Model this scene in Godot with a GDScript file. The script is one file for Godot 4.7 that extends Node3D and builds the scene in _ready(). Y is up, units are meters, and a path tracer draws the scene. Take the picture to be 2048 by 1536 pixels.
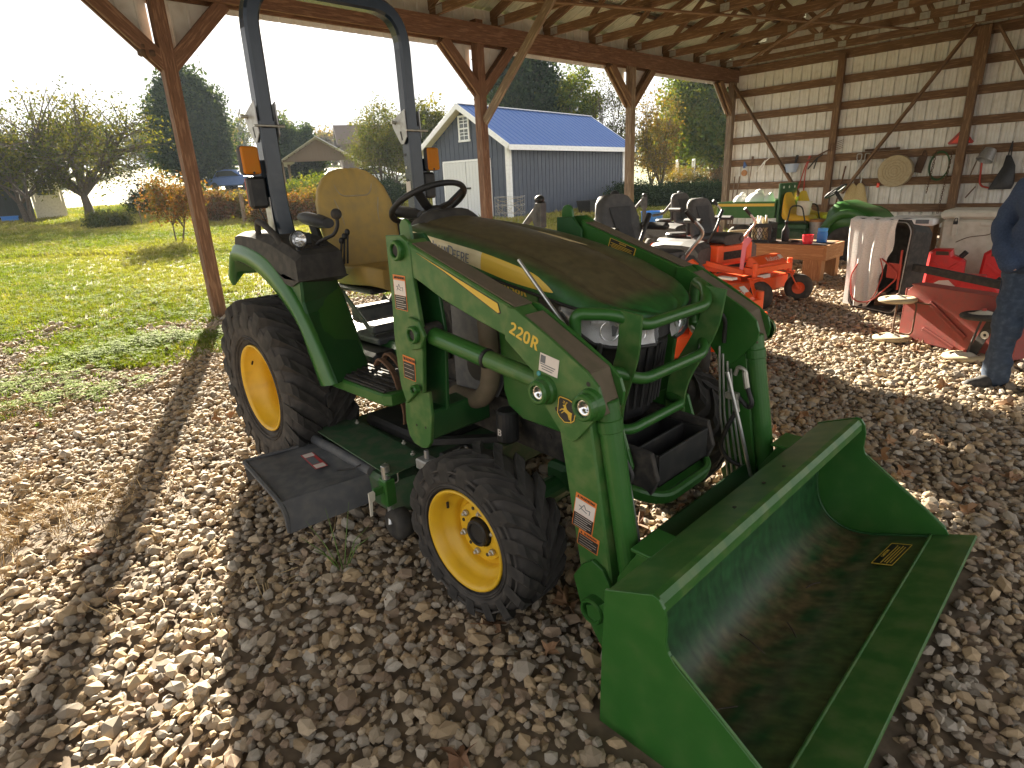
extends Node3D

var R := RandomNumberGenerator.new()
var M := {}
var T := {}
var taken := {}
var terrain_noise := FastNoiseLite.new()

const GROUND := -0.05
# the barn stands turned by about a degree against the tractor
var barn_frame := Transform3D(Basis(Vector3.UP, 0.0205 * -1.0), Vector3(0, 0, -4.936))

# ------------------------------------------------------------------ naming
func numbered(n: String) -> String:
	var k: int = taken.get(n, 0)
	taken[n] = k + 1
	return n if k == 0 else "%s_%03d" % [n, k]

func thing(n: String, label: String, category: String, at := Vector3.ZERO, turn := 0.0, group := "") -> Node3D:
	var o := Node3D.new()
	o.name = numbered(n)
	add_child(o, true)
	o.position = at
	o.rotation.y = turn
	tag(o, label, category, group)
	return o

func tag(o: Node, label: String, category: String, group := "") -> void:
	o.set_meta("label", label)
	o.set_meta("category", category)
	if group != "":
		o.set_meta("group", group)

func part(parent: Node, n: String, st: SurfaceTool, m: Material) -> MeshInstance3D:
	var o := MeshInstance3D.new()
	o.name = n
	st.generate_normals()
	o.mesh = st.commit()
	o.material_override = m
	parent.add_child(o, true)
	return o

func meshpart(parent: Node, n: String, mesh: Mesh, m: Material, xf := Transform3D()) -> MeshInstance3D:
	var o := MeshInstance3D.new()
	o.name = n
	o.mesh = mesh
	o.material_override = m
	o.transform = xf
	parent.add_child(o, true)
	return o

func solo(n: String, label: String, category: String, st: SurfaceTool, m: Material, group := "") -> MeshInstance3D:
	var o := part(self, numbered(n), st, m)
	tag(o, label, category, group)
	return o

func struct(n: String, st: SurfaceTool, m: Material) -> MeshInstance3D:
	var o := part(self, numbered(n), st, m)
	o.set_meta("kind", "structure")
	return o

func scatter(parent: Node, n: String, mesh: Mesh, m: Material, xfs: Array, cols: Array) -> MultiMeshInstance3D:
	var mm := MultiMesh.new()
	mm.transform_format = MultiMesh.TRANSFORM_3D
	mm.use_colors = cols.size() > 0
	mm.mesh = mesh
	mm.instance_count = xfs.size()
	for i in xfs.size():
		mm.set_instance_transform(i, xfs[i])
		if cols.size() > 0:
			mm.set_instance_color(i, cols[i])
	var o := MultiMeshInstance3D.new()
	o.name = n
	o.multimesh = mm
	o.material_override = m
	parent.add_child(o, true)
	return o

# ------------------------------------------------------------------ materials
func lin(r: float, g: float, b: float) -> Color:
	return Color(r, g, b).linear_to_srgb()

func mat(r: float, g: float, b: float, rough := 0.6, metal := 0.0) -> StandardMaterial3D:
	var m := StandardMaterial3D.new()
	m.albedo_color = lin(r, g, b)
	m.roughness = rough
	m.metallic = metal
	return m

func ramp(stops: Array) -> Gradient:
	var g := Gradient.new()
	var o := PackedFloat32Array()
	var c := PackedColorArray()
	for s in stops:
		o.append(s[0])
		c.append(lin(s[1], s[2], s[3]))
	g.offsets = o
	g.colors = c
	return g

func noise_tex(sd: int, freq: float, oct: int, grad: Gradient, size := 512, kind := FastNoiseLite.TYPE_SIMPLEX_SMOOTH) -> NoiseTexture2D:
	var n := FastNoiseLite.new()
	n.seed = sd
	n.noise_type = kind
	n.frequency = freq
	n.fractal_octaves = oct
	var t := NoiseTexture2D.new()
	t.width = size
	t.height = size
	t.seamless = true
	t.noise = n
	if grad:
		t.color_ramp = grad
	return t

func bump_tex(sd: int, freq: float, oct: int, strength: float, size := 512) -> NoiseTexture2D:
	var t := noise_tex(sd, freq, oct, null, size)
	t.as_normal_map = true
	t.bump_strength = strength
	return t

# paint or plastic with blotches of dust and wear, laid on by the object's own three planes
func worn(sd: int, a: Array, b: Array, c: Array, rough: float, scale := 1.2, metal := 0.0, freq := 0.012) -> StandardMaterial3D:
	var m := StandardMaterial3D.new()
	m.albedo_texture = noise_tex(sd, freq, 5, ramp([[0.0, a[0], a[1], a[2]], [0.30, a[0], a[1], a[2]], [0.62, b[0], b[1], b[2]], [1.0, c[0] * 0.6 + b[0] * 0.4, c[1] * 0.6 + b[1] * 0.4, c[2] * 0.6 + b[2] * 0.4]]))
	m.roughness = rough
	m.metallic = metal
	m.uv1_triplanar = true
	m.uv1_scale = Vector3.ONE * scale
	return m

func grainy(sd: int, dark: Array, mid: Array, light: Array, rough := 0.85) -> StandardMaterial3D:
	var m := StandardMaterial3D.new()
	m.albedo_texture = noise_tex(sd, 0.02, 5, ramp([[0.0, dark[0], dark[1], dark[2]], [0.35, mid[0], mid[1], mid[2]], [0.55, mid[0] * 0.85, mid[1] * 0.85, mid[2] * 0.85], [0.75, light[0], light[1], light[2]], [1.0, light[0], light[1], light[2]]]))
	m.roughness = rough
	m.normal_enabled = true
	m.normal_texture = T.bump_fine
	m.normal_scale = 0.5
	m.uv1_scale = Vector3(0.22, 2.6, 1)
	return m

func tinted(tex: Texture2D, rough: float, scale: float) -> StandardMaterial3D:
	var m := StandardMaterial3D.new()
	m.vertex_color_use_as_albedo = true
	m.albedo_texture = tex
	m.roughness = rough
	m.uv1_triplanar = true
	m.uv1_scale = Vector3.ONE * scale
	return m

# ------------------------------------------------------------------ shapes
func mb() -> SurfaceTool:
	var st := SurfaceTool.new()
	st.begin(Mesh.PRIMITIVE_TRIANGLES)
	st.set_smooth_group(-1)
	return st

func tri(st: SurfaceTool, a: Vector3, b: Vector3, c: Vector3) -> void:
	st.add_vertex(a)
	st.add_vertex(b)
	st.add_vertex(c)

func quad(st: SurfaceTool, a: Vector3, b: Vector3, c: Vector3, d: Vector3) -> void:
	tri(st, a, b, c)
	tri(st, a, c, d)

# box of the given size round the transform's origin, edges chamfered by e
func box(st: SurfaceTool, xf: Transform3D, size: Vector3, e := 0.004) -> void:
	st.set_smooth_group(-1)
	var h := size * 0.5
	e = minf(e, minf(h.x, minf(h.y, h.z)) * 0.9)
	var f := {}
	for ax in 3:
		for sg in [-1.0, 1.0]:
			var l := []
			for q in [[-1.0, -1.0], [1.0, -1.0], [1.0, 1.0], [-1.0, 1.0]]:
				var p := Vector3.ZERO
				p[ax] = h[ax] * sg
				p[(ax + 1) % 3] = (h[(ax + 1) % 3] - e) * q[0]
				p[(ax + 2) % 3] = (h[(ax + 2) % 3] - e) * q[1]
				l.append(xf * p)
			f[Vector2(ax, sg)] = l
			if sg > 0:
				quad(st, l[0], l[3], l[2], l[1])
			else:
				quad(st, l[0], l[1], l[2], l[3])
	if e <= 0.0005:
		return
	for ax in 3:
		var a1 := (ax + 1) % 3
		var a2 := (ax + 2) % 3
		for s1 in [-1.0, 1.0]:
			for s2 in [-1.0, 1.0]:
				# edge along axis ax between faces a1 and a2
				var p := [Vector3.ZERO, Vector3.ZERO, Vector3.ZERO, Vector3.ZERO]
				for k in 4:
					var s: float = -1.0 if k == 0 or k == 3 else 1.0
					var on1: bool = k < 2
					p[k][ax] = (h[ax] - e) * s
					p[k][a1] = (h[a1] if on1 else h[a1] - e) * s1
					p[k][a2] = (h[a2] - e if on1 else h[a2]) * s2
					p[k] = xf * p[k]
				if s1 * s2 > 0:
					quad(st, p[0], p[3], p[2], p[1])
				else:
					quad(st, p[0], p[1], p[2], p[3])
	for sx in [-1.0, 1.0]:
		for sy in [-1.0, 1.0]:
			for sz in [-1.0, 1.0]:
				var a := xf * Vector3(h.x * sx, (h.y - e) * sy, (h.z - e) * sz)
				var b := xf * Vector3((h.x - e) * sx, h.y * sy, (h.z - e) * sz)
				var c := xf * Vector3((h.x - e) * sx, (h.y - e) * sy, h.z * sz)
				if sx * sy * sz > 0:
					tri(st, a, c, b)
				else:
					tri(st, a, b, c)

func bx(st: SurfaceTool, at: Vector3, size: Vector3, e := 0.004) -> void:
	box(st, Transform3D(Basis(), at), size, e)

# frame whose z runs from a to b, y as near up as it can
func along(a: Vector3, b: Vector3, up := Vector3.UP) -> Transform3D:
	var z := (b - a).normalized()
	if absf(z.dot(up)) > 0.99:
		up = Vector3.RIGHT if absf(z.x) < 0.9 else Vector3.FORWARD
	var x := up.cross(z).normalized()
	return Transform3D(Basis(x, z.cross(x), z), (a + b) * 0.5)

func bar(st: SurfaceTool, a: Vector3, b: Vector3, w: float, h: float, e := 0.003, up := Vector3.UP) -> void:
	box(st, along(a, b, up), Vector3(w, h, a.distance_to(b)), e)

# sawn board with the grain along its length (needs UVs)
func board(st: SurfaceTool, a: Vector3, b: Vector3, w: float, h: float, up := Vector3.UP) -> void:
	var f := along(a, b, up)
	var l := a.distance_to(b) * 0.5
	var uo := R.randf() * 9.0
	var vo := R.randf() * 9.0
	st.set_smooth_group(-1)
	var c := []
	for s in [-1.0, 1.0]:
		for q in [[-1.0, -1.0], [1.0, -1.0], [1.0, 1.0], [-1.0, 1.0]]:
			c.append(f * Vector3(w * 0.5 * q[0], h * 0.5 * q[1], l * s))
	for k in 4:
		var n := (k + 1) % 4
		var wd: float = w if k % 2 == 0 else h
		var v0: float = vo + k * 0.37
		var idx := [c[k], c[n], c[n + 4], c[k + 4]]
		var uv := [Vector2(uo, v0), Vector2(uo, v0 + wd), Vector2(uo + 2 * l, v0 + wd), Vector2(uo + 2 * l, v0)]
		for t in [0, 1, 2, 0, 2, 3]:
			st.set_uv(uv[t])
			st.add_vertex(idx[t])
	for s in 2:
		var o: int = s * 4
		var ord := [0, 3, 2, 0, 2, 1] if s == 0 else [0, 1, 2, 0, 2, 3]
		for t in ord:
			st.set_uv(Vector2(uo + t * 0.02, vo + t * 0.01))
			st.add_vertex(c[o + t])

# smooth bend through the points, corners rounded with radius r
func fillet(pts: Array, r: float, n := 5) -> Array:
	var out := [pts[0]]
	for i in range(1, pts.size() - 1):
		var p: Vector3 = pts[i]
		var a: Vector3 = pts[i - 1]
		var b: Vector3 = pts[i + 1]
		var d := minf(r, minf(p.distance_to(a), p.distance_to(b)) * 0.48)
		var p0 := p + (a - p).normalized() * d
		var p1 := p + (b - p).normalized() * d
		for k in n + 1:
			var t := float(k) / n
			out.append(p0.lerp(p, t).lerp(p.lerp(p1, t), t))
	out.append(pts[pts.size() - 1])
	return out

# sweep a closed section (list of Vector2) along points; radii scale it
func sweep(st: SurfaceTool, pts: Array, sec: Array, smooth: bool, up0 := Vector3.UP, scales := []) -> void:
	var rings := []
	var n := pts.size()
	var last_x := Vector3.ZERO
	for i in n:
		var d: Vector3
		if i == 0:
			d = pts[1] - pts[0]
		elif i == n - 1:
			d = pts[n - 1] - pts[n - 2]
		else:
			d = (pts[i + 1] - pts[i]).normalized() + (pts[i] - pts[i - 1]).normalized()
		d = d.normalized()
		var x: Vector3
		if i == 0:
			var u := up0
			if absf(d.dot(u)) > 0.98:
				u = Vector3.RIGHT if absf(d.x) < 0.9 else Vector3.FORWARD
			x = u.cross(d).normalized()
		else:
			x = (last_x - d * last_x.dot(d)).normalized()
		last_x = x
		var y := d.cross(x)
		var s: float = scales[i] if scales.size() > 0 else 1.0
		var ring := []
		for q in sec:
			ring.append(pts[i] + (x * q.x + y * q.y) * s)
		rings.append(ring)
	loft(st, rings, true, smooth)

func loft(st: SurfaceTool, rings: Array, caps: bool, smooth: bool, closed := true) -> void:
	st.set_smooth_group(1 if smooth else -1)
	var m: int = rings[0].size()
	for i in rings.size() - 1:
		for k in (m if closed else m - 1):
			var n := (k + 1) % m
			quad(st, rings[i][k], rings[i + 1][k], rings[i + 1][n], rings[i][n])
	st.set_smooth_group(-1)
	if caps:
		for e in [0, rings.size() - 1]:
			var r: Array = rings[e]
			var c := Vector3.ZERO
			for p in r:
				c += p
			c /= m
			for k in m:
				var n := (k + 1) % m
				if e == 0:
					tri(st, c, r[k], r[n])
				else:
					tri(st, c, r[n], r[k])

func circle(r: float, n: int) -> Array:
	var out := []
	for k in n:
		out.append(Vector2(cos(TAU * k / n), sin(TAU * k / n)) * r)
	return out

func rect(w: float, h: float, r := 0.006) -> Array:
	var out := []
	for q in [[1, 1], [-1, 1], [-1, -1], [1, -1]]:
		var cx: float = q[0] * (w * 0.5 - r)
		var cy: float = q[1] * (h * 0.5 - r)
		var a := Vector2(cx + q[0] * r, cy)
		var b := Vector2(cx, cy + q[1] * r)
		if q[0] * q[1] > 0:
			out.append(a)
			out.append(b)
		else:
			out.append(b)
			out.append(a)
	return out

func tube(st: SurfaceTool, pts: Array, r: float, n := 12, scales := []) -> void:
	sweep(st, pts, circle(r, n), true, Vector3.UP, scales)

func cyl(st: SurfaceTool, a: Vector3, b: Vector3, r: float, n := 18, e := 0.003) -> void:
	e = minf(e, minf(r * 0.4, a.distance_to(b) * 0.3))
	var d := (b - a).normalized()
	var f := along(a, b)
	var rings := []
	for q in [[a, r - e], [a + d * e, r], [b - d * e, r], [b, r - e]]:
		var ring := []
		for k in n:
			ring.append(q[0] + (f.basis.x * cos(TAU * k / n) + f.basis.y * sin(TAU * k / n)) * q[1])
		rings.append(ring)
	loft(st, rings, true, false)

# turn the profile of (radius, height) pairs round the frame's y axis; smooth within runs
func lathe(st: SurfaceTool, xf: Transform3D, prof: Array, n := 32, smooth := false, a0 := 0.0, a1 := TAU) -> void:
	var rings := []
	for p in prof:
		var ring := []
		var full := absf(a1 - a0 - TAU) < 0.001
		for k in (n if full else n + 1):
			var t := a0 + (a1 - a0) * k / n
			ring.append(xf * Vector3(cos(t) * p[0], p[1], sin(t) * p[0]))
		rings.append(ring)
	st.set_smooth_group(2 if smooth else -1)
	var full2 := absf(a1 - a0 - TAU) < 0.001
	var m: int = rings[0].size()
	for i in rings.size() - 1:
		for k in (m if full2 else m - 1):
			var nn := (k + 1) % m
			quad(st, rings[i][k], rings[i][nn], rings[i + 1][nn], rings[i + 1][k])
	st.set_smooth_group(-1)

func ball(st: SurfaceTool, c: Vector3, r: Vector3, n := 12) -> void:
	st.set_smooth_group(3)
	var g := func(i: int, j: int) -> Vector3:
		var th := PI * i / (n / 2)
		var ph := TAU * j / n
		return c + Vector3(sin(th) * cos(ph) * r.x, cos(th) * r.y, sin(th) * sin(ph) * r.z)
	for i in n / 2:
		for j in n:
			var a: Vector3 = g.call(i, j)
			var b: Vector3 = g.call(i, j + 1)
			var cc: Vector3 = g.call(i + 1, j + 1)
			var d: Vector3 = g.call(i + 1, j)
			if i > 0:
				tri(st, a, b, cc)
			if i < n / 2 - 1:
				tri(st, a, cc, d)
	st.set_smooth_group(-1)

# plate: outline (Vector2 list) in the frame's xy plane, from z = 0 to z = depth, both rims chamfered by e
func plate(st: SurfaceTool, xf: Transform3D, outline: Array, depth: float, e := 0.003) -> void:
	var pts := PackedVector2Array(outline)
	if Geometry2D.is_polygon_clockwise(pts):
		pts.reverse()
	var n := pts.size()
	var ins := PackedVector2Array()
	for i in n:
		var a := (pts[i] - pts[(i + n - 1) % n]).normalized()
		var b := (pts[(i + 1) % n] - pts[i]).normalized()
		var na := Vector2(-a.y, a.x)
		var nb := Vector2(-b.y, b.x)
		var m := na + nb
		var l := m.length_squared()
		ins.append(pts[i] + (m * (2.0 * e / l) if l > 0.2 else na * e))
	st.set_smooth_group(-1)
	var ids := Geometry2D.triangulate_polygon(ins)
	var lo := depth
	var hi := 0.0
	for k in range(0, ids.size(), 3):
		var a2 := ins[ids[k]]
		var b2 := ins[ids[k + 1]]
		var c2 := ins[ids[k + 2]]
		if (b2 - a2).cross(c2 - a2) < 0:
			var t := b2
			b2 = c2
			c2 = t
		tri(st, xf * Vector3(a2.x, a2.y, lo), xf * Vector3(c2.x, c2.y, lo), xf * Vector3(b2.x, b2.y, lo))
		tri(st, xf * Vector3(a2.x, a2.y, hi), xf * Vector3(b2.x, b2.y, hi), xf * Vector3(c2.x, c2.y, hi))
	var z := [[ins, 0.0], [pts, e], [pts, depth - e], [ins, depth]]
	for s in 3:
		for i in n:
			var j := (i + 1) % n
			var p0: PackedVector2Array = z[s][0]
			var p1: PackedVector2Array = z[s + 1][0]
			quad(st, xf * Vector3(p0[i].x, p0[i].y, z[s][1]), xf * Vector3(p1[i].x, p1[i].y, z[s + 1][1]), xf * Vector3(p1[j].x, p1[j].y, z[s + 1][1]), xf * Vector3(p0[j].x, p0[j].y, z[s][1]))

# frame for plates that stand in a plane of constant x: outline (z, y), thickness from x towards +x
func side(x: float) -> Transform3D:
	return Transform3D(Basis(Vector3(0, 0, 1), Vector3(0, 1, 0), Vector3(1, 0, 0)), Vector3(x, 0, 0))

# raised or printed lettering: the text's own mesh set into a frame
func lettering(parent: Node, n: String, text: String, h: float, xf: Transform3D, m: Material, bold := true, depth := 0.0012, squeeze := 1.0) -> MeshInstance3D:
	var t := TextMesh.new()
	var f := SystemFont.new()
	f.font_names = PackedStringArray(["Droid Sans"])
	f.font_weight = 700 if bold else 400
	t.font = f
	t.font_size = 32
	t.text = text
	t.depth = depth
	t.pixel_size = h / 23.0
	t.curve_step = 2.0
	var o := MeshInstance3D.new()
	o.name = n
	o.mesh = t
	o.material_override = m
	o.transform = xf * Transform3D(Basis.from_scale(Vector3(squeeze, 1, 1)), Vector3.ZERO)
	parent.add_child(o, true)
	return o

# ------------------------------------------------------------------ the lie of the land
func land(x: float, z: float) -> float:
	var s := maxf(0.0, -5.2 - z)
	var y := 0.03 * s * (1.0 + 0.06 * minf(maxf(0.0, x - 5.0), 18.0)) + 0.008 * maxf(0.0, s - 35.0)
	y = minf(y, 7.0 + (y - 7.0) * 0.1) if y > 7.0 else y
	var inside := clampf((z + 4.5) / 3.0, 0.0, 1.0)
	return y + GROUND * inside + terrain_noise.get_noise_2d(x * 2.0, z * 2.0) * 0.02

func _ready() -> void:
	R.seed = 20381
	terrain_noise.seed = 5
	terrain_noise.frequency = 0.15
	terrain_noise.fractal_octaves = 3
	# camera
	var cam := Camera3D.new()
	cam.name = "camera"
	cam.fov = 66.0
	cam.near = 0.05
	cam.far = 900.0
	cam.position = Vector3(-1.881, 1.498, 3.306)
	cam.rotation = Vector3(-0.3257, -0.7589, -0.0472)
	add_child(cam)
	# sky and air
	var sky_mat := ProceduralSkyMaterial.new()
	sky_mat.sky_top_color = Color(0.74, 0.75, 0.77)
	sky_mat.sky_horizon_color = Color(0.97, 0.955, 0.93)
	sky_mat.sky_curve = 0.22
	sky_mat.sky_energy_multiplier = 0.54
	sky_mat.ground_bottom_color = Color(0.36, 0.31, 0.24)
	sky_mat.ground_horizon_color = Color(0.75, 0.76, 0.72)
	sky_mat.sun_angle_max = 40.0
	sky_mat.sun_curve = 0.12
	var sky := Sky.new()
	sky.sky_material = sky_mat
	var env := Environment.new()
	env.background_mode = Environment.BG_SKY
	env.sky = sky
	env.tonemap_mode = Environment.TONE_MAPPER_LINEAR
	env.tonemap_exposure = 7.6
	env.sdfgi_enabled = true
	env.ssao_enabled = true
	env.ssil_enabled = true
	env.fog_enabled = true
	env.fog_density = 0.0005
	env.fog_light_color = Color(0.86, 0.91, 0.97)
	var we := WorldEnvironment.new()
	we.name = "world"
	we.environment = env
	add_child(we)
	# the low autumn sun, ahead of the camera and a little to its left
	var sun := DirectionalLight3D.new()
	sun.name = "sun"
	sun.light_energy = 1.6
	sun.light_color = Color(1.0, 0.955, 0.87)
	sun.light_angular_distance = 0.5
	sun.shadow_enabled = true
	var to_sun := Vector3(0.400, 0.420, -0.917).normalized()
	sun.look_at_from_position(to_sun * 50.0, Vector3.ZERO, Vector3.UP)
	add_child(sun)

	make_materials()
	ground()
	barn()
	gravel()
	lawn()
	shed()
	far_buildings()
	trees()
	shrubs()
	tractor()
	mowers()
	workbench()
	utility_vehicle()
	right_side()
	wall_tools()
	bystander()
	outside_bits()
	litter()

func make_materials() -> void:
	T.bump_fine = bump_tex(71, 0.05, 4, 6.0)
	T.bump_soft = bump_tex(72, 0.015, 4, 5.0)
	T.mottle = noise_tex(73, 0.02, 5, ramp([[0.0, 0.45, 0.45, 0.45], [0.45, 0.75, 0.75, 0.75], [0.7, 1, 1, 1], [1.0, 1, 1, 1]]))
	T.speck = noise_tex(74, 0.11, 4, ramp([[0.0, 0.4, 0.4, 0.4], [0.4, 0.8, 0.8, 0.8], [0.65, 1, 1, 1], [1.0, 1, 1, 1]]))
	M.green = worn(1, [0.026, 0.112, 0.018], [0.032, 0.120, 0.021], [0.065, 0.135, 0.034], 0.34)
	M.green_dusty = worn(2, [0.034, 0.122, 0.022], [0.072, 0.150, 0.036], [0.140, 0.180, 0.066], 0.46, 1.6)
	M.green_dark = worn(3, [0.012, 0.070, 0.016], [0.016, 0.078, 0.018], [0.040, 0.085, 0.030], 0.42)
	M.green_deck = worn(4, [0.034, 0.092, 0.040], [0.066, 0.100, 0.054], [0.110, 0.112, 0.074], 0.55, 1.8)
	M.yellow = worn(5, [0.66, 0.40, 0.018], [0.64, 0.38, 0.018], [0.42, 0.27, 0.040], 0.42, 1.5)
	M.yellow_decal = mat(0.66, 0.43, 0.05, 0.4)
	M.tyre = worn(6, [0.020, 0.018, 0.016], [0.030, 0.027, 0.024], [0.070, 0.060, 0.048], 0.88, 2.2)
	M.tyre_side = worn(7, [0.034, 0.030, 0.027], [0.055, 0.048, 0.042], [0.095, 0.082, 0.068], 0.9, 2.0)
	M.black = worn(8, [0.012, 0.012, 0.012], [0.018, 0.017, 0.016], [0.050, 0.043, 0.035], 0.55, 1.8)
	M.black_dusty = worn(9, [0.030, 0.027, 0.024], [0.048, 0.043, 0.036], [0.085, 0.072, 0.056], 0.8, 2.0)
	M.black_gloss = mat(0.012, 0.012, 0.013, 0.25)
	M.black_steel = worn(10, [0.010, 0.019, 0.030], [0.012, 0.021, 0.033], [0.024, 0.032, 0.042], 0.2)
	M.chute = worn(11, [0.066, 0.068, 0.074], [0.090, 0.090, 0.090], [0.140, 0.130, 0.118], 0.7, 1.8)
	M.steel = worn(12, [0.55, 0.55, 0.54], [0.50, 0.50, 0.48], [0.34, 0.31, 0.27], 0.32, 2.0, 0.85)
	M.zinc = worn(13, [0.52, 0.50, 0.44], [0.46, 0.44, 0.38], [0.30, 0.27, 0.22], 0.42, 2.5, 0.7)
	M.dust = worn(50, [0.135, 0.104, 0.066], [0.115, 0.090, 0.055], [0.080, 0.085, 0.042], 0.85, 2.5)
	M.shield = worn(51, [0.115, 0.115, 0.120], [0.150, 0.148, 0.145], [0.200, 0.190, 0.175], 0.6, 2.0)
	M.rust = worn(14, [0.10, 0.055, 0.032], [0.13, 0.065, 0.035], [0.20, 0.12, 0.07], 0.85, 3.0)
	M.grime = worn(15, [0.020, 0.018, 0.016], [0.040, 0.034, 0.028], [0.095, 0.078, 0.058], 0.85, 2.5)
	M.seat = worn(16, [0.44, 0.29, 0.075], [0.39, 0.265, 0.080], [0.30, 0.22, 0.095], 0.6, 2.0)
	M.orange = worn(17, [0.80, 0.090, 0.012], [0.78, 0.095, 0.014], [0.60, 0.110, 0.030], 0.42, 2.0)
	M.pink = mat(0.80, 0.20, 0.26, 0.5)
	M.grey_vinyl = worn(18, [0.060, 0.058, 0.058], [0.075, 0.072, 0.070], [0.110, 0.104, 0.095], 0.6, 2.5)
	M.dark_vinyl = worn(19, [0.026, 0.026, 0.028], [0.034, 0.033, 0.033], [0.065, 0.060, 0.054], 0.55, 2.5)
	M.white_metal = worn(20, [0.78, 0.79, 0.80], [0.74, 0.75, 0.76], [0.62, 0.62, 0.60], 0.5)
	M.white = mat(0.80, 0.79, 0.76, 0.55)
	M.cream = worn(21, [0.62, 0.58, 0.48], [0.57, 0.53, 0.43], [0.42, 0.37, 0.28], 0.6, 1.3)
	M.red = worn(22, [0.58, 0.020, 0.020], [0.52, 0.020, 0.020], [0.42, 0.045, 0.035], 0.4, 2.0)
	M.wagon_red = worn(23, [0.30, 0.055, 0.042], [0.27, 0.058, 0.044], [0.20, 0.075, 0.055], 0.6, 2.5)
	M.blue = mat(0.03, 0.20, 0.62, 0.35)
	M.cup_red = mat(0.68, 0.020, 0.035, 0.35)
	M.print_black = mat(0.02, 0.018, 0.016, 0.5)
	M.print_orange = mat(0.72, 0.20, 0.04, 0.5)
	M.print_white = mat(0.70, 0.62, 0.56, 0.5)
	M.print_red = mat(0.45, 0.05, 0.05, 0.5)
	M.print_grey = mat(0.14, 0.15, 0.16, 0.5)
	M.silver_print = worn(24, [0.66, 0.56, 0.34], [0.62, 0.52, 0.30], [0.52, 0.43, 0.24], 0.42, 2.0)
	M.blue_print = mat(0.10, 0.12, 0.17, 0.5)
	# sawn timber
	M.wood = grainy(30, [0.075, 0.038, 0.020], [0.165, 0.094, 0.050], [0.265, 0.165, 0.095])
	M.wood_red = grainy(31, [0.070, 0.034, 0.020], [0.155, 0.080, 0.048], [0.230, 0.130, 0.082])
	M.wood_grey = grainy(32, [0.090, 0.062, 0.042], [0.190, 0.135, 0.092], [0.290, 0.220, 0.150])
	M.wood_orange = grainy(33, [0.220, 0.095, 0.036], [0.420, 0.205, 0.085], [0.520, 0.280, 0.130])
	M.wood_dark = grainy(34, [0.040, 0.022, 0.014], [0.085, 0.050, 0.031], [0.150, 0.095, 0.062])
	# sheet metal
	M.siding = worn(35, [0.70, 0.69, 0.66], [0.65, 0.635, 0.60], [0.50, 0.465, 0.41], 0.5, 0.7)
	M.roof_under = worn(36, [0.56, 0.58, 0.48], [0.50, 0.53, 0.44], [0.36, 0.36, 0.28], 0.42, 0.7, 0.25)
	M.shed_blue = worn(37, [0.058, 0.072, 0.105], [0.064, 0.078, 0.112], [0.080, 0.092, 0.120], 0.45, 0.4)
	M.shed_roof = worn(38, [0.060, 0.125, 0.330], [0.066, 0.132, 0.340], [0.085, 0.150, 0.340], 0.5, 0.4)
	M.shed_dark = mat(0.015, 0.022, 0.022, 0.6)
	M.door_white = worn(39, [0.70, 0.71, 0.72], [0.60, 0.61, 0.62], [0.34, 0.34, 0.34], 0.7, 2.4, 0.0, 0.03)
	# glass
	var pane := StandardMaterial3D.new()
	pane.albedo_color = Color(0.55, 0.6, 0.62, 0.25)
	pane.transparency = BaseMaterial3D.TRANSPARENCY_ALPHA
	pane.roughness = 0.05
	M.pane = pane
	var lens := StandardMaterial3D.new()
	lens.albedo_color = Color(0.9, 0.92, 0.95, 0.12)
	lens.transparency = BaseMaterial3D.TRANSPARENCY_ALPHA
	lens.roughness = 0.06
	M.lens = lens
	M.chrome = mat(0.75, 0.75, 0.76, 0.12, 1.0)
	var amber := mat(0.78, 0.33, 0.020, 0.25)
	amber.backlight_enabled = true
	amber.backlight = Color(1.0, 0.62, 0.12)
	amber.normal_enabled = true
	amber.normal_texture = T.bump_fine
	amber.uv1_triplanar = true
	amber.uv1_scale = Vector3(6, 6, 6)
	M.amber = amber
	# vertex tinted
	M.tint = tinted(T.speck, 0.85, 2.0)
	M.tint_soft = tinted(T.mottle, 0.9, 1.0)
	M.stone = tinted(T.speck, 0.9, 9.0)
	M.hood = tinted(T.mottle, 0.48, 1.6)
	var leaf := StandardMaterial3D.new()
	leaf.vertex_color_use_as_albedo = true
	leaf.roughness = 0.8
	leaf.metallic_specular = 0.2
	leaf.backlight_enabled = true
	leaf.backlight = Color(0.85, 0.82, 0.26)
	M.leaf = leaf
	var grass := leaf.duplicate()
	grass.backlight = Color(0.66, 0.74, 0.16)
	M.grass = grass
	var dry := StandardMaterial3D.new()
	dry.vertex_color_use_as_albedo = true
	dry.roughness = 0.8
	dry.backlight_enabled = true
	dry.backlight = Color(0.16, 0.08, 0.03)
	M.dry_leaf = dry
	M.bark = worn(40, [0.060, 0.046, 0.036], [0.095, 0.075, 0.060], [0.150, 0.125, 0.105], 0.95, 2.0)
	M.denim = worn(41, [0.036, 0.054, 0.088], [0.056, 0.080, 0.122], [0.120, 0.150, 0.195], 0.9, 3.0)
	M.fleece = worn(42, [0.036, 0.056, 0.105], [0.048, 0.072, 0.130], [0.075, 0.105, 0.165], 0.95, 9.0)
	M.skin = mat(0.42, 0.25, 0.18, 0.55)
	M.hair = mat(0.06, 0.04, 0.03, 0.7)
	M.shoe = worn(43, [0.030, 0.028, 0.028], [0.055, 0.050, 0.046], [0.120, 0.105, 0.085], 0.85, 5.0)
	M.sole = mat(0.20, 0.16, 0.11, 0.9)
	M.cloth = worn(44, [0.78, 0.76, 0.74], [0.72, 0.69, 0.66], [0.36, 0.34, 0.32], 0.7, 3.5, 0.0, 0.03)
	M.cloth.backlight_enabled = true
	M.cloth.backlight = Color(0.5, 0.5, 0.5)
	M.hide = worn(45, [0.34, 0.27, 0.16], [0.40, 0.33, 0.21], [0.25, 0.19, 0.11], 0.8, 2.0)
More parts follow.
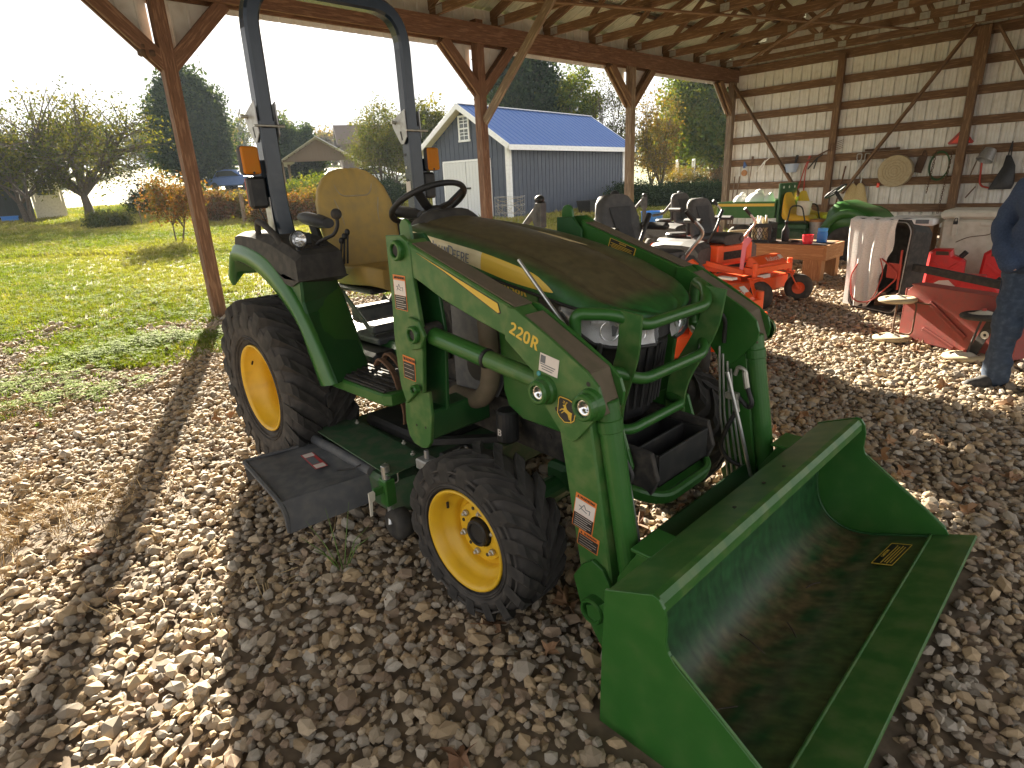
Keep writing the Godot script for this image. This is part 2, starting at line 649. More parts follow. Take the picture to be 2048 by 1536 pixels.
	M.galv = worn(46, [0.42, 0.42, 0.41], [0.36, 0.35, 0.34], [0.26, 0.24, 0.21], 0.45, 3.0, 0.6)
	M.straw = worn(47, [0.52, 0.42, 0.22], [0.46, 0.36, 0.18], [0.34, 0.25, 0.12], 0.9, 6.0)
	M.cardboard = worn(48, [0.26, 0.14, 0.066], [0.31, 0.175, 0.085], [0.18, 0.095, 0.045], 0.85, 3.0)
	M.tan_plastic = worn(49, [0.50, 0.40, 0.26], [0.46, 0.36, 0.23], [0.32, 0.24, 0.15], 0.6, 2.0)
	M.rope = mat(0.30, 0.24, 0.16, 0.9)
	M.cable_red = mat(0.42, 0.055, 0.035, 0.6)
	M.marker = mat(0.85, 0.06, 0.02, 0.35)

var patch_noise := FastNoiseLite.new()

func lawn_mask(x: float, z: float) -> float:
	var edge := lerpf(3.9, 5.3, clampf((x - 1.0) / 2.0, 0.0, 1.0))
	var v := (-z - edge) * 0.34 + patch_noise.get_noise_2d(x, z) * 1.5
	return clampf(v + 0.22, 0.0, 1.0)

func ground() -> void:
	patch_noise.seed = 11
	patch_noise.frequency = 0.45
	patch_noise.fractal_octaves = 4
	var xs := []
	var x := -300.0
	while x < 400.0:
		xs.append(x)
		x += 0.4 if x > -13.0 and x < 24.0 else (1.5 if x > -40.0 and x < 60.0 else 22.0)
	var zs := []
	var z := -420.0
	while z < 120.0:
		zs.append(z)
		z += 0.4 if z > -24.0 and z < 9.0 else (1.5 if z > -75.0 and z < 20.0 else 22.0)
	var st := mb()
	st.set_smooth_group(0)
	var hue := FastNoiseLite.new()
	hue.seed = 8
	hue.frequency = 0.12
	hue.fractal_octaves = 4
	var put := func(px: float, pz: float) -> void:
		var g := lawn_mask(px, pz)
		var n := hue.get_noise_2d(px, pz)
		var soil := Color(0.130, 0.094, 0.060).lerp(Color(0.190, 0.140, 0.090), n * 0.5 + 0.5)
		var turf := Color(0.115, 0.130, 0.024).lerp(Color(0.230, 0.200, 0.055), clampf(n * 1.3 + 0.45, 0.0, 1.0))
		if pz < -60.0:
			turf = turf.lerp(Color(0.20, 0.19, 0.06), 0.6)
		st.set_color(soil.lerp(turf, g))
		st.add_vertex(Vector3(px, land(px, pz), pz))
	for i in xs.size() - 1:
		for j in zs.size() - 1:
			for q in [[0, 0], [1, 1], [0, 1], [0, 0], [1, 0], [1, 1]]:
				put.call(xs[i + q[0]], zs[j + q[1]])
	var o := struct("ground", st, M.tint_soft)
	o.set_meta("label", "gravel yard running out into mown autumn lawn")

# where the stones give way to trodden earth and straw
func bare(x: float, z: float) -> float:
	var n := patch_noise.get_noise_2d(x * 1.6, z * 1.6) * 0.9
	return clampf(1.15 - Vector2((x + 1.85) / 0.62, (z + 0.45) / 0.75).length() + n, 0.0, 1.0) + clampf(0.9 - Vector2((x + 2.4) / 1.4, (z + 2.4) / 0.8).length() + n, 0.0, 1.0) * 0.7

# ------------------------------------------------------------------ stones
func stone_mesh(sd: int, fine: bool) -> ArrayMesh:
	var r := RandomNumberGenerator.new()
	r.seed = sd
	var t := (1.0 + sqrt(5.0)) / 2.0
	var v := [Vector3(-1, t, 0), Vector3(1, t, 0), Vector3(-1, -t, 0), Vector3(1, -t, 0), Vector3(0, -1, t), Vector3(0, 1, t), Vector3(0, -1, -t), Vector3(0, 1, -t), Vector3(t, 0, -1), Vector3(t, 0, 1), Vector3(-t, 0, -1), Vector3(-t, 0, 1)]
	var f := [[0, 11, 5], [0, 5, 1], [0, 1, 7], [0, 7, 10], [0, 10, 11], [1, 5, 9], [5, 11, 4], [11, 10, 2], [10, 7, 6], [7, 1, 8], [3, 9, 4], [3, 4, 2], [3, 2, 6], [3, 6, 8], [3, 8, 9], [4, 9, 5], [2, 4, 11], [6, 2, 10], [8, 6, 7], [9, 8, 1]]
	for i in 12:
		v[i] = v[i].normalized()
	if fine:
		var nf := []
		var mid := {}
		for q in f:
			var m := []
			for k in 3:
				var a: int = mini(q[k], q[(k + 1) % 3])
				var b: int = maxi(q[k], q[(k + 1) % 3])
				if not mid.has(Vector2i(a, b)):
					mid[Vector2i(a, b)] = v.size()
					v.append((v[a] + v[b]).normalized())
				m.append(mid[Vector2i(a, b)])
			nf.append_array([[q[0], m[0], m[2]], [q[1], m[1], m[0]], [q[2], m[2], m[1]], [m[0], m[1], m[2]]])
		f = nf
	# chop the ball with a few flat faces so that it reads as crushed rock
	var cuts := []
	for k in (9 if fine else 6):
		cuts.append([Vector3(r.randfn(), r.randfn(), r.randfn()).normalized(), r.randf_range(0.52, 0.86)])
	var sc := Vector3(r.randf_range(0.9, 1.25), r.randf_range(0.42, 0.66), r.randf_range(0.65, 0.95))
	for i in v.size():
		var p: Vector3 = v[i]
		for c in cuts:
			var d: float = p.dot(c[0]) - c[1]
			if d > 0:
				p -= c[0] * d
		v[i] = (p * r.randf_range(0.94, 1.06)) * sc
	var st := mb()
	for q in f:
		tri(st, v[q[0]], v[q[2]], v[q[1]])
	st.generate_normals()
	return st.commit()

func stone_colour() -> Color:
	var k := R.randf()
	var c := Color(0.415, 0.325, 0.222)
	if k < 0.22:
		c = Color(0.355, 0.300, 0.235)
	elif k < 0.45:
		c = Color(0.455, 0.330, 0.195)
	elif k < 0.53:
		c = Color(0.48, 0.42, 0.34)
	elif k < 0.66:
		c = Color(0.30, 0.215, 0.145)
	return c * R.randf_range(0.72, 1.12)

func gravel() -> void:
	var bed := thing("gravel_bed", "crushed tan limestone gravel over the yard and barn floor", "gravel")
	bed.remove_meta("category")
	bed.set_meta("kind", "structure")
	var fine := []
	for k in 10:
		fine.append(stone_mesh(500 + k, true))
	var tones := []
	for c in [[0.415, 0.325, 0.222], [0.355, 0.30, 0.235], [0.455, 0.33, 0.195], [0.46, 0.40, 0.32], [0.30, 0.215, 0.145], [0.39, 0.30, 0.195]]:
		var m := StandardMaterial3D.new()
		m.albedo_color = lin(c[0] * 1.05, c[1] * 1.05, c[2] * 1.05)
		m.albedo_texture = T.speck
		m.roughness = 0.9
		m.uv1_triplanar = true
		m.uv1_scale = Vector3.ONE * 0.7
		tones.append(m)
	var coarse := []
	for k in 8:
		coarse.append([stone_mesh(700 + k, false), [], []])
	var singles := 0
	var eye := Vector3(-1.88, 1.5, 3.3)
	var fwd := Vector3(sin(0.7589), 0, -cos(0.7589))
	var rightv := Vector3(cos(0.7589), 0, sin(0.7589))
	var near := []
	var x := -4.2
	while x < 13.9:
		var z := -6.2
		while z < 5.6:
			var d := Vector3(x, 0, z) - eye
			var ahead := d.dot(fwd)
			var off := absf(d.dot(rightv))
			var step := 0.029 + clampf((ahead - 4.0) * 0.005, 0.0, 0.03)
			z += step
			if ahead < 0.5 or off > ahead * 1.02 + 0.6 or in_bucket(x, z):
				continue
			var px := x + R.randf_range(-0.03, 0.03)
			var pz := z + R.randf_range(-0.03, 0.03)
			var g := lawn_mask(px, pz)
			if R.randf() < g * 1.5 - 0.12:
				continue
			if R.randf() < bare(px, pz) * 0.85:
				continue
			var size := R.randf_range(0.015, 0.032) * (1.0 + 0.55 * float(R.randf() < 0.15)) * (0.8 if R.randf() < 0.4 else 1.0)
			size *= 1.0 + clampf((ahead - 5.0) * 0.05, 0.0, 0.35)
			var up := R.randf_range(-0.2, 0.95) * size
			var b := Basis.from_euler(Vector3(R.randfn() * 0.26, R.randf() * TAU, R.randfn() * 0.26)).scaled(Vector3.ONE * size)
			var xf := Transform3D(b, Vector3(px, land(px, pz) + up, pz))
			if ahead < 2.4 and size > 0.021:
				near.append([ahead / size, xf])
			else:
				var e: Array = coarse[R.randi() % 8]
				e[1].append(xf)
				e[2].append(stone_colour())
		x += 0.028
	near.sort_custom(func(a, b2): return a[0] < b2[0])
	for q in near:
		if singles < 300:
			singles += 1
			meshpart(bed, "stone", fine[R.randi() % 10], tones[R.randi() % 6], q[1])
		else:
			var e: Array = coarse[R.randi() % 8]
			e[1].append(q[1])
			e[2].append(stone_colour())
	for e in coarse:
		var o := scatter(bed, "gravel", e[0], M.stone, e[1], e[2])
		o.set_meta("kind", "stuff")

# ------------------------------------------------------------------ lawn
func tuft_mesh(sd: int, blades: int, tall: float, spread: float, wide := 0.005) -> ArrayMesh:
	var r := RandomNumberGenerator.new()
	r.seed = sd
	var st := mb()
	for k in blades:
		var a := r.randf() * TAU
		var p := Vector3(cos(a), 0, sin(a)) * r.randf() * spread
		var lean := Vector3(r.randfn(), 0, r.randfn()) * 0.45
		var h := tall * r.randf_range(0.5, 1.1)
		var s := Vector3(-sin(a), 0, cos(a)).rotated(Vector3.UP, r.randf()) * wide * r.randf_range(0.7, 1.3)
		var m := p + (Vector3.UP + lean * 0.5).normalized() * h * 0.55
		var e := p + (Vector3.UP + lean * 1.6).normalized() * h
		quad(st, p - s, p + s, m + s * 0.8, m - s * 0.8)
		tri(st, m - s * 0.8, m + s * 0.8, e)
	st.generate_normals()
	return st.commit()

func lawn() -> void:
	var kinds := []
	for k in 6:
		kinds.append([tuft_mesh(900 + k, 12, 0.075, 0.07), [], []])
	for k in 3:
		kinds.append([tuft_mesh(920 + k, 16, 0.13, 0.20, 0.012), [], []])
	var weeds := []
	for k in 3:
		weeds.append([weed_mesh(950 + k), [], []])
	var hue := FastNoiseLite.new()
	hue.seed = 8
	hue.frequency = 0.12
	hue.fractal_octaves = 4
	var eye := Vector3(-1.88, 1.5, 3.3)
	var fwd := Vector3(sin(0.7589), 0, -cos(0.7589))
	var rightv := Vector3(cos(0.7589), 0, sin(0.7589))
	var n := 0
	while n < 130000:
		n += 1
		var ahead := 5.5 + 34.0 * pow(R.randf(), 1.7)
		var off := R.randf_range(-1.0, 1.0) * (ahead * 0.95 + 0.5)
		var p := eye + fwd * ahead + rightv * off
		if p.z > -2.2 or (p.x > 14.0 and p.z > -4.8):
			continue
		var g := lawn_mask(p.x, p.z)
		if R.randf() > g * 1.15 - 0.1:
			continue
		var h := hue.get_noise_2d(p.x, p.z) + R.randfn() * 0.12
		var c := Color(0.165, 0.190, 0.034).lerp(Color(0.37, 0.31, 0.095), clampf(h * 1.3 + 0.48, 0.0, 1.0))
		if R.randf() < 0.12:
			c = Color(0.34, 0.27, 0.13)
		c *= R.randf_range(0.75, 1.2)
		var far := ahead > 15.0
		var s := R.randf_range(0.7, 1.3) * (1.0 + maxf(0.0, ahead - 12.0) * 0.02)
		var e: Array = kinds[(6 + R.randi() % 3) if far else R.randi() % 6]
		e[1].append(Transform3D(Basis(Vector3.UP, R.randf() * TAU).scaled(Vector3(s, s * R.randf_range(0.6, 1.1), s)), Vector3(p.x, land(p.x, p.z) - 0.005, p.z)))
		e[2].append(c)
		if not far and p.x < 4.0 and R.randf() < 0.11 * g * clampf((p.z + 11.0) / 5.0, 0.0, 1.0) * (1.0 + patch_noise.get_noise_2d(p.x * 0.7 + 9.0, p.z * 0.7) * 2.5):
			var w: Array = weeds[R.randi() % 3]
			w[1].append(Transform3D(Basis(Vector3.UP, R.randf() * TAU).scaled(Vector3.ONE * R.randf_range(0.4, 0.85)), Vector3(p.x, land(p.x, p.z), p.z)))
			w[2].append(Color(0.13, 0.19, 0.032) * R.randf_range(0.8, 1.25))
	for c in [Vector3(-1.0, 0, -3.9), Vector3(-1.3, 0, -2.55), Vector3(-0.45, 0, -4.1), Vector3(-1.55, 0, -3.3), Vector3(0.1, 0, -3.9)]:
		for k in 70:
			var p: Vector3 = c + Vector3(R.randfn() * 0.30, 0, R.randfn() * 0.16)
			var w: Array = weeds[R.randi() % 3] if k % 3 else kinds[R.randi() % 6]
			w[1].append(Transform3D(Basis(Vector3.UP, R.randf() * TAU).scaled(Vector3.ONE * R.randf_range(0.5, 1.0)), Vector3(p.x, land(p.x, p.z) + 0.01, p.z)))
			w[2].append(Color(0.15, 0.20, 0.034) * R.randf_range(0.8, 1.25))
	var turf := thing("lawn", "yellow-green mown grass of the lawn beyond the barn", "grass")
	turf.remove_meta("category")
	turf.set_meta("kind", "stuff")
	for e in kinds:
		if e[1].size():
			scatter(turf, "grass", e[0], M.grass, e[1], e[2]).set_meta("kind", "stuff")
	var low := thing("weeds", "low leafy weeds along the edge of the gravel", "weeds")
	low.remove_meta("category")
	low.set_meta("kind", "stuff")
	for e in weeds:
		if e[1].size():
			scatter(low, "weeds", e[0], M.grass, e[1], e[2]).set_meta("kind", "stuff")
	# dead straw lying over the stones
	var straw := [tuft_mesh(981, 10, 0.16, 0.10, 0.0018), tuft_mesh(982, 9, 0.12, 0.12, 0.002)]
	var sx := [[], []]
	var sc := [[], []]
	for k in 5200:
		var p := Vector3(R.randf_range(-3.6, 1.2), 0, R.randf_range(-3.6, 1.6))
		if R.randf() > bare(p.x, p.z) * 0.8 + 0.03:
			continue
		var w := R.randi() % 2
		sx[w].append(Transform3D(Basis.from_euler(Vector3(R.randfn() * 0.5 + 1.3, R.randf() * TAU, 0)), Vector3(p.x, land(p.x, p.z) + R.randf_range(0.015, 0.035), p.z)))
		sc[w].append(Color(0.42, 0.31, 0.16) * R.randf_range(0.6, 1.2))
	var hay := thing("dry_straw", "loose dry straw scattered over the gravel", "straw")
	hay.remove_meta("category")
	hay.set_meta("kind", "stuff")
	for k in 2:
		scatter(hay, "straw", straw[k], M.dry_leaf, sx[k], sc[k]).set_meta("kind", "stuff")

func weed_mesh(sd: int) -> ArrayMesh:
	var r := RandomNumberGenerator.new()
	r.seed = sd
	var st := mb()
	for k in 14:
		var a := r.randf() * TAU
		var p := Vector3(cos(a), 0, sin(a)) * r.randf() * 0.09
		var top := p + Vector3(r.randfn() * 0.03, r.randf_range(0.03, 0.11), r.randfn() * 0.03)
		for j in 4:
			var b := a + j * 1.7 + r.randf()
			var d := Vector3(cos(b), r.randf_range(-0.1, 0.5), sin(b)).normalized() * r.randf_range(0.02, 0.04)
			var s := d.cross(Vector3.UP).normalized() * 0.009
			quad(st, top, top + d * 0.5 + s, top + d, top + d * 0.5 - s)
	st.generate_normals()
	return st.commit()

# ------------------------------------------------------------------ barn
func ribbed(len: float, width: float, pitch: float, h: float) -> ArrayMesh:
	# a sheet of width along x and length along y, ribs standing out towards z
	var prof := []
	var x := 0.0
	while x < width - 0.001:
		for q in [[0.0, 0.0], [0.10, 0.0], [0.16, 1.0], [0.24, 1.0], [0.30, 0.0], [0.52, 0.0], [0.545, 0.22], [0.585, 0.22], [0.61, 0.0], [0.76, 0.0], [0.785, 0.22], [0.825, 0.22], [0.85, 0.0]]:
			if x + q[0] * pitch < width:
				prof.append(Vector2(x + q[0] * pitch, q[1] * h))
		x += pitch
	prof.append(Vector2(width, 0))
	var st := mb()
	for k in prof.size() - 1:
		var a: Vector2 = prof[k]
		var b: Vector2 = prof[k + 1]
		quad(st, Vector3(a.x, 0, a.y), Vector3(a.x, len, a.y), Vector3(b.x, len, b.y), Vector3(b.x, 0, b.y))
	st.generate_normals()
	return st.commit()

func barn() -> void:
	var b := thing("pole_barn", "open-sided brown timber pole barn with pale ribbed metal end wall", "barn")
	b.transform = barn_frame
	var st := mb()
	var post_x := [-4.15, 0.70, 5.475, 9.70, 14.06]
	for i in post_x.size():
		st = mb()
		board(st, Vector3(post_x[i], -0.3, -0.075), Vector3(post_x[i], 4.05, -0.075), 0.15, 0.15, Vector3.BACK)
		part(b, "post", st, M.wood_red if i < 3 else M.wood_grey)
	for z in [5.08, 10.1]:
		for x in post_x:
			if z < 6.0 and x < 13.0:
				continue
			st = mb()
			board(st, Vector3(x, -0.3, z), Vector3(x, 4.0, z), 0.15, 0.15, Vector3.BACK)
			part(b, "post", st, M.wood)
	st = mb()
	board(st, Vector3(14.09, -0.3, 2.52), Vector3(14.09, 3.95, 2.52), 0.12, 0.14, Vector3.BACK)
	part(b, "post", st, M.wood)
	# doubled headers along both eaves
	for z in [0.022, -0.172, 10.2]:
		for k in 3:
			st = mb()
			board(st, Vector3(-4.6 + k * 6.25, 3.84, z), Vector3(-4.6 + k * 6.25 + 6.246, 3.84, z), 0.04, 0.28, Vector3.UP)
			part(b, "header_beam", st, M.wood_red)
	# knee braces in the wall plane, a board on either face of every post
	for i in post_x.size():
		for s in [-1.0, 1.0]:
			if (i == 0 and s < 0) or (i == 4 and s > 0):
				continue
			for z in [-0.022, -0.13]:
				st = mb()
				var px: float = post_x[i] + s * 0.075
				board(st, Vector3(px - s * 0.09, 2.94, z), Vector3(px + s * 0.66, 3.70, z), 0.042, 0.16, Vector3(-s, 1, 0))
				part(b, "brace", st, M.wood_red if i < 3 else M.wood)
			# sheet metal filling the corner behind the braces
			st = mb()
			var xp: float = post_x[i] + s * 0.075
			var pl := [Vector2(xp, 2.98), Vector2(xp + s * 0.72, 3.70), Vector2(xp, 3.70)]
			plate(st, Transform3D(Basis(), Vector3(0, 0, -0.215)), pl, 0.012, 0.001)
			for q in 3:
				var rx: float = xp + s * (0.10 + q * 0.2)
				bx(st, Vector3(rx, (3.70 + 3.02 + (0.10 + q * 0.2)) * 0.5, -0.196), Vector3(0.03, 3.68 - 3.02 - (0.10 + q * 0.2) - 0.02, 0.018), 0.004)
			part(b, "corner_sheet", st, M.siding)
	# strip of siding over the opening
	var strip := ribbed(0.62, 0.9, 0.225, 0.018)
	for k in 21:
		meshpart(b, "eave_sheet", strip, M.siding, Transform3D(Basis(), Vector3(-4.6 + k * 0.9, 3.64, -0.225)))
	# the plank that props the truss from the second post
	st = mb()
	board(st, Vector3(5.47, 2.52, 0.02), Vector3(5.5, 4.05, 1.66), 0.045, 0.14, Vector3.UP)
	part(b, "brace", st, M.wood_grey)
	# trusses
	var tx := 13.62
	var pitch := 0.36
	var eave := 4.17
	while tx > -4.7:
		st = mb()
		board(st, Vector3(tx, 4.07, -0.2), Vector3(tx, 4.07, 5.1), 0.042, 0.14)
		var t := part(b, "truss_chord", st, M.wood)
		st = mb()
		board(st, Vector3(tx, 4.07, 5.105), Vector3(tx, 4.07, 10.3), 0.042, 0.14)
		part(t, "lower_chord", st, M.wood)
		st = mb()
		board(st, Vector3(tx, eave - 0.06, -0.42), Vector3(tx, eave - 0.06 + pitch * 5.49, 5.07), 0.042, 0.14)
		part(t, "rafter", st, M.wood)
		st = mb()
		board(st, Vector3(tx, eave - 0.06, 10.57), Vector3(tx, eave - 0.06 + pitch * 5.49, 5.08), 0.042, 0.14)
		part(t, "rafter", st, M.wood)
		for w in [[0.9, 1.75, 0.0, 1.0], [2.6, 1.85, 0.0, 1.0], [2.7, 3.6, 0.0, 1.0], [4.4, 3.65, 0.0, 1.0], [5.05, 5.05, 0.0, 1.0], [5.7, 6.5, 0.0, 1.0], [7.5, 6.6, 0.0, 1.0], [8.4, 7.6, 0.0, 1.0], [9.2, 8.4, 0.0, 1.0]]:
			var yt: float = eave - 0.12 + pitch * (w[1] + 0.42 if w[1] <= 5.07 else 10.57 - w[1])
			st = mb()
			board(st, Vector3(tx + 0.002, 4.12, w[0]), Vector3(tx + 0.002, yt, w[1]), 0.038, 0.09)
			part(t, "web", st, M.wood)
		# pressed nail plates
		st = mb()
		for w in [[0.05, 4.07], [2.65, 4.07], [4.5, 4.07], [5.08, 4.07]]:
			for s in [-1.0, 1.0]:
				st = mb()
				bx(st, Vector3(tx + s * 0.0235, w[1], w[0]), Vector3(0.003, 0.11, 0.16), 0.0)
				part(t, "nail_plate", st, M.galv)
		tx -= 1.28
	# long flat boards that tie the trusses together
	for q in [[Vector3(4.4, 3.985, 1.05), Vector3(13.0, 3.985, 4.2)], [Vector3(13.4, 3.985, 0.5), Vector3(8.2, 3.96, 5.2)], [Vector3(-4.4, 3.985, 2.6), Vector3(4.6, 3.985, 2.6)], [Vector3(-4.4, 3.985, 7.3), Vector3(13.8, 3.985, 7.3)]]:
		st = mb()
		board(st, q[0], q[1], 0.09, 0.022)
		part(b, "tie_board", st, M.wood)
	# purlins
	for sgn in [0, 1]:
		for k in 8:
			var d := -0.3 + k * 0.74
			var y := eave + 0.035 + pitch * (d + 0.42)
			st = mb()
			var z := d if sgn == 0 else 10.15 - d
			board(st, Vector3(-4.8, y, z), Vector3(14.3, y, z), 0.09, 0.04)
			part(b, "purlin", st, M.wood_dark)
	# roof sheets, rib upwards
	var slope := atan(pitch)
	var rl := 5.62 / cos(slope)
	var sheet := ribbed(rl, 0.9, 0.225, 0.02)
	for k in 22:
		var x := -5.2 + k * 0.9
		var o := meshpart(b, "roof_sheet", sheet, M.roof_under)
		o.transform = Transform3D(Basis(Vector3(1, 0, 0), Vector3(0, sin(slope), cos(slope)), Vector3(0, cos(slope), -sin(slope))), Vector3(x, eave + 0.062, -0.55))
		o = meshpart(b, "roof_sheet", sheet, M.roof_under)
		o.transform = Transform3D(Basis(Vector3(1, 0, 0), Vector3(0, sin(slope), -cos(slope)), Vector3(0, cos(slope), sin(slope))), Vector3(x, eave + 0.062, 10.70))
	# end wall
	var gy := [3.95, 3.42, 2.87, 2.30, 1.75, 1.17, 0.60, 0.10]
	for i in gy.size():
		for q in [[-0.15, 5.08], [5.085, 10.2]]:
			st = mb()
			board(st, Vector3(14.185, gy[i], q[0]), Vector3(14.185, gy[i], q[1]), 0.042, 0.17 if i > 0 else 0.19)
			part(b, "girt", st, M.wood)
	for q in [5.0, 5.6]:
		st = mb()
		board(st, Vector3(14.185, q, 5.08 - (5.9 - q) / pitch), Vector3(14.185, q, 5.08 + (5.9 - q) / pitch), 0.042, 0.17)
		part(b, "girt", st, M.wood)
	for k in 12:
		var z0 := -0.25 + k * 0.9
		var zm := z0 + 0.45
		var top := eave + 0.03 + pitch * ((zm + 0.42) if zm < 5.08 else (10.57 - zm)) + 0.12
		var o := meshpart(b, "siding_sheet", ribbed(top - 0.1, 0.9, 0.225, 0.034), M.siding)
		o.transform = Transform3D(Basis(Vector3(0, 0, 1), Vector3.UP, Vector3(-1, 0, 0) * -1.0), Vector3(14.212, 0.1, z0))
	# diagonal planks across the posts of the end wall
	for q in [[Vector3(13.96, 3.62, 0.02), Vector3(13.99, 0.55, 2.18)], [Vector3(13.965, 4.05, 4.95), Vector3(13.99, 0.95, 2.90)], [Vector3(13.965, 3.95, 5.33), Vector3(13.99, 1.6, 6.75)]]:
		st = mb()
		board(st, q[0], q[1], 0.045, 0.15, Vector3.RIGHT)
		part(b, "brace", st, M.wood)
	# a piece of plank nailed beside the tall post
	st = mb()
	board(st, Vector3(13.99, 2.95, 5.19), Vector3(13.99, 4.0, 5.19), 0.04, 0.07, Vector3.BACK)
	part(b, "post_cleat", st, M.wood)
	# mud nest in the corner of the first brace
	var nest := mb()
	for k in 26:
		ball(nest, Vector3(0.50 + R.randf_range(-0.09, 0.05), 3.13 + R.randf_range(-0.06, 0.07), -0.07 + R.randf_range(-0.05, 0.05)), Vector3.ONE * R.randf_range(0.025, 0.05), 6)
	var no := solo("bird_nest", "brown mud bird nest tucked into the brace of the leaning-looking post", "nest", nest, M.wood_dark)
	no.transform = barn_frame

# ------------------------------------------------------------------ compact tractor with loader
# plate standing fore and aft between x0 and x1, outline in (z, y)
func upright(st: SurfaceTool, x0: float, x1: float, outline: Array, e := 0.003) -> void:
	plate(st, side(minf(x0, x1)), outline, absf(x1 - x0), e)

func zy(l: Array) -> Array:
	var o := []
	for k in range(0, l.size(), 2):
		o.append(Vector2(l[k], l[k + 1]))
	return o

func disc(c: Vector2, r: float, n := 14) -> Array:
	var o := []
	for k in n:
		o.append(c + Vector2(cos(TAU * k / n), sin(TAU * k / n)) * r)
	return o

func spline(keys: Array, n: int) -> Array:
	# Catmull-Rom through rows of numbers
	var out := []
	for i in keys.size() - 1:
		var p0: Array = keys[maxi(i - 1, 0)]
		var p1: Array = keys[i]
		var p2: Array = keys[i + 1]
		var p3: Array = keys[mini(i + 2, keys.size() - 1)]
		for k in n:
			var t := float(k) / n
			var row := []
			for j in p1.size():
				row.append(0.5 * (2.0 * p1[j] + (p2[j] - p0[j]) * t + (2.0 * p0[j] - 5.0 * p1[j] + 4.0 * p2[j] - p3[j]) * t * t + (3.0 * p1[j] - p0[j] - 3.0 * p2[j] + p3[j]) * t * t * t))
			out.append(row)
	out.append(keys[keys.size() - 1])
	return out

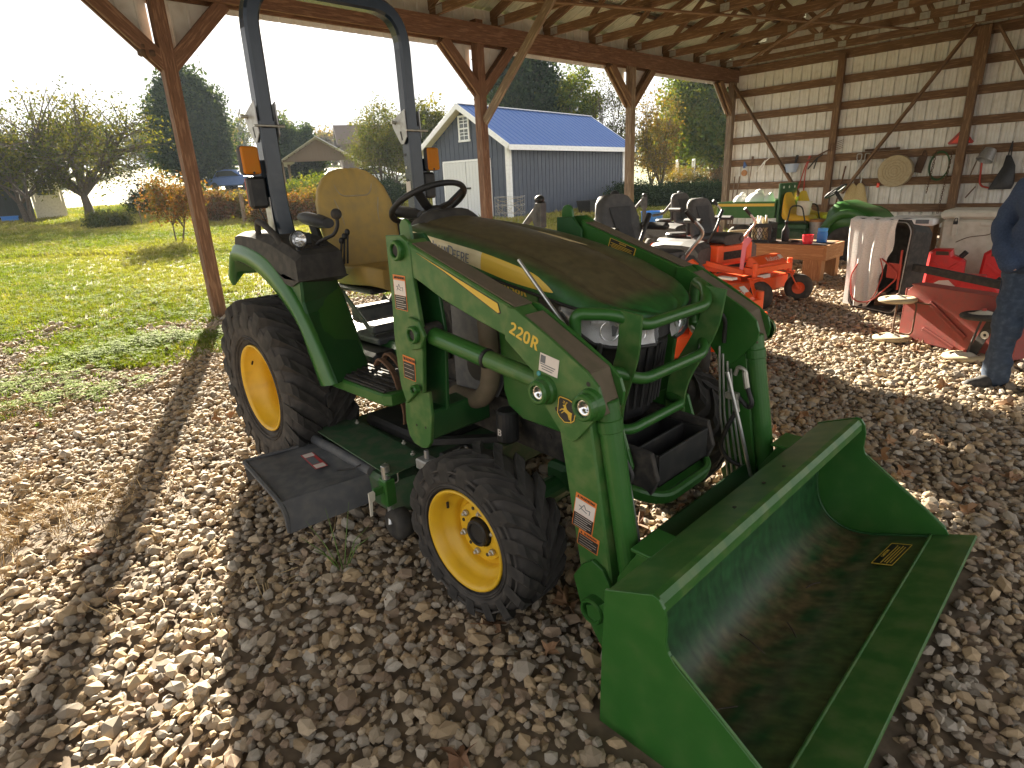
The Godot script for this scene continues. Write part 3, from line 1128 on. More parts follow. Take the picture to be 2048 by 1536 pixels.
func ag_wheel(parent: Node3D, n: String, r: float, w: float, rim_r: float, lugs: int, lug_h: float, front: bool) -> MeshInstance3D:
	# the wheel's outer face looks along -x; origin on the axle at the middle of the tyre
	var ax := Transform3D(Basis(Vector3(0, 1, 0), Vector3(-1, 0, 0), Vector3(0, 0, 1)), Vector3.ZERO)
	var h := w * 0.5
	var rc := r - lug_h
	var st := mb()
	var prof := [[rim_r - 0.012, -h * 0.72], [rim_r + 0.012, -h * 0.84], [rim_r + (rc - rim_r) * 0.35, -h * 1.0], [rim_r + (rc - rim_r) * 0.62, -h * 1.03], [rc - 0.045, -h * 0.98], [rc - 0.012, -h * 0.86], [rc, -h * 0.6], [rc + 0.006, 0.0], [rc, h * 0.6], [rc - 0.012, h * 0.86], [rc - 0.045, h * 0.98], [rim_r + (rc - rim_r) * 0.62, h * 1.03], [rim_r + (rc - rim_r) * 0.35, h * 1.0], [rim_r + 0.022, h * 0.90], [rim_r + 0.012, h * 0.84], [rim_r - 0.012, h * 0.72]]
	lathe(st, ax, prof, 56, true)
	var tyre := part(parent, n, st, M.tyre_side)
	# moulded rings and lettering band on the sidewall
	st = mb()
	for q in [0.16, 0.24, 0.78]:
		var rr: float = rim_r + (rc - rim_r) * q
		var yy: float = h * (0.93 + 0.10 * sin(q * 3.0))
		lathe(st, ax, [[rr - 0.004, yy - 0.003], [rr, yy + 0.0045], [rr + 0.004, yy - 0.003]], 56, true)
	part(tyre, "sidewall_ring", st, M.tyre_side)
	# tread bars: each runs from the shoulder to just past the middle, slanting and curved
	for sgn in [-1.0, 1.0]:
		var proto: ArrayMesh = null
		st = mb()
		var bw := TAU * r / lugs * 0.42
		var rings := []
		var keys := [[1.045, -0.085, 0.040], [1.005, -0.055, 0.012], [0.86, 0.0, 0.0], [0.45, 0.12, 0.0], [0.08, 0.26, 0.0], [-0.06, 0.30, 0.0]]
		for q in keys:
			var yy: float = q[0] * h * sgn
			var a: float = q[1] * 1.15 * (1.0 if sgn > 0 else 1.0)
			var drop: float = 0.0 if q[0] < 1.02 else (0.45 * (rc - rim_r) - 0.05)
			var top: float = r - q[2] * 0.9 - maxf(drop, 0.0)
			var bot: float = rc - 0.02 - q[2] - maxf(drop + 0.005, 0.0)
			var ring := []
			for c in [[-0.62, 0], [-0.46, 1], [0.46, 1], [0.62, 0]]:
				var th: float = a + c[0] * bw / r
				var rr: float = top if c[1] == 1 else bot
				ring.append(ax * Vector3(cos(th) * rr, yy, sin(th) * rr))
			rings.append(ring)
		loft(st, rings, true, false)
		st.generate_normals()
		proto = st.commit()
		for k in lugs:
			var ang := TAU * (k + (0.5 if sgn > 0 else 0.0)) / lugs
			meshpart(tyre, "tread_bar", proto, M.tyre, Transform3D(Basis(Vector3.RIGHT, ang), Vector3.ZERO))
	# rim
	st = mb()
	var o := h * 0.86
	if front:
		lathe(st, ax, [[rim_r - 0.016, o - 0.02], [rim_r + 0.004, o + 0.004], [rim_r, o + 0.012], [rim_r - 0.008, o + 0.010], [rim_r - 0.016, o - 0.004], [rim_r - 0.026, o - 0.03], [rim_r - 0.030, o - 0.055], [rim_r - 0.050, o - 0.062], [rim_r - 0.056, o - 0.085], [rim_r - 0.058, -h * 0.75]], 48, true)
		lathe(st, ax, [[rim_r - 0.056, o - 0.098], [0.118, o - 0.092], [0.112, o - 0.078], [0.075, o - 0.076], [0.060, o - 0.076]], 48, false)
	else:
		lathe(st, ax, [[rim_r - 0.016, o - 0.02], [rim_r + 0.004, o + 0.004], [rim_r, o + 0.012], [rim_r - 0.008, o + 0.010], [rim_r - 0.016, o - 0.006], [rim_r - 0.024, o - 0.07], [rim_r - 0.044, o - 0.078], [rim_r - 0.048, o - 0.17], [rim_r - 0.035, o - 0.18], [rim_r - 0.034, -h * 0.8]], 48, true)
		lathe(st, ax, [[rim_r - 0.050, o - 0.155], [0.13, o - 0.15], [0.11, o - 0.13], [0.05, o - 0.13]], 48, false)
	var rim := part(tyre, "rim", st, M.yellow)
	st = mb()
	var depth := o - 0.076 if front else o - 0.13
	lathe(st, ax, [[0.052, depth - 0.01], [0.052, depth + 0.018], [0.047, depth + 0.024], [0.040, depth + 0.024], [0.037, depth + 0.014], [0.0, depth + 0.014]], 28, false)
	part(tyre, "hub_cap", st, M.black)
	if front:
		for k in 6:
			st = mb()
			var t := TAU * k / 6.0 + 0.35
			var c := Vector3(-depth, sin(t) * 0.088, cos(t) * 0.088)
			cyl(st, c, c + Vector3(-0.016, 0, 0), 0.013, 6)
			cyl(st, c + Vector3(-0.012, 0, 0), c + Vector3(-0.026, 0, 0), 0.007, 8)
			part(tyre, "wheel_bolt", st, M.zinc)
		for k in 6:
			st = mb()
			var t := TAU * (k + 0.5) / 6.0 + 0.35
			var c := Vector3(-depth - 0.001, sin(t) * 0.092, cos(t) * 0.092)
			cyl(st, c + Vector3(0.003, 0, 0), c + Vector3(-0.0015, 0, 0), 0.007, 10, 0.0005)
			part(tyre, "bolt_hole", st, M.print_black)
	# valve
	st = mb()
	var v := Vector3(-(o - 0.045), sin(2.6) * (rim_r - 0.03), cos(2.6) * (rim_r - 0.03))
	tube(st, [v, v + Vector3(-0.012, -0.012, 0.016)], 0.0055, 8)
	part(tyre, "valve", st, M.black)
	return tyre

func sticker(parent: Node3D, n: String, xf: Transform3D, w: float, h: float, kind: String) -> void:
	# printed label: a thin sheet with its bands and lines of print
	var st := mb()
	box(st, xf, Vector3(w, h, 0.0008), 0.0)
	var base = M.print_orange if kind == "warning" else (M.print_white if kind == "paper" else M.print_black)
	var s := part(parent, n, st, base)
	var at := func(x: float, y: float, z: float) -> Transform3D: return xf * Transform3D(Basis(), Vector3(x, y, z))
	if kind == "warning":
		var tall := h > w * 1.4
		var hh := h * (0.14 if tall else 0.26)
		var y1 := h * 0.5 - hh
		lettering(s, "lettering", "WARNING", hh * 0.50, at.call(w * 0.08, h * 0.5 - hh * 0.5, 0.0008), M.print_black)
		st = mb()
		plate(st, at.call(-w * 0.36, h * 0.5 - hh * 0.5, 0.0006), [Vector2(-hh * 0.3, -hh * 0.25), Vector2(hh * 0.3, -hh * 0.25), Vector2(0, hh * 0.3)], 0.0006, 0.0001)
		part(s, "warning_triangle", st, M.print_black)
		var low := -h * 0.5 + w * 0.03
		var mid := low
		if tall:
			mid = low + (y1 - low) * 0.48
			st = mb()
			box(st, at.call(0, (mid + y1) * 0.5, 0.0008), Vector3(w * 0.93, y1 - mid - 0.002, 0.0006), 0.0)
			part(s, "white_panel", st, M.print_white)
			st = mb()
			var c := Vector2(0, (mid + y1) * 0.5)
			var k := w * 0.2
			for l in [[-1.2, -0.7, -0.2, 0.9], [-0.2, 0.9, 0.3, 0.0], [0.3, 0.0, 1.3, 0.2], [-0.6, 0.1, -1.4, 0.3], [-0.8, -0.2, 0.6, -0.6], [1.3, 0.2, 1.2, -0.7]]:
				bar(st, at.call(c.x + l[0] * k, c.y + l[1] * k, 0.0014).origin, at.call(c.x + l[2] * k, c.y + l[3] * k, 0.0014).origin, w * 0.03, 0.0006, 0.0, xf.basis.z)
			part(s, "pictogram", st, M.print_grey)
		st = mb()
		box(st, at.call(0, (mid if tall else y1) * 0.5 + low * 0.5, 0.0008), Vector3(w * 0.93, (mid if tall else y1) - low, 0.0006), 0.0)
		part(s, "text_panel", st, M.print_black)
		st = mb()
		var rows := 6 if tall else 4
		for k in rows:
			var yy := lerpf(low, mid if tall else y1, (k + 0.6) / (rows + 0.2))
			var wd := w * (0.8 if k % 3 else 0.62)
			box(st, at.call((wd - w * 0.8) * 0.5, yy, 0.0012), Vector3(wd, h * 0.012, 0.0006), 0.0)
		part(s, "print_lines", st, M.print_white).set_meta("kind", "stuff")
	elif kind == "paper":
		st = mb()
		box(st, at.call(-w * 0.32, h * 0.2, 0.0008), Vector3(w * 0.26, h * 0.42, 0.0006), 0.0)
		part(s, "grey_block", st, M.print_grey)
		st = mb()
		for k in 3:
			box(st, at.call(-w * 0.05, -h * (0.08 + 0.13 * k), 0.0008), Vector3(w * (0.8 - 0.12 * k), h * 0.045, 0.0006), 0.0)
		part(s, "print_lines", st, M.print_grey).set_meta("kind", "stuff")
	else:
		st = mb()
		for k in 4:
			box(st, at.call(-w * 0.02, h * (0.1 - 0.14 * k), 0.0008), Vector3(w * (0.86 - 0.1 * (k % 2)), h * 0.05, 0.0006), 0.0)
		part(s, "print_lines", st, M.yellow_decal).set_meta("kind", "stuff")
		lettering(s, "lettering", "CAUTION", h * 0.15, at.call(0, h * 0.33, 0.0006), M.yellow_decal)
		st = mb()
		for q in [[0, 0.5, 1, 0.04], [0, -0.5, 1, 0.04], [0.5, 0, 0.03, 1], [-0.5, 0, 0.03, 1]]:
			box(st, at.call(q[0] * w, q[1] * h, 0.0004), Vector3(q[2] * w, q[3] * h, 0.001), 0.0)
		part(s, "border", st, M.yellow_decal)

# frame for flat things on a flank: right along +z, up along +y tilted by a, facing -x (s = -1) or +x
func flank(s: float, at: Vector3, a := 0.0) -> Transform3D:
	var bs := Basis(Vector3(0, 0, 1) if s < 0 else Vector3(0, 0, -1), Vector3.UP, Vector3(s, 0, 0))
	return Transform3D(bs * Basis(Vector3(0, 0, 1), a), at)

func hood_rows() -> Array:
	# z, half width low, y low, x side, y side, x shoulder, y shoulder, x crease, y crease, y centre
	return spline([
		[0.955, 0.285, 1.238, 0.280, 1.296, 0.236, 1.336, 0.165, 1.345, 1.368],
		[1.20, 0.300, 1.205, 0.296, 1.278, 0.242, 1.311, 0.168, 1.312, 1.334],
		[1.50, 0.306, 1.160, 0.302, 1.236, 0.250, 1.262, 0.172, 1.259, 1.280],
		[1.80, 0.310, 1.112, 0.302, 1.168, 0.252, 1.188, 0.176, 1.178, 1.198],
		[1.97, 0.306, 1.082, 0.292, 1.112, 0.244, 1.122, 0.180, 1.100, 1.124],
		[2.06, 0.284, 1.064, 0.268, 1.080, 0.224, 1.086, 0.168, 1.072, 1.088],
		[2.13, 0.215, 1.044, 0.200, 1.052, 0.165, 1.058, 0.120, 1.054, 1.060],
		[2.165, 0.120, 1.026, 0.110, 1.032, 0.090, 1.036, 0.065, 1.037, 1.040],
		[2.178, 0.030, 1.016, 0.027, 1.019, 0.022, 1.021, 0.014, 1.022, 1.023]], 5)

func hood_part(t: Node3D) -> MeshInstance3D:
	var dust := Color(0.112, 0.092, 0.046)
	var film := Color(0.050, 0.100, 0.028)
	var paint := Color(0.020, 0.118, 0.022)
	var st := mb()
	st.set_smooth_group(1)
	var rings := []
	var cols := []
	for r in hood_rows():
		var half := [[r[1], r[2]], [lerpf(r[1], r[3], 0.5) + 0.004, lerpf(r[2], r[4], 0.5)], [r[3], r[4]], [lerpf(r[3], r[5], 0.5) + 0.010, lerpf(r[4], r[6], 0.5) + 0.010], [r[5], r[6]], [r[7] + 0.006, r[8] + 0.001], [r[7], r[8] - 0.002], [r[7] * 0.92, r[8] + 0.007], [r[7] * 0.5, lerpf(r[8], r[9], 0.8)], [0.0, r[9]]]
		var ring := []
		var col := []
		var nose := smoothstep(2.01, 2.12, r[0])
		for k in half.size():
			ring.append(Vector3(-half[k][0], half[k][1], r[0]))
			var d: Color = paint if k < 2 else (paint.lerp(film, 0.3) if k == 2 else (film if k == 3 else (film.lerp(dust, 0.55) if k == 4 else dust)))
			col.append(d.lerp(paint, nose))
		for k in range(half.size() - 2, -1, -1):
			ring.append(Vector3(half[k][0], half[k][1], r[0]))
			col.append(col[k])
		rings.append(ring)
		cols.append(col)
	for i in rings.size() - 1:
		for k in rings[i].size() - 1:
			for q in [[0, 0], [1, 1], [1, 0], [0, 0], [0, 1], [1, 1]]:
				st.set_color(cols[i + q[0]][k + q[1]])
				st.add_vertex(rings[i + q[0]][k + q[1]])
	return part(t, "hood", st, M.hood)

# how far out the hood's flank lies at that height
func hood_x(z: float, y: float) -> float:
	var rows := hood_rows()
	var i := 0
	while i < rows.size() - 2 and z > rows[i + 1][0]:
		i += 1
	var t := clampf((z - rows[i][0]) / (rows[i + 1][0] - rows[i][0]), 0.0, 1.0)
	var r := []
	for j in 10:
		r.append(lerpf(rows[i][j], rows[i + 1][j], t))
	var line := [[r[1], r[2]], [lerpf(r[1], r[3], 0.5) + 0.004, lerpf(r[2], r[4], 0.5)], [r[3], r[4]], [lerpf(r[3], r[5], 0.5) + 0.010, lerpf(r[4], r[6], 0.5) + 0.010], [r[5], r[6]]]
	for k in 4:
		if y <= line[k + 1][1]:
			return lerpf(line[k][0], line[k + 1][0], clampf((y - line[k][1]) / maxf(line[k + 1][1] - line[k][1], 0.001), -0.5, 1.0))
	return r[5]

func tractor() -> void:
	var t := thing("loader_tractor", "large green compact tractor with yellow wheels, front loader bucket and belly mower", "tractor")
	# wheels
	for s in [-1.0, 1.0]:
		var rear := ag_wheel(t, "rear_wheel", 0.507, 0.355, 0.250, 20, 0.034, false)
		rear.position = Vector3(0.558 * s, 0.462, 0)
		rear.rotation.y = 0.0 if s < 0 else PI
		var fr := ag_wheel(t, "front_wheel", 0.317, 0.225, 0.195, 17, 0.022, true)
		fr.position = Vector3(0.650 * s, 0.280, 1.82)
		fr.rotation.y = (0.0 if s < 0 else PI) + 0.03
	# running gear
	var st := mb()
	bx(st, Vector3(0, 0.52, 0.35), Vector3(0.36, 0.36, 1.3), 0.03)
	bx(st, Vector3(0, 0.50, -0.05), Vector3(0.44, 0.42, 0.5), 0.04)
	cyl(st, Vector3(-0.42, 0.475, 0), Vector3(0.42, 0.475, 0), 0.11, 18)
	part(t, "transmission", st, M.green_dark)
	st = mb()
	cyl(st, Vector3(-0.56, 0.290, 1.82), Vector3(0.56, 0.290, 1.82), 0.055, 16)
	bx(st, Vector3(0, 0.33, 1.82), Vector3(0.5, 0.13, 0.12), 0.02)
	for s in [-1.0, 1.0]:
		cyl(st, Vector3(0.52 * s, 0.18, 1.82), Vector3(0.52 * s, 0.42, 1.82), 0.05, 14)
	part(t, "front_axle", st, M.green_dark)
	st = mb()
	for s in [-1.0, 1.0]:
		upright(st, 0.19 * s, 0.215 * s, zy([0.8, 0.44, 2.25, 0.38, 2.28, 0.46, 2.25, 0.56, 1.6, 0.60, 0.8, 0.62]))
	part(t, "frame_rail", st, M.grime)
	for s in [-1.0, 1.0]:
		for k in 5:
			st = mb()
			var z := 1.25 + k * 0.17
			cyl(st, Vector3(0.214 * s, 0.53 - k * 0.012, z), Vector3(0.217 * s, 0.53 - k * 0.012, z), 0.014, 10, 0.0005)
			part(t, "rail_hole", st, M.print_black)
	st = mb()
	bx(st, Vector3(0, 0.80, 1.42), Vector3(0.40, 0.46, 0.80), 0.04)
	bx(st, Vector3(0, 1.04, 1.50), Vector3(0.44, 0.12, 0.9), 0.03)
	for k in 6:
		tube(st, fillet([Vector3(-0.21, 0.98 - k * 0.03, 1.05 + k * 0.10), Vector3(-0.235, 0.9 - k * 0.02, 1.10 + k * 0.10), Vector3(-0.215, 0.72, 1.12 + k * 0.11)], 0.05), 0.013, 8)
	part(t, "engine", st, M.grime)
	# fan shroud and intake hose seen behind the loader mast
	st = mb()
	upright(st, -0.262, -0.250, zy([1.22, 0.62, 1.50, 0.62, 1.56, 0.72, 1.54, 0.98, 1.22, 1.0]))
	part(t, "engine_shield", st, M.shield)
	st = mb()
	upright(st, -0.268, -0.263, disc(Vector2(1.38, 0.74), 0.065, 18))
	part(t, "shield_opening", st, M.print_black)
	st = mb()
	tube(st, fillet([Vector3(-0.27, 1.0, 1.47), Vector3(-0.31, 0.96, 1.52), Vector3(-0.32, 0.72, 1.54), Vector3(-0.30, 0.60, 1.44), Vector3(-0.27, 0.58, 1.22)], 0.12, 6), 0.042, 14)
	part(t, "intake_hose", st, M.dust)
	st = mb()
	cyl(st, Vector3(-0.30, 0.46, 1.60), Vector3(-0.30, 0.60, 1.60), 0.048, 20, 0.008)
	var filt := part(t, "oil_filter", st, M.black)
	lettering(filt, "lettering", "B", 0.03, flank(-1, Vector3(-0.349, 0.51, 1.60)), M.print_white)
	# engine side panels
	for s in [-1.0, 1.0]:
		st = mb()
		upright(st, 0.268 * s, 0.290 * s, zy([1.56, 0.95, 1.575, 0.68, 1.60, 0.615, 1.68, 0.575, 1.90, 0.57, 2.02, 0.62, 2.05, 0.92, 1.80, 1.04, 1.62, 1.02]), 0.006)
		part(t, "engine_panel", st, M.green)
		st = mb()
		upright(st, 0.276 * s, 0.298 * s, zy([1.02, 1.225, 1.20, 1.198, 1.50, 1.152, 1.795, 1.106, 1.795, 1.06, 1.50, 1.055, 1.20, 1.09, 1.02, 1.12]), 0.004)
		var up := part(t, "upper_panel", st, M.green_dusty)
		lettering(up, "model_number", "2038R", 0.040, flank(s, Vector3(0.2990 * s, 1.118, 1.665), -0.10 * -s), M.yellow_decal)
	hood_part(t)
	# hood seam and flank stripe
	for s in [-1.0, 1.0]:
		st = mb()
		var rows := hood_rows()
		var path := []
		for r in rows:
			path.append(Vector3((r[1] + 0.001) * s, r[2] - 0.004, r[0]))
		tube(st, path, 0.006, 6)
		part(t, "hood_seam", st, M.black)
		var keys := [[0.985, 1.252, 1.318], [1.185, 1.243, 1.293], [1.376, 1.207, 1.266], [1.50, 1.180, 1.246], [1.65, 1.148, 1.215], [1.78, 1.130, 1.182], [1.85, 1.123, 1.148], [1.885, 1.122, 1.124]]
		var fine := spline(keys, 3)
		for zone in 2:
			st = mb()
			st.set_smooth_group(1)
			for i in fine.size() - 1:
				var a: Array = fine[i]
				var b: Array = fine[i + 1]
				if (a[0] < 1.50) != (zone == 0):
					continue
				for k in 6:
					var f0 := k / 6.0
					var f1 := (k + 1) / 6.0
					var pt := func(row: Array, f: float) -> Vector3:
						var y: float = lerpf(row[1], row[2], f)
						return Vector3((hood_x(row[0], y) + 0.003) * s, y, row[0])
					quad(st, pt.call(a, f0), pt.call(a, f1), pt.call(b, f1), pt.call(b, f0))
			part(t, "hood_stripe", st, M.silver_print if zone == 0 else M.yellow_decal)
		var jd: MeshInstance3D = null
		for q in [["J", 0.0, 0.046], ["OHN", 0.054, 0.036], ["D", 0.122, 0.046], ["EERE", 0.188, 0.036]]:
			var dz: float = q[1] if s < 0 else 0.23 - q[1]
			var z := 1.192 + dz
			var y := 1.258 - 0.147 * dz - (0.005 if q[2] < 0.04 else 0.0)
			var f := flank(s, Vector3((hood_x(z, y) + 0.008) * s, y, z), -0.147 if s < 0 else 0.147)
			if jd == null:
				jd = lettering(t, "maker_name", q[0], q[2], f, M.blue_print, false)
			else:
				lettering(jd, "lettering", q[0], q[2], jd.transform.affine_inverse() * f, M.blue_print, false)
	# grille
	st = mb()
	var rings := []
	for q in [[1.10, 1.0, 0.0], [0.935, 0.99, 0.0], [0.915, 0.72, -0.01], [0.80, 0.66, -0.03], [0.64, 0.56, -0.055], [0.60, 0.56, -0.06]]:
		var ring := []
		for p in [[0.30, 1.80], [0.302, 1.95], [0.285, 2.03], [0.235, 2.09], [0.15, 2.13], [0.0, 2.148], [-0.15, 2.13], [-0.235, 2.09], [-0.285, 2.03], [-0.302, 1.95], [-0.30, 1.80]]:
			var py: float = q[0] if q[0] < 1.0 else 1.094 - 0.16 * maxf(0.0, p[1] - 1.80) - 1.2 * pow(maxf(0.0, p[1] - 2.03), 1.5)
			ring.append(Vector3(p[0] * q[1] * 0.985, py, p[1] + q[2] - (1.0 - q[1]) * 0.05))
		rings.append(ring)
	loft(st, rings, true, false)
	var gr := part(t, "grille", st, M.black)
	for k in 7:
		st = mb()
		var gx := -0.12 + k * 0.04
		tube(st, [Vector3(gx, 0.90, 2.128 - absf(gx) * 0.3), Vector3(gx * 0.9, 0.65, 2.092 - absf(gx) * 0.2)], 0.007, 6)
		part(gr, "grille_bar", st, M.black)
	# wrap-round headlights
	for s in [-1.0, 1.0]:
		var plan := [[0.304, 1.915], [0.306, 1.96], [0.298, 2.01], [0.280, 2.046], [0.245, 2.088], [0.19, 2.118], [0.12, 2.142], [0.055, 2.152]]
		var top := [1.078, 1.074, 1.066, 1.058, 1.046, 1.034, 1.022, 1.008]
		var low := [1.060, 1.020, 0.985, 0.958, 0.945, 0.936, 0.930, 0.925]
		for pass_ in 2:
			st = mb()
			st.set_smooth_group(1)
			var off := 0.002 if pass_ == 0 else 0.014
			for k in plan.size() - 1:
				for e in 3:
					var c := func(i: int, f: float) -> Vector3:
						var bulge: float = off + (0.006 * sin(PI * f) if pass_ == 1 else -0.01 * sin(PI * f))
						return Vector3((plan[i][0] + bulge * (0.9 if i < 4 else 0.3)) * s, lerpf(low[i], top[i], f), plan[i][1] + bulge * (0.3 if i < 3 else 0.9))
					quad(st, c.call(k, e / 3.0), c.call(k, (e + 1) / 3.0), c.call(k + 1, (e + 1) / 3.0), c.call(k + 1, e / 3.0))
			if pass_ == 0:
				var hl := part(t, "headlight", st, M.galv)
				for q in [[0.235, 0.995, 2.080, 0.034], [0.125, 0.975, 2.128, 0.030]]:
					st = mb()
					var f := along(Vector3(q[0] * s, q[1], q[2]), Vector3((q[0] + 0.35 * (1.0 if q[0] > 0.2 else 0.2)) * s, q[1], q[2] + 0.5))
					lathe(st, Transform3D(f.basis * Basis(Vector3.RIGHT, PI / 2), Vector3(q[0] * s, q[1], q[2])), [[0.008, -0.022], [q[3] * 0.6, -0.014], [q[3] * 0.9, 0.0], [q[3], 0.010], [q[3] + 0.004, 0.008]], 20, true)
					part(hl, "reflector", st, M.chrome)
				st = mb()
				var edge := []
				for i in plan.size():
					edge.append(Vector3((plan[i][0] + 0.012) * s, low[i] - 0.004, plan[i][1] + 0.010))
				tube(st, edge, 0.007, 6)
				part(hl, "bezel", st, M.black)
			else:
				part(t, "headlight_lens", st, M.lens)
	# brush guard
	st = mb()
	for q in [[1.025, 1.078], [0.832, 0.882]]:
		var pts := []
		for p in [[-0.372, q[1], 2.075], [-0.300, q[1] - 0.004, 2.150], [-0.215, q[0], 2.205], [0.215, q[0], 2.205], [0.300, q[1] - 0.004, 2.150], [0.372, q[1], 2.075]]:
			pts.append(Vector3(p[0], p[1], p[2]))
		tube(st, fillet(pts, 0.05, 5), 0.021, 14)
	for s in [-1.0, 1.0]:
		tube(st, fillet([Vector3(0.346 * s, 1.077, 2.102), Vector3(0.392 * s, 1.082, 2.055), Vector3(0.388 * s, 0.98, 2.052), Vector3(0.390 * s, 0.884, 2.055), Vector3(0.346 * s, 0.881, 2.102)], 0.05, 6), 0.021, 14)
	var guard := part(t, "brush_guard", st, M.green)
	for s in [-1.0, 1.0]:
		st = mb()
		sweep(st, fillet([Vector3(0.284 * s, 1.082, 2.205), Vector3(0.276 * s, 0.95, 2.192), Vector3(0.266 * s, 0.86, 2.160), Vector3(0.236 * s, 0.74, 2.105), Vector3(0.216 * s, 0.64, 2.085), Vector3(0.214 * s, 0.44, 2.10)], 0.06, 4), rect(0.011, 0.088, 0.003), false, Vector3(0, 0, 1))
		part(guard, "guard_plate", st, M.green_dusty)
	st = mb()
	tube(st, fillet([Vector3(-0.214, 0.62, 2.06), Vector3(-0.19, 0.615, 2.14), Vector3(0.19, 0.615, 2.14), Vector3(0.214, 0.62, 2.06)], 0.06), 0.020, 12)
	part(guard, "lower_bar", st, M.green)
	# suitcase box on the nose
	st = mb()
	bx(st, Vector3(0, 0.478, 2.258), Vector3(0.35, 0.125, 0.012), 0.002)
	bx(st, Vector3(0, 0.478, 2.158), Vector3(0.326, 0.125, 0.012), 0.002)
	bx(st, Vector3(0, 0.478, 2.04), Vector3(0.35, 0.125, 0.012), 0.002)
	for s in [-1.0, 1.0]:
		bx(st, Vector3(0.169 * s, 0.478, 2.149), Vector3(0.012, 0.125, 0.206), 0.002)
	bx(st, Vector3(0, 0.42, 2.149), Vector3(0.35, 0.010, 0.23), 0.002)
	var wb := part(t, "weight_box", st, M.black)
	for k in 4:
		st = mb()
		var c := Vector3(-0.07 + 0.12 * (k % 2), 0.426, 2.075 + 0.045 * int(k / 2))
		cyl(st, c, c + Vector3(0, 0.022, 0), 0.013, 6)
		part(wb, "bolt", st, M.zinc)
	st = mb()
	sweep(st, fillet([Vector3(-0.235, 0.44, 1.95), Vector3(-0.25, 0.405, 2.18), Vector3(-0.17, 0.37, 2.285), Vector3(0.17, 0.37, 2.285), Vector3(0.25, 0.405, 2.18), Vector3(0.235, 0.44, 1.95)], 0.08, 6), rect(0.03, 0.05, 0.008), false)
	bx(st, Vector3(0, 0.372, 2.12), Vector3(0.40, 0.02, 0.30), 0.005)
	part(t, "front_bumper", st, M.green)
	for s in [-1.0, 1.0]:
		st = mb()
		upright(st, 0.222 * s, 0.236 * s, zy([1.88, 0.36, 2.16, 0.38, 2.19, 0.50, 2.14, 0.64, 2.06, 0.66, 1.90, 0.56]))
		var br := part(t, "front_bracket", st, M.green)
		for q in [[2.13, 0.46], [2.06, 0.41], [1.98, 0.44]]:
			st = mb()
			cyl(st, Vector3(0.236 * s, q[1], q[0]), Vector3(0.256 * s, q[1], q[0]), 0.016, 6)
			part(br, "bolt", st, M.zinc)
	loader_parts(t)
	cab_parts(t)
	mower_deck(t)

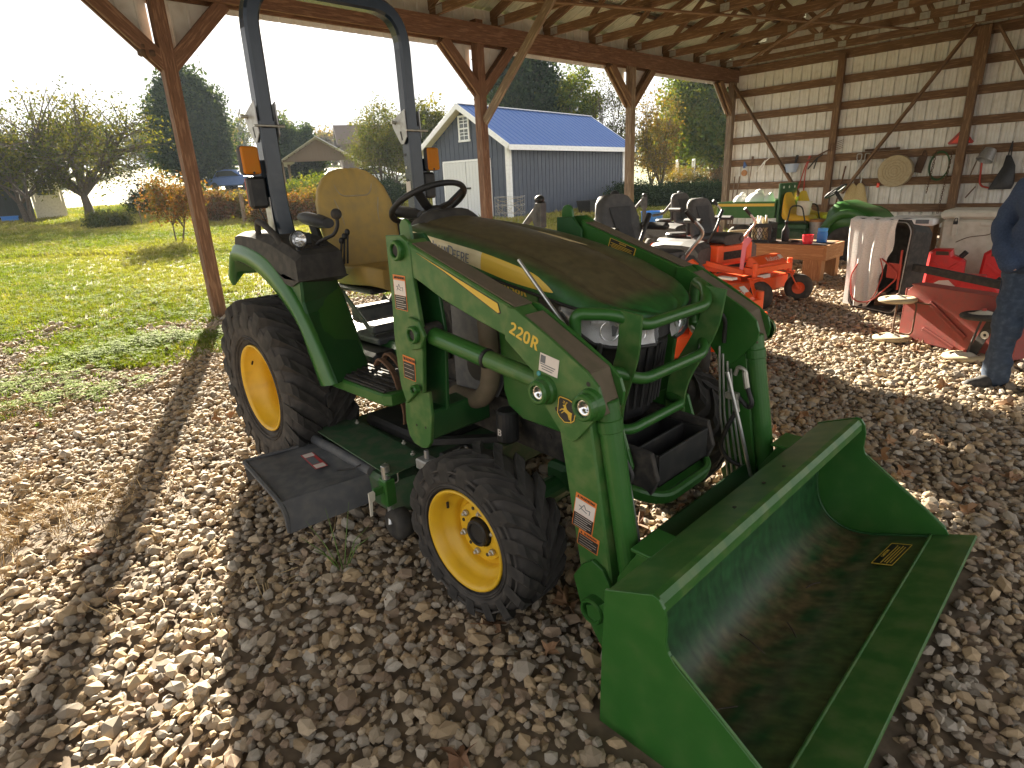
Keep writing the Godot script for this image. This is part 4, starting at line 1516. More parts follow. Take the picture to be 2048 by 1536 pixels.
func loader_parts(t: Node3D) -> void:
	for s in [-1.0, 1.0]:
		# mast
		var st := mb()
		upright(st, 0.570 * s, 0.550 * s, zy([1.237, 1.329, 1.340, 1.332, 1.380, 1.312, 1.397, 1.27, 1.398, 1.165, 1.426, 0.953, 1.405, 0.80, 1.391, 0.703, 1.341, 0.692, 1.262, 0.627, 1.232, 0.70, 1.223, 0.80, 1.222, 0.93, 1.232, 1.05]), 0.003)
		var mast := part(t, "loader_mast", st, M.green_dusty if s < 0 else M.green)
		st = mb()
		upright(st, 0.462 * s, 0.446 * s, zy([1.237, 1.329, 1.340, 1.332, 1.397, 1.27, 1.40, 1.165, 1.43, 0.953, 1.40, 0.60, 1.26, 0.58, 1.223, 0.80]), 0.003)
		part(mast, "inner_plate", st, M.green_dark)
		st = mb()
		bx(st, Vector3(0.508 * s, 0.97, 1.236), Vector3(0.09, 0.66, 0.014), 0.002)
		part(mast, "back_plate", st, M.green)
		st = mb()
		var lug := [Vector2(1.235, 1.30)]
		for k in 9:
			lug.append(Vector2(1.272, 1.352) + Vector2(-cos(PI * k / 8.0), sin(PI * k / 8.0)) * 0.036)
		lug.append(Vector2(1.315, 1.30))
		upright(st, 0.500 * s, 0.486 * s, lug)
		part(mast, "lifting_lug", st, M.green)
		st = mb()
		upright(st, 0.552 * s, 0.535 * s, zy([1.222, 0.62, 1.311, 0.682, 1.405, 0.705, 1.41, 0.60, 1.385, 0.47, 1.355, 0.437, 1.315, 0.426, 1.262, 0.432, 1.228, 0.463, 1.212, 0.53]), 0.003)
		var foot := part(mast, "mast_foot", st, M.green_dusty)
		st = mb()
		upright(st, 0.588 * s, 0.570 * s, zy([1.365, 1.02, 1.43, 1.01, 1.462, 0.955, 1.43, 0.90, 1.37, 0.885, 1.33, 0.955]), 0.004)
		part(mast, "boss", st, M.green_dusty if s < 0 else M.green)
		for q in [[1.322, 1.275, 0.040, 0.024], [1.402, 0.955, 0.036, 0.022], [1.373, 0.722, 0.020, 0.012]]:
			st = mb()
			var x0: float = (0.570 if q[1] > 1.2 else 0.586) * s
			lathe(st, Transform3D(Basis(Vector3(0, 1, 0), Vector3(s, 0, 0), Vector3(0, 0, -s)), Vector3(x0, q[1], q[0])), [[q[2], -0.004], [q[2], 0.018], [q[2] - 0.005, 0.024], [q[3] + 0.003, 0.024], [q[3], 0.020], [q[3], -0.01]], 24, false)
			part(mast, "pin_boss", st, M.green)
			st = mb()
			cyl(st, Vector3(x0 + 0.004 * s, q[1], q[0]), Vector3(x0 + 0.014 * s, q[1], q[0]), q[3] * 0.97, 18)
			part(mast, "pin", st, M.grime if s < 0 else M.steel)
		st = mb()
		for q in [[1.262, 1.135], [1.295, 0.53], [1.36, 0.535]]:
			cyl(st, Vector3(0.5705 * s if q[1] > 0.7 else 0.5525 * s, q[1], q[0]), Vector3(0.5712 * s if q[1] > 0.7 else 0.5532 * s, q[1], q[0]), 0.006, 8, 0.0002)
		part(mast, "bolt_hole", st, M.print_black)
		# cross member that carries the mast
		st = mb()
		bx(st, Vector3(0.37 * s, 0.545, 1.33), Vector3(0.34, 0.13, 0.12), 0.008)
		part(t, "mast_bracket", st, M.green_dark)
		if s < 0:
			sticker(mast, "warning_label", flank(s, Vector3(0.5712 * s, 1.108, 1.304), -0.02), 0.084, 0.140, "warning")
			sticker(mast, "warning_label", flank(s, Vector3(0.5712 * s, 0.795, 1.312), -0.06), 0.084, 0.100, "warning")
		# upper arm
		st = mb()
		upright(st, 0.566 * s, 0.474 * s, zy([1.372, 1.315, 1.407, 1.296, 1.94, 1.117, 2.06, 1.035, 2.03, 0.955, 1.97, 0.972, 1.908, 1.014, 1.738, 1.056, 1.569, 1.105, 1.424, 1.163, 1.378, 1.176]), 0.006)
		var arm := part(t, "loader_arm", st, M.green_dusty if s < 0 else M.green)
		# the dirt that lies along its top
		st = mb()
		for q in [[Vector3(0.520 * s, 1.3025, 1.40), Vector3(0.520 * s, 1.1205, 1.945)]]:
			bar(st, q[0], q[1], 0.080, 0.004, 0.001)
		part(arm, "dust_layer", st, M.dust)
		if s < 0:
			st = mb()
			upright(st, 0.5672 * s, 0.5662 * s, zy([1.428, 1.273, 1.872, 1.127, 1.883, 1.093, 1.872, 1.088, 1.60, 1.205]), 0.0002)
			part(arm, "arm_stripe", st, M.print_black)
			st = mb()
			upright(st, 0.5682 * s, 0.5672 * s, zy([1.436, 1.2695, 1.869, 1.125, 1.878, 1.096, 1.868, 1.093, 1.60, 1.209]), 0.0002)
			part(arm, "arm_stripe", st, M.yellow_decal)
		# knee plates
		var knee := zy([1.925, 1.122, 1.963, 1.119, 2.12, 1.040, 2.255, 0.963, 2.298, 0.925, 2.312, 0.885, 2.307, 0.845, 2.290, 0.822, 2.215, 0.735, 2.198, 0.722, 2.172, 0.722, 2.135, 0.757, 2.043, 0.862, 2.035, 0.925, 2.008, 0.941, 1.97, 0.969, 1.908, 1.012])
		st = mb()
		upright(st, 0.580 * s, 0.5675 * s, knee, 0.002)
		var kp := part(t, "knee_plate", st, M.green_dusty if s < 0 else M.green)
		st = mb()
		upright(st, 0.4725 * s, 0.460 * s, knee, 0.002)
		part(kp, "inner_plate", st, M.green)
		st = mb()
		bar(st, Vector3(0.52 * s, 1.098, 1.985), Vector3(0.52 * s, 0.955, 2.258), 0.094, 0.008)
		bar(st, Vector3(0.52 * s, 0.957, 2.256), Vector3(0.52 * s, 0.83, 2.302), 0.094, 0.008, 0.002, Vector3(0, 0, 1))
		part(kp, "knee_cover", st, M.dust)
		for q in [[2.089, 0.873, 0.040], [2.285 - 0.012, 0.866, 0.042]]:
			st = mb()
			lathe(st, Transform3D(Basis(Vector3(0, 1, 0), Vector3(s, 0, 0), Vector3(0, 0, -s)), Vector3(0.580 * s, q[1], q[0])), [[q[2] + 0.010, -0.002], [q[2] + 0.006, 0.014], [q[2], 0.020], [q[2], 0.040], [q[2] - 0.006, 0.046], [q[2] - 0.014, 0.046], [q[2] - 0.015, 0.030]], 28, false)
			part(kp, "pin_boss", st, M.green)
			st = mb()
			lathe(st, Transform3D(Basis(Vector3(0, 1, 0), Vector3(s, 0, 0), Vector3(0, 0, -s)), Vector3(0.580 * s, q[1], q[0])), [[q[2] - 0.015, 0.030], [q[2] - 0.016, 0.040], [q[2] - 0.024, 0.036], [0.010, 0.030], [0.008, 0.026], [0.0, 0.026]], 24, true)
			part(kp, "pin", st, M.chrome)
		st = mb()
		for q in [[2.135, 0.818], [2.262, 0.928]]:
			cyl(st, Vector3(0.5802 * s, q[1], q[0]), Vector3(0.581 * s, q[1], q[0]), 0.008, 10, 0.0002)
		part(kp, "bolt_hole", st, M.print_black)
		if s < 0:
			lettering(kp, "model_number", "220R", 0.042, flank(s, Vector3(0.5805 * s, 1.036, 2.000), -0.33), M.yellow_decal)
			sticker(kp, "paper_label", flank(s, Vector3(0.5812 * s, 0.958, 2.106), -0.17), 0.080, 0.060, "paper")
			st = mb()
			upright(st, 0.5815 * s, 0.5806 * s, disc(Vector2(2.062, 0.923), 0.008))
			part(kp, "teal_dot", st, mat(0.08, 0.30, 0.30, 0.5))
			deer_badge(kp, flank(s, Vector3(0.5808 * s, 0.822, 2.176), -0.20), 0.088)
		else:
			sticker(arm, "caution_label", flank(-1, Vector3(0.4735, 1.19, 1.62), -0.30), 0.15, 0.045, "black")
		# lower leg
		st = mb()
		upright(st, 0.566 * s, 0.474 * s, zy([2.118, 0.80, 2.150, 0.62, 2.212, 0.253, 2.20, 0.17, 2.30, 0.09, 2.35, 0.20, 2.340, 0.284, 2.258, 0.80]), 0.006)
		var leg := part(t, "loader_leg", st, M.green_dusty if s < 0 else M.green)
		st = mb()
		var gus := zy([2.195, 0.225, 2.230, 0.285, 2.275, 0.322, 2.318, 0.305, 2.345, 0.262, 2.385, 0.16, 2.375, 0.05, 2.325, -0.02, 2.292, 0.03, 2.225, 0.13])
		upright(st, 0.582 * s, 0.5675 * s, gus, 0.002)
		upright(st, 0.4725 * s, 0.458 * s, gus, 0.002)
		part(leg, "gusset", st, M.green)
		st = mb()
		lathe(st, Transform3D(Basis(Vector3(0, 1, 0), Vector3(s, 0, 0), Vector3(0, 0, -s)), Vector3(0.582 * s, 0.150, 2.297)), [[0.046, -0.14], [0.046, 0.030], [0.042, 0.036], [0.036, 0.036], [0.033, 0.030], [0.033, -0.05], [0.0, -0.05]], 28, false)
		part(leg, "pivot_tube", st, M.green)
		if s < 0:
			sticker(leg, "warning_label", flank(s, Vector3(0.5670 * s, 0.472, 2.232), -0.16), 0.086, 0.128, "warning")
			sticker(leg, "warning_label", flank(s, Vector3(0.5670 * s, 0.374, 2.248), -0.16), 0.086, 0.060, "warning")
		# lift cylinder
		st = mb()
		cyl(st, Vector3(0.52 * s, 0.940, 1.43), Vector3(0.52 * s, 0.902, 1.742), 0.036, 22, 0.006)
		var cy := part(t, "lift_cylinder", st, M.green)
		st = mb()
		cyl(st, Vector3(0.52 * s, 0.9025, 1.738), Vector3(0.52 * s, 0.901, 1.752), 0.038, 22, 0.004)
		part(cy, "gland", st, M.black)
		st = mb()
		cyl(st, Vector3(0.52 * s, 0.901, 1.750), Vector3(0.52 * s, 0.866, 2.045), 0.032, 22, 0.004)
		cyl(st, Vector3(0.485 * s, 0.873, 2.089), Vector3(0.555 * s, 0.873, 2.089), 0.034, 18)
		part(cy, "rod", st, M.green_dusty)
		st = mb()
		cyl(st, Vector3(0.47 * s, 0.955, 1.402), Vector3(0.56 * s, 0.955, 1.402), 0.034, 18)
		part(cy, "eye", st, M.grime)
		# bucket cylinder
		st = mb()
		cyl(st, Vector3(0.505 * s, 0.86, 2.272), Vector3(0.505 * s, 0.276, 2.376), 0.038, 22, 0.005)
		cyl(st, Vector3(0.505 * s, 0.80, 2.282), Vector3(0.505 * s, 0.76, 2.289), 0.042, 22, 0.003)
		cy = part(t, "bucket_cylinder", st, M.green)
		st = mb()
		cyl(st, Vector3(0.505 * s, 0.29, 2.373), Vector3(0.505 * s, 0.20, 2.39), 0.018, 14)
		part(cy, "rod", st, M.steel)
		# rods and hard lines
		if s < 0:
			st = mb()
			tube(st, [Vector3(0.440 * s, 1.252, 1.848), Vector3(0.440 * s, 0.915, 2.188)], 0.0065, 8)
			part(t, "level_rod", st, M.steel)
		st = mb()
		tube(st, [Vector3(0.385 * s, 0.715, 2.225), Vector3(0.395 * s, 0.50, 2.29), Vector3(0.410 * s, 0.26, 2.355)], 0.0085, 8)
		part(t, "level_rod", st, M.steel)
		for k in 4:
			st = mb()
			var xx: float = (0.452 - (0.004 if k % 2 else 0.0)) * s
			tube(st, fillet([Vector3(xx, 0.80 - k * 0.03, 2.150 + k * 0.020), Vector3(xx, 0.50, 2.175 + k * 0.022), Vector3(xx, 0.20 + 0.015 * k, 2.235 + k * 0.022), Vector3(xx, 0.185 + 0.015 * k, 2.26 + k * 0.022)], 0.03), 0.0052, 8)
			part(t, "hydraulic_line", st, M.steel)
		st = mb()
		bx(st, Vector3(0.43 * s, 0.60, 2.235), Vector3(0.03, 0.030, 0.055), 0.004)
		cyl(st, Vector3(0.43 * s, 0.60, 2.245), Vector3(0.43 * s, 0.53, 2.262), 0.013, 8)
		cyl(st, Vector3(0.44 * s, 0.715, 2.275), Vector3(0.44 * s, 0.64, 2.292), 0.012, 8)
		tube(st, fillet([Vector3(0.44 * s, 0.69, 2.235), Vector3(0.44 * s, 0.73, 2.245), Vector3(0.44 * s, 0.72, 2.277), Vector3(0.44 * s, 0.69, 2.285)], 0.02), 0.009, 8)
		part(t, "hydraulic_fitting", st, M.zinc)
		st = mb()
		tube(st, fillet([Vector3(0.43 * s, 0.54, 2.260), Vector3(0.41 * s, 0.47, 2.235), Vector3(0.415 * s, 0.36, 2.20), Vector3(0.43 * s, 0.29, 2.24), Vector3(0.47 * s, 0.27, 2.33)], 0.06, 6), 0.010, 10)
		part(t, "hydraulic_hose", st, M.black)
		st = mb()
		tube(st, fillet([Vector3(0.44 * s, 0.65, 2.29), Vector3(0.43 * s, 0.58, 2.325), Vector3(0.45 * s, 0.55, 2.30), Vector3(0.44 * s, 0.60, 2.25)], 0.04, 6), 0.010, 10)
		part(t, "hydraulic_hose", st, M.black)
		st = mb()
		tube(st, fillet([Vector3(0.25 * s, 0.92, 2.05), Vector3(0.34 * s, 0.98, 2.12), Vector3(0.43 * s, 0.95, 2.18), Vector3(0.45 * s, 0.82, 2.17)], 0.08, 6), 0.009, 8)
		part(t, "hydraulic_hose", st, M.black)
	# torque tube between the legs
	var st2 := mb()
	box(st2, Transform3D(Basis(Vector3.RIGHT, 0.45), Vector3(0, 0.235, 2.318)), Vector3(0.93, 0.085, 0.085), 0.008)
	part(t, "torque_tube", st2, M.green_dark)
	bucket(t)

func deer_badge(parent: Node3D, xf: Transform3D, h: float) -> void:
	# shield with a leaping stag
	var shield := [Vector2(-0.46, 0.36), Vector2(-0.40, 0.45), Vector2(0.0, 0.50), Vector2(0.40, 0.45), Vector2(0.46, 0.36), Vector2(0.42, -0.25), Vector2(0.30, -0.38), Vector2(0.0, -0.5), Vector2(-0.30, -0.38), Vector2(-0.42, -0.25)]
	for q in [[1.0, 0.0, M.print_black], [0.96, 0.0004, M.yellow_decal], [0.88, 0.0008, M.print_black]]:
		var o := []
		for p in shield:
			o.append(p * h * q[0])
		var st := mb()
		plate(st, xf * Transform3D(Basis(), Vector3(0, 0, q[1])), o, 0.0006, 0.0001)
		part(parent, "badge", st, q[2])
	var stag := [-0.31, -0.10, -0.27, -0.11, -0.20, -0.03, -0.14, -0.02, -0.08, -0.06, 0.02, -0.08, 0.12, -0.12, 0.20, -0.20, 0.26, -0.33, 0.29, -0.33, 0.27, -0.17, 0.26, -0.05, 0.27, 0.03, 0.22, 0.02, 0.12, 0.03, 0.02, 0.07, -0.03, 0.14, -0.06, 0.23, -0.10, 0.21, -0.19, 0.16, -0.18, 0.13, -0.12, 0.12, -0.14, 0.03, -0.21, 0.02]
	var body := []
	for k in range(0, stag.size(), 2):
		body.append(Vector2(stag[k], stag[k + 1]) * h)
	var s2 := mb()
	plate(s2, xf * Transform3D(Basis(), Vector3(0, 0, 0.0012)), body, 0.0008, 0.0001)
	for a in [[-0.08, 0.22, -0.14, 0.34], [-0.12, 0.29, -0.19, 0.33], [-0.06, 0.22, -0.04, 0.35], [-0.05, 0.29, 0.01, 0.34], [-0.15, 0.24, -0.21, 0.27]]:
		bar(s2, xf * Vector3(a[0] * h, a[1] * h, 0.0016), xf * Vector3(a[2] * h, a[3] * h, 0.0016), h * 0.02, 0.0008, 0.0, xf.basis.z)
	bar(s2, xf * Vector3(-0.10 * h, -0.05 * h, 0.0016), xf * Vector3(-0.20 * h, -0.17 * h, 0.0016), h * 0.03, 0.0008, 0.0, xf.basis.z)
	bar(s2, xf * Vector3(0.10 * h, -0.10 * h, 0.0016), xf * Vector3(0.20 * h, -0.27 * h, 0.0016), h * 0.035, 0.0008, 0.0, xf.basis.z)
	part(parent, "leaping_stag", s2, M.yellow_decal)

func bucket(t: Node3D) -> void:
	var half := 0.770
	# shell section from the top rail's back edge down and round to the lip (z, y)
	var sec := spline([[2.486, 0.418], [2.494, 0.30], [2.505, 0.20], [2.512, 0.13], [2.530, 0.062], [2.562, 0.010], [2.605, -0.022], [2.665, -0.038], [2.74, -0.030], [2.86, 0.014], [3.0, 0.066]], 5)
	var wear := FastNoiseLite.new()
	wear.seed = 4
	wear.frequency = 4.5
	wear.fractal_octaves = 5
	var st := mb()
	st.set_smooth_group(1)
	var nx := 120
	var inner := []
	var col := []
	for i in sec.size():
		var row := []
		var crow := []
		for k in nx + 1:
			var x := lerpf(-half, half, float(k) / nx)
			var z: float = sec[i][0]
			row.append(Vector3(x, sec[i][1], z))
			var n := wear.get_noise_2d(x * 2.0, z * 2.6)
			var paint := Color(0.020, 0.086, 0.024)
			var scuffed := Color(0.105, 0.128, 0.040)
			var rusty := Color(0.200, 0.100, 0.055)
			var earth := Color(0.220, 0.165, 0.105)
			var belt := clampf(1.0 - absf(z - 2.69) / 0.105 + n * 0.75, 0.0, 1.0)
			if z < 2.56:
				belt *= 0.55
			var c := paint.lerp(scuffed, clampf((z - 2.70) * 3.5 + n * 0.8, 0.0, 1.0))
			var edge := clampf(1.0 - absf(absf(z - 2.70) - 0.105) / 0.05 + n * 0.5, 0.0, 1.0)
			c = c.lerp(earth, 0.45 * edge)
			c = c.lerp(rusty, belt * 0.62)
			c *= 1.0 + 0.5 * wear.get_noise_2d(x * 14.0, z * 3.0)
			c.a = 1.0
			crow.append(c)
		inner.append(row)
		col.append(crow)
	for i in inner.size() - 1:
		for k in nx:
			for q in [[0, 0], [1, 1], [1, 0], [0, 0], [0, 1], [1, 1]]:
				st.set_color(col[i + q[0]][k + q[1]])
				st.add_vertex(inner[i + q[0]][k + q[1]])
	var b := part(t, "bucket", st, M.hood)
	# outside of the shell, a plate's thickness behind
	st = mb()
	st.set_smooth_group(1)
	var back := []
	for q in sec:
		back.append(Vector2(q[0] - (0.009 if q[1] > 0.05 and q[0] < 2.7 else 0.0), q[1] - (0.009 if q[0] > 2.53 else 0.0)))
	for i in back.size() - 1:
		quad(st, Vector3(-half, back[i].y, back[i].x), Vector3(half, back[i].y, back[i].x), Vector3(half, back[i + 1].y, back[i + 1].x), Vector3(-half, back[i + 1].y, back[i + 1].x))
	part(b, "bucket_back", st, M.green)
	# top rail: folded angle
	st = mb()
	var rail := zy([2.483, 0.427, 2.500, 0.436, 2.622, 0.486, 2.640, 0.486, 2.654, 0.470, 2.656, 0.440, 2.648, 0.437, 2.642, 0.466, 2.628, 0.472, 2.508, 0.424, 2.508, 0.380, 2.483, 0.380])
	upright(st, -half, half, rail, 0.002)
	part(b, "top_rail", st, M.green_dusty)
	st = mb()
	for x in [-0.20, 0.02, 0.19]:
		var c := Vector3(x, 0.463, 2.565)
		cyl(st, c, c + Vector3(0, 0.0016, 0), 0.008, 8, 0.0003)
	part(b, "drain_hole", st, M.print_black)
	for s in [-1.0, 1.0]:
		st = mb()
		upright(st, 0.782 * s, 0.771 * s, zy([2.478, 0.430, 2.628, 0.492, 2.648, 0.488, 2.664, 0.466, 2.672, 0.43, 2.672, 0.365, 2.680, 0.342, 2.700, 0.318, 2.93, 0.160, 3.005, 0.104, 3.02, 0.080, 2.99, 0.040, 2.86, -0.006, 2.74, -0.052, 2.655, -0.080, 2.600, -0.080, 2.462, -0.052, 2.468, 0.20]), 0.0015)
		part(b, "side_plate", st, M.green)
		# worn edge runs bright along the slanting front
		st = mb()
		tube(st, [Vector3(0.776 * s, 0.332, 2.688), Vector3(0.776 * s, 0.161, 2.931), Vector3(0.776 * s, 0.108, 3.002)], 0.005, 6)
		part(b, "worn_edge", st, M.green_dusty)
		# hinge ears behind
		st = mb()
		for dx in [0.445, 0.596]:
			upright(st, dx * s, (dx + 0.012) * s, zy([2.49, 0.36, 2.42, 0.30, 2.33, 0.19, 2.27, 0.16, 2.28, 0.10, 2.36, 0.06, 2.50, -0.02]), 0.002)
		part(b, "hinge_ear", st, M.green)
		st = mb()
		bx(st, Vector3(0.50 * s, 0.425, 2.455), Vector3(0.15, 0.012, 0.075), 0.003)
		for dx in [0.44, 0.56]:
			upright(st, dx * s, (dx + 0.012) * s, zy([2.49, 0.42, 2.44, 0.42, 2.37, 0.30, 2.36, 0.20, 2.41, 0.17, 2.50, 0.30]), 0.002)
		part(b, "cylinder_ear", st, M.green)
		st = mb()
		cyl(st, Vector3(0.43 * s, 0.225, 2.395), Vector3(0.58 * s, 0.225, 2.395), 0.017, 14)
		part(b, "pin", st, M.steel)
	# cutting edge with its weld bead
	st = mb()
	box(st, Transform3D(Basis(Vector3.RIGHT, -0.355), Vector3(0, 0.0825, 3.035)), Vector3(1.566, 0.012, 0.15), 0.003)
	part(b, "cutting_edge", st, M.green_dusty)
	st = mb()
	var bead := []
	for k in 90:
		bead.append(Vector3(lerpf(-0.768, 0.768, k / 89.0), 0.0625 + 0.0012 * sin(k * 1.9), 2.963))
	tube(st, bead, 0.006, 6)
	part(b, "weld_bead", st, M.green_dusty)
	for s in [-1.0, 1.0]:
		st = mb()
		var pts := []
		for q in sec:
			pts.append(Vector3(0.764 * s, q[1] + 0.004, q[0]))
		tube(st, pts, 0.006, 6)
		part(b, "weld_bead", st, M.green_dark)
	var fl := Transform3D(Basis(Vector3.UP, -0.10) * Basis(Vector3.RIGHT, -PI / 2 - 0.36), Vector3(0.585, 0.0235, 2.875))
	sticker(b, "caution_label", fl, 0.20, 0.075, "black")
	# twigs and crumbs lying in the bucket
	for q in [[-0.52, 2.72, 0.6, 0.05], [-0.20, 2.66, 1.9, 0.06], [0.25, 2.70, 0.4, 0.035], [-0.05, 2.74, 2.4, 0.045]]:
		st = mb()
		var c := Vector3(q[0], -0.026, q[1])
		var d := Vector3(cos(q[2]), 0.04, sin(q[2])) * float(q[3])
		tube(st, [c - d, c + Vector3(0, 0.006, 0), c + d], 0.0022, 5)
		var tw := solo("twig", "", "twig", st, M.bark, "twigs lying in the bucket")
		tw.set_meta("label", ["dark twig near the bucket's closer side plate", "longest dark twig lying across the bucket's muddy belt", "short twig near the bucket's far end", "thin twig in the middle of the muddy bucket"][[-0.52, -0.20, 0.25, -0.05].find(q[0])])

func cab_parts(t: Node3D) -> void:
	# fenders
	for s in [-1.0, 1.0]:
		var rows := spline([
			[-0.40, 1.10, -0.40, 1.00], [-0.300, 1.222, -0.335, 1.120], [-0.232, 1.242, -0.277, 1.154], [-0.05, 1.228, -0.06, 1.128], [0.145, 1.184, 0.134, 1.056], [0.305, 1.090, 0.288, 0.968], [0.446, 0.962, 0.424, 0.858], [0.585, 0.780, 0.505, 0.695], [0.69, 0.600, 0.566, 0.575]], 4)
		var st := mb()
		var rings := []
		for r in rows:
			var f := clampf((r[0] - 0.30) / 0.4, 0.0, 1.0)
			rings.append([
				Vector3(0.606 * s, r[3], r[2]), Vector3(0.622 * s, r[3], r[2]), Vector3(0.632 * s, lerpf(r[3], r[1], 0.30), lerpf(r[2], r[0], 0.30)), Vector3(0.636 * s, lerpf(r[3], r[1], 0.62), lerpf(r[2], r[0], 0.62)), Vector3(0.628 * s, lerpf(r[3], r[1], 0.70), lerpf(r[2], r[0], 0.70)), Vector3(0.622 * s, lerpf(r[3], r[1], 0.95), lerpf(r[2], r[0], 0.95)), Vector3(0.606 * s, r[1] + 0.008, r[0] + 0.008),
				Vector3(0.56 * s, r[1] + 0.008, r[0] + 0.004 - 0.03 * f), Vector3(0.345 * s, r[1] + 0.004, r[0] - 0.13 * f), Vector3(0.325 * s, r[1] - 0.012, r[0] - 0.15 * f), Vector3(0.335 * s, lerpf(r[1], r[3], 0.4) - 0.012, lerpf(r[0], r[2], 0.4) - 0.15 * f - 0.01), Vector3(0.58 * s, lerpf(r[1], r[3], 0.4), lerpf(r[0], r[2], 0.4) - 0.05 * f - 0.01)])
		loft(st, rings, true, true)
		var fen := part(t, "fender", st, M.green)
		# front face of the fender under the console
		st = mb()
		rings = []
		for q in [[0.338, 0.12, 0.0], [0.352, 0.105, 0.004], [0.590, 0.004, 0.004], [0.603, 0.0, -0.006]]:
			var ring := []
			for p in [[0.10, 1.165], [0.478, 1.094], [0.474, 1.03], [0.468, 0.985], [0.490, 0.93], [0.535, 0.86], [0.60, 0.765], [0.70, 0.605], [0.52, 0.605], [0.40, 0.84], [0.20, 1.04]]:
				var fz := clampf((p[0] - 0.3) / 0.15, 0.0, 1.0)
				ring.append(Vector3(q[0] * s, p[1], p[0] - q[1] * fz + q[2] * fz))
			rings.append(ring)
		loft(st, rings, true, false)
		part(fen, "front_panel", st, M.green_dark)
		# black console on top
		st = mb()
		rings = []
		for q in [[0.340, 0.0], [0.356, 1.0], [0.572, 1.0], [0.606, 0.78], [0.616, 0.0]]:
			var ring := []
			for p in [[-0.262, 1.246, 1.300], [-0.20, 1.246, 1.312], [-0.03, 1.234, 1.309], [0.10, 1.205, 1.298], [0.22, 1.165, 1.285], [0.34, 1.11, 1.258], [0.440, 1.11, 1.226], [0.470, 1.11, 1.212]]:
				ring.append(Vector3(q[0] * s, lerpf(p[1] - 0.015, p[2], q[1]), p[0]))
			ring.append(Vector3(q[0] * s, 1.092 - 0.0 * q[1], 0.492))
			ring.append(Vector3(q[0] * s, 1.06, 0.40))
			ring.append(Vector3(q[0] * s, 1.15, -0.26))
			rings.append(ring)
		loft(st, rings, true, false)
		var con := part(fen, "console", st, M.black_dusty)
		for k in 3:
			st = mb()
			box(st, Transform3D(Basis(Vector3.RIGHT, 0.32), Vector3((0.40 + k * 0.055) * s, 1.258 - 0.004 * k, 0.345 + 0.012 * k)), Vector3(0.034, 0.012, 0.11), 0.005)
			part(fen, "lever_slot", st, M.black)
		# grab rail
		st = mb()
		sweep(st, fillet([Vector3(0.575 * s, 1.285, 0.0), Vector3(0.578 * s, 1.372, 0.02), Vector3(0.578 * s, 1.362, 0.085), Vector3(0.575 * s, 1.295, 0.235), Vector3(0.572 * s, 1.235, 0.275)], 0.045, 6), circle(0.0165, 12), true)
		part(fen, "grab_rail", st, M.black_dusty)
		# inner panel down to the platform
		st = mb()
		upright(st, 0.330 * s, 0.350 * s, zy([-0.28, 1.24, 0.10, 1.17, 0.36, 1.0, 0.52, 0.62, 0.40, 0.60, 0.30, 0.75, 0.0, 0.95, -0.28, 0.95]), 0.003)
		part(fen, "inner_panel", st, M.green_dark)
		# work lamp
		st = mb()
		var lc := Vector3(0.555 * s, 1.288, 0.43)
		var lf := Transform3D(Basis(Vector3.RIGHT, PI / 2 - 0.08) , lc)
		lathe(st, lf, [[0.0, -0.035], [0.030, -0.030], [0.040, -0.012], [0.044, 0.006], [0.043, 0.012], [0.038, 0.012], [0.037, 0.006]], 28, true)
		var wl := part(t, "work_lamp", st, M.black)
		st = mb()
		lathe(st, lf, [[0.0, -0.008], [0.006, -0.014], [0.022, -0.008], [0.037, 0.007]], 24, true)
		for k in 10:
			var a := TAU * k / 10.0
			bar(st, lf * Vector3(cos(a) * 0.010, -0.004, sin(a) * 0.010), lf * Vector3(cos(a) * 0.034, 0.005, sin(a) * 0.034), 0.004, 0.002, 0.0005)
		part(wl, "reflector", st, M.chrome)
		st = mb()
		lathe(st, lf, [[0.0, 0.016], [0.022, 0.014], [0.038, 0.009]], 24, true)
		part(wl, "lens", st, M.lens)
		st = mb()
		bx(st, lc + Vector3(0.052 * s * -1.0, 0.0, -0.006), Vector3(0.03, 0.055, 0.03), 0.005)
		bx(st, lc + Vector3(0.0, -0.045, -0.015), Vector3(0.02, 0.03, 0.02), 0.003)
		part(wl, "bracket", st, M.black)
		# platform
		st = mb()
		plate(st, Transform3D(Basis(Vector3.RIGHT, PI / 2), Vector3(0, 0.612, 0)), [Vector2(0.18 * s, 0.40), Vector2(0.52 * s, 0.44), Vector2(0.565 * s, 0.56), Vector2(0.555 * s, 1.04), Vector2(0.53 * s, 1.08), Vector2(0.18 * s, 1.10)], 0.058, 0.008)
		var pf := part(t, "foot_platform", st, M.green)
		st = mb()
		plate(st, Transform3D(Basis(Vector3.RIGHT, PI / 2), Vector3(0, 0.620, 0)), [Vector2(0.19 * s, 0.42), Vector2(0.515 * s, 0.47), Vector2(0.545 * s, 0.57), Vector2(0.536 * s, 1.03), Vector2(0.19 * s, 1.08)], 0.009, 0.002)
		part(pf, "floor_mat", st, M.grime)
		for k in 8:
			st = mb()
			var xx: float = (0.515 - k * 0.042) * s
			bar(st, Vector3(xx, 0.623, 0.52), Vector3(xx, 0.623, 1.03), 0.020, 0.008, 0.002)
			part(pf, "mat_rib", st, M.grime)
		# roll bar light cluster
		st = mb()
		bx(st, Vector3(0.582 * s, 1.672, 0.052), Vector3(0.096, 0.140, 0.044), 0.014)
		var al := part(t, "amber_light", st, M.chute)
		st = mb()
		bx(st, Vector3(0.580 * s, 1.672, 0.080), Vector3(0.090, 0.132, 0.018), 0.010)
		part(al, "amber_lens", st, M.amber)
		st = mb()
		bx(st, Vector3(0.580 * s, 1.672, 0.072), Vector3(0.055, 0.065, 0.006), 0.002)
		part(al, "reflector", st, M.chrome)
		st = mb()
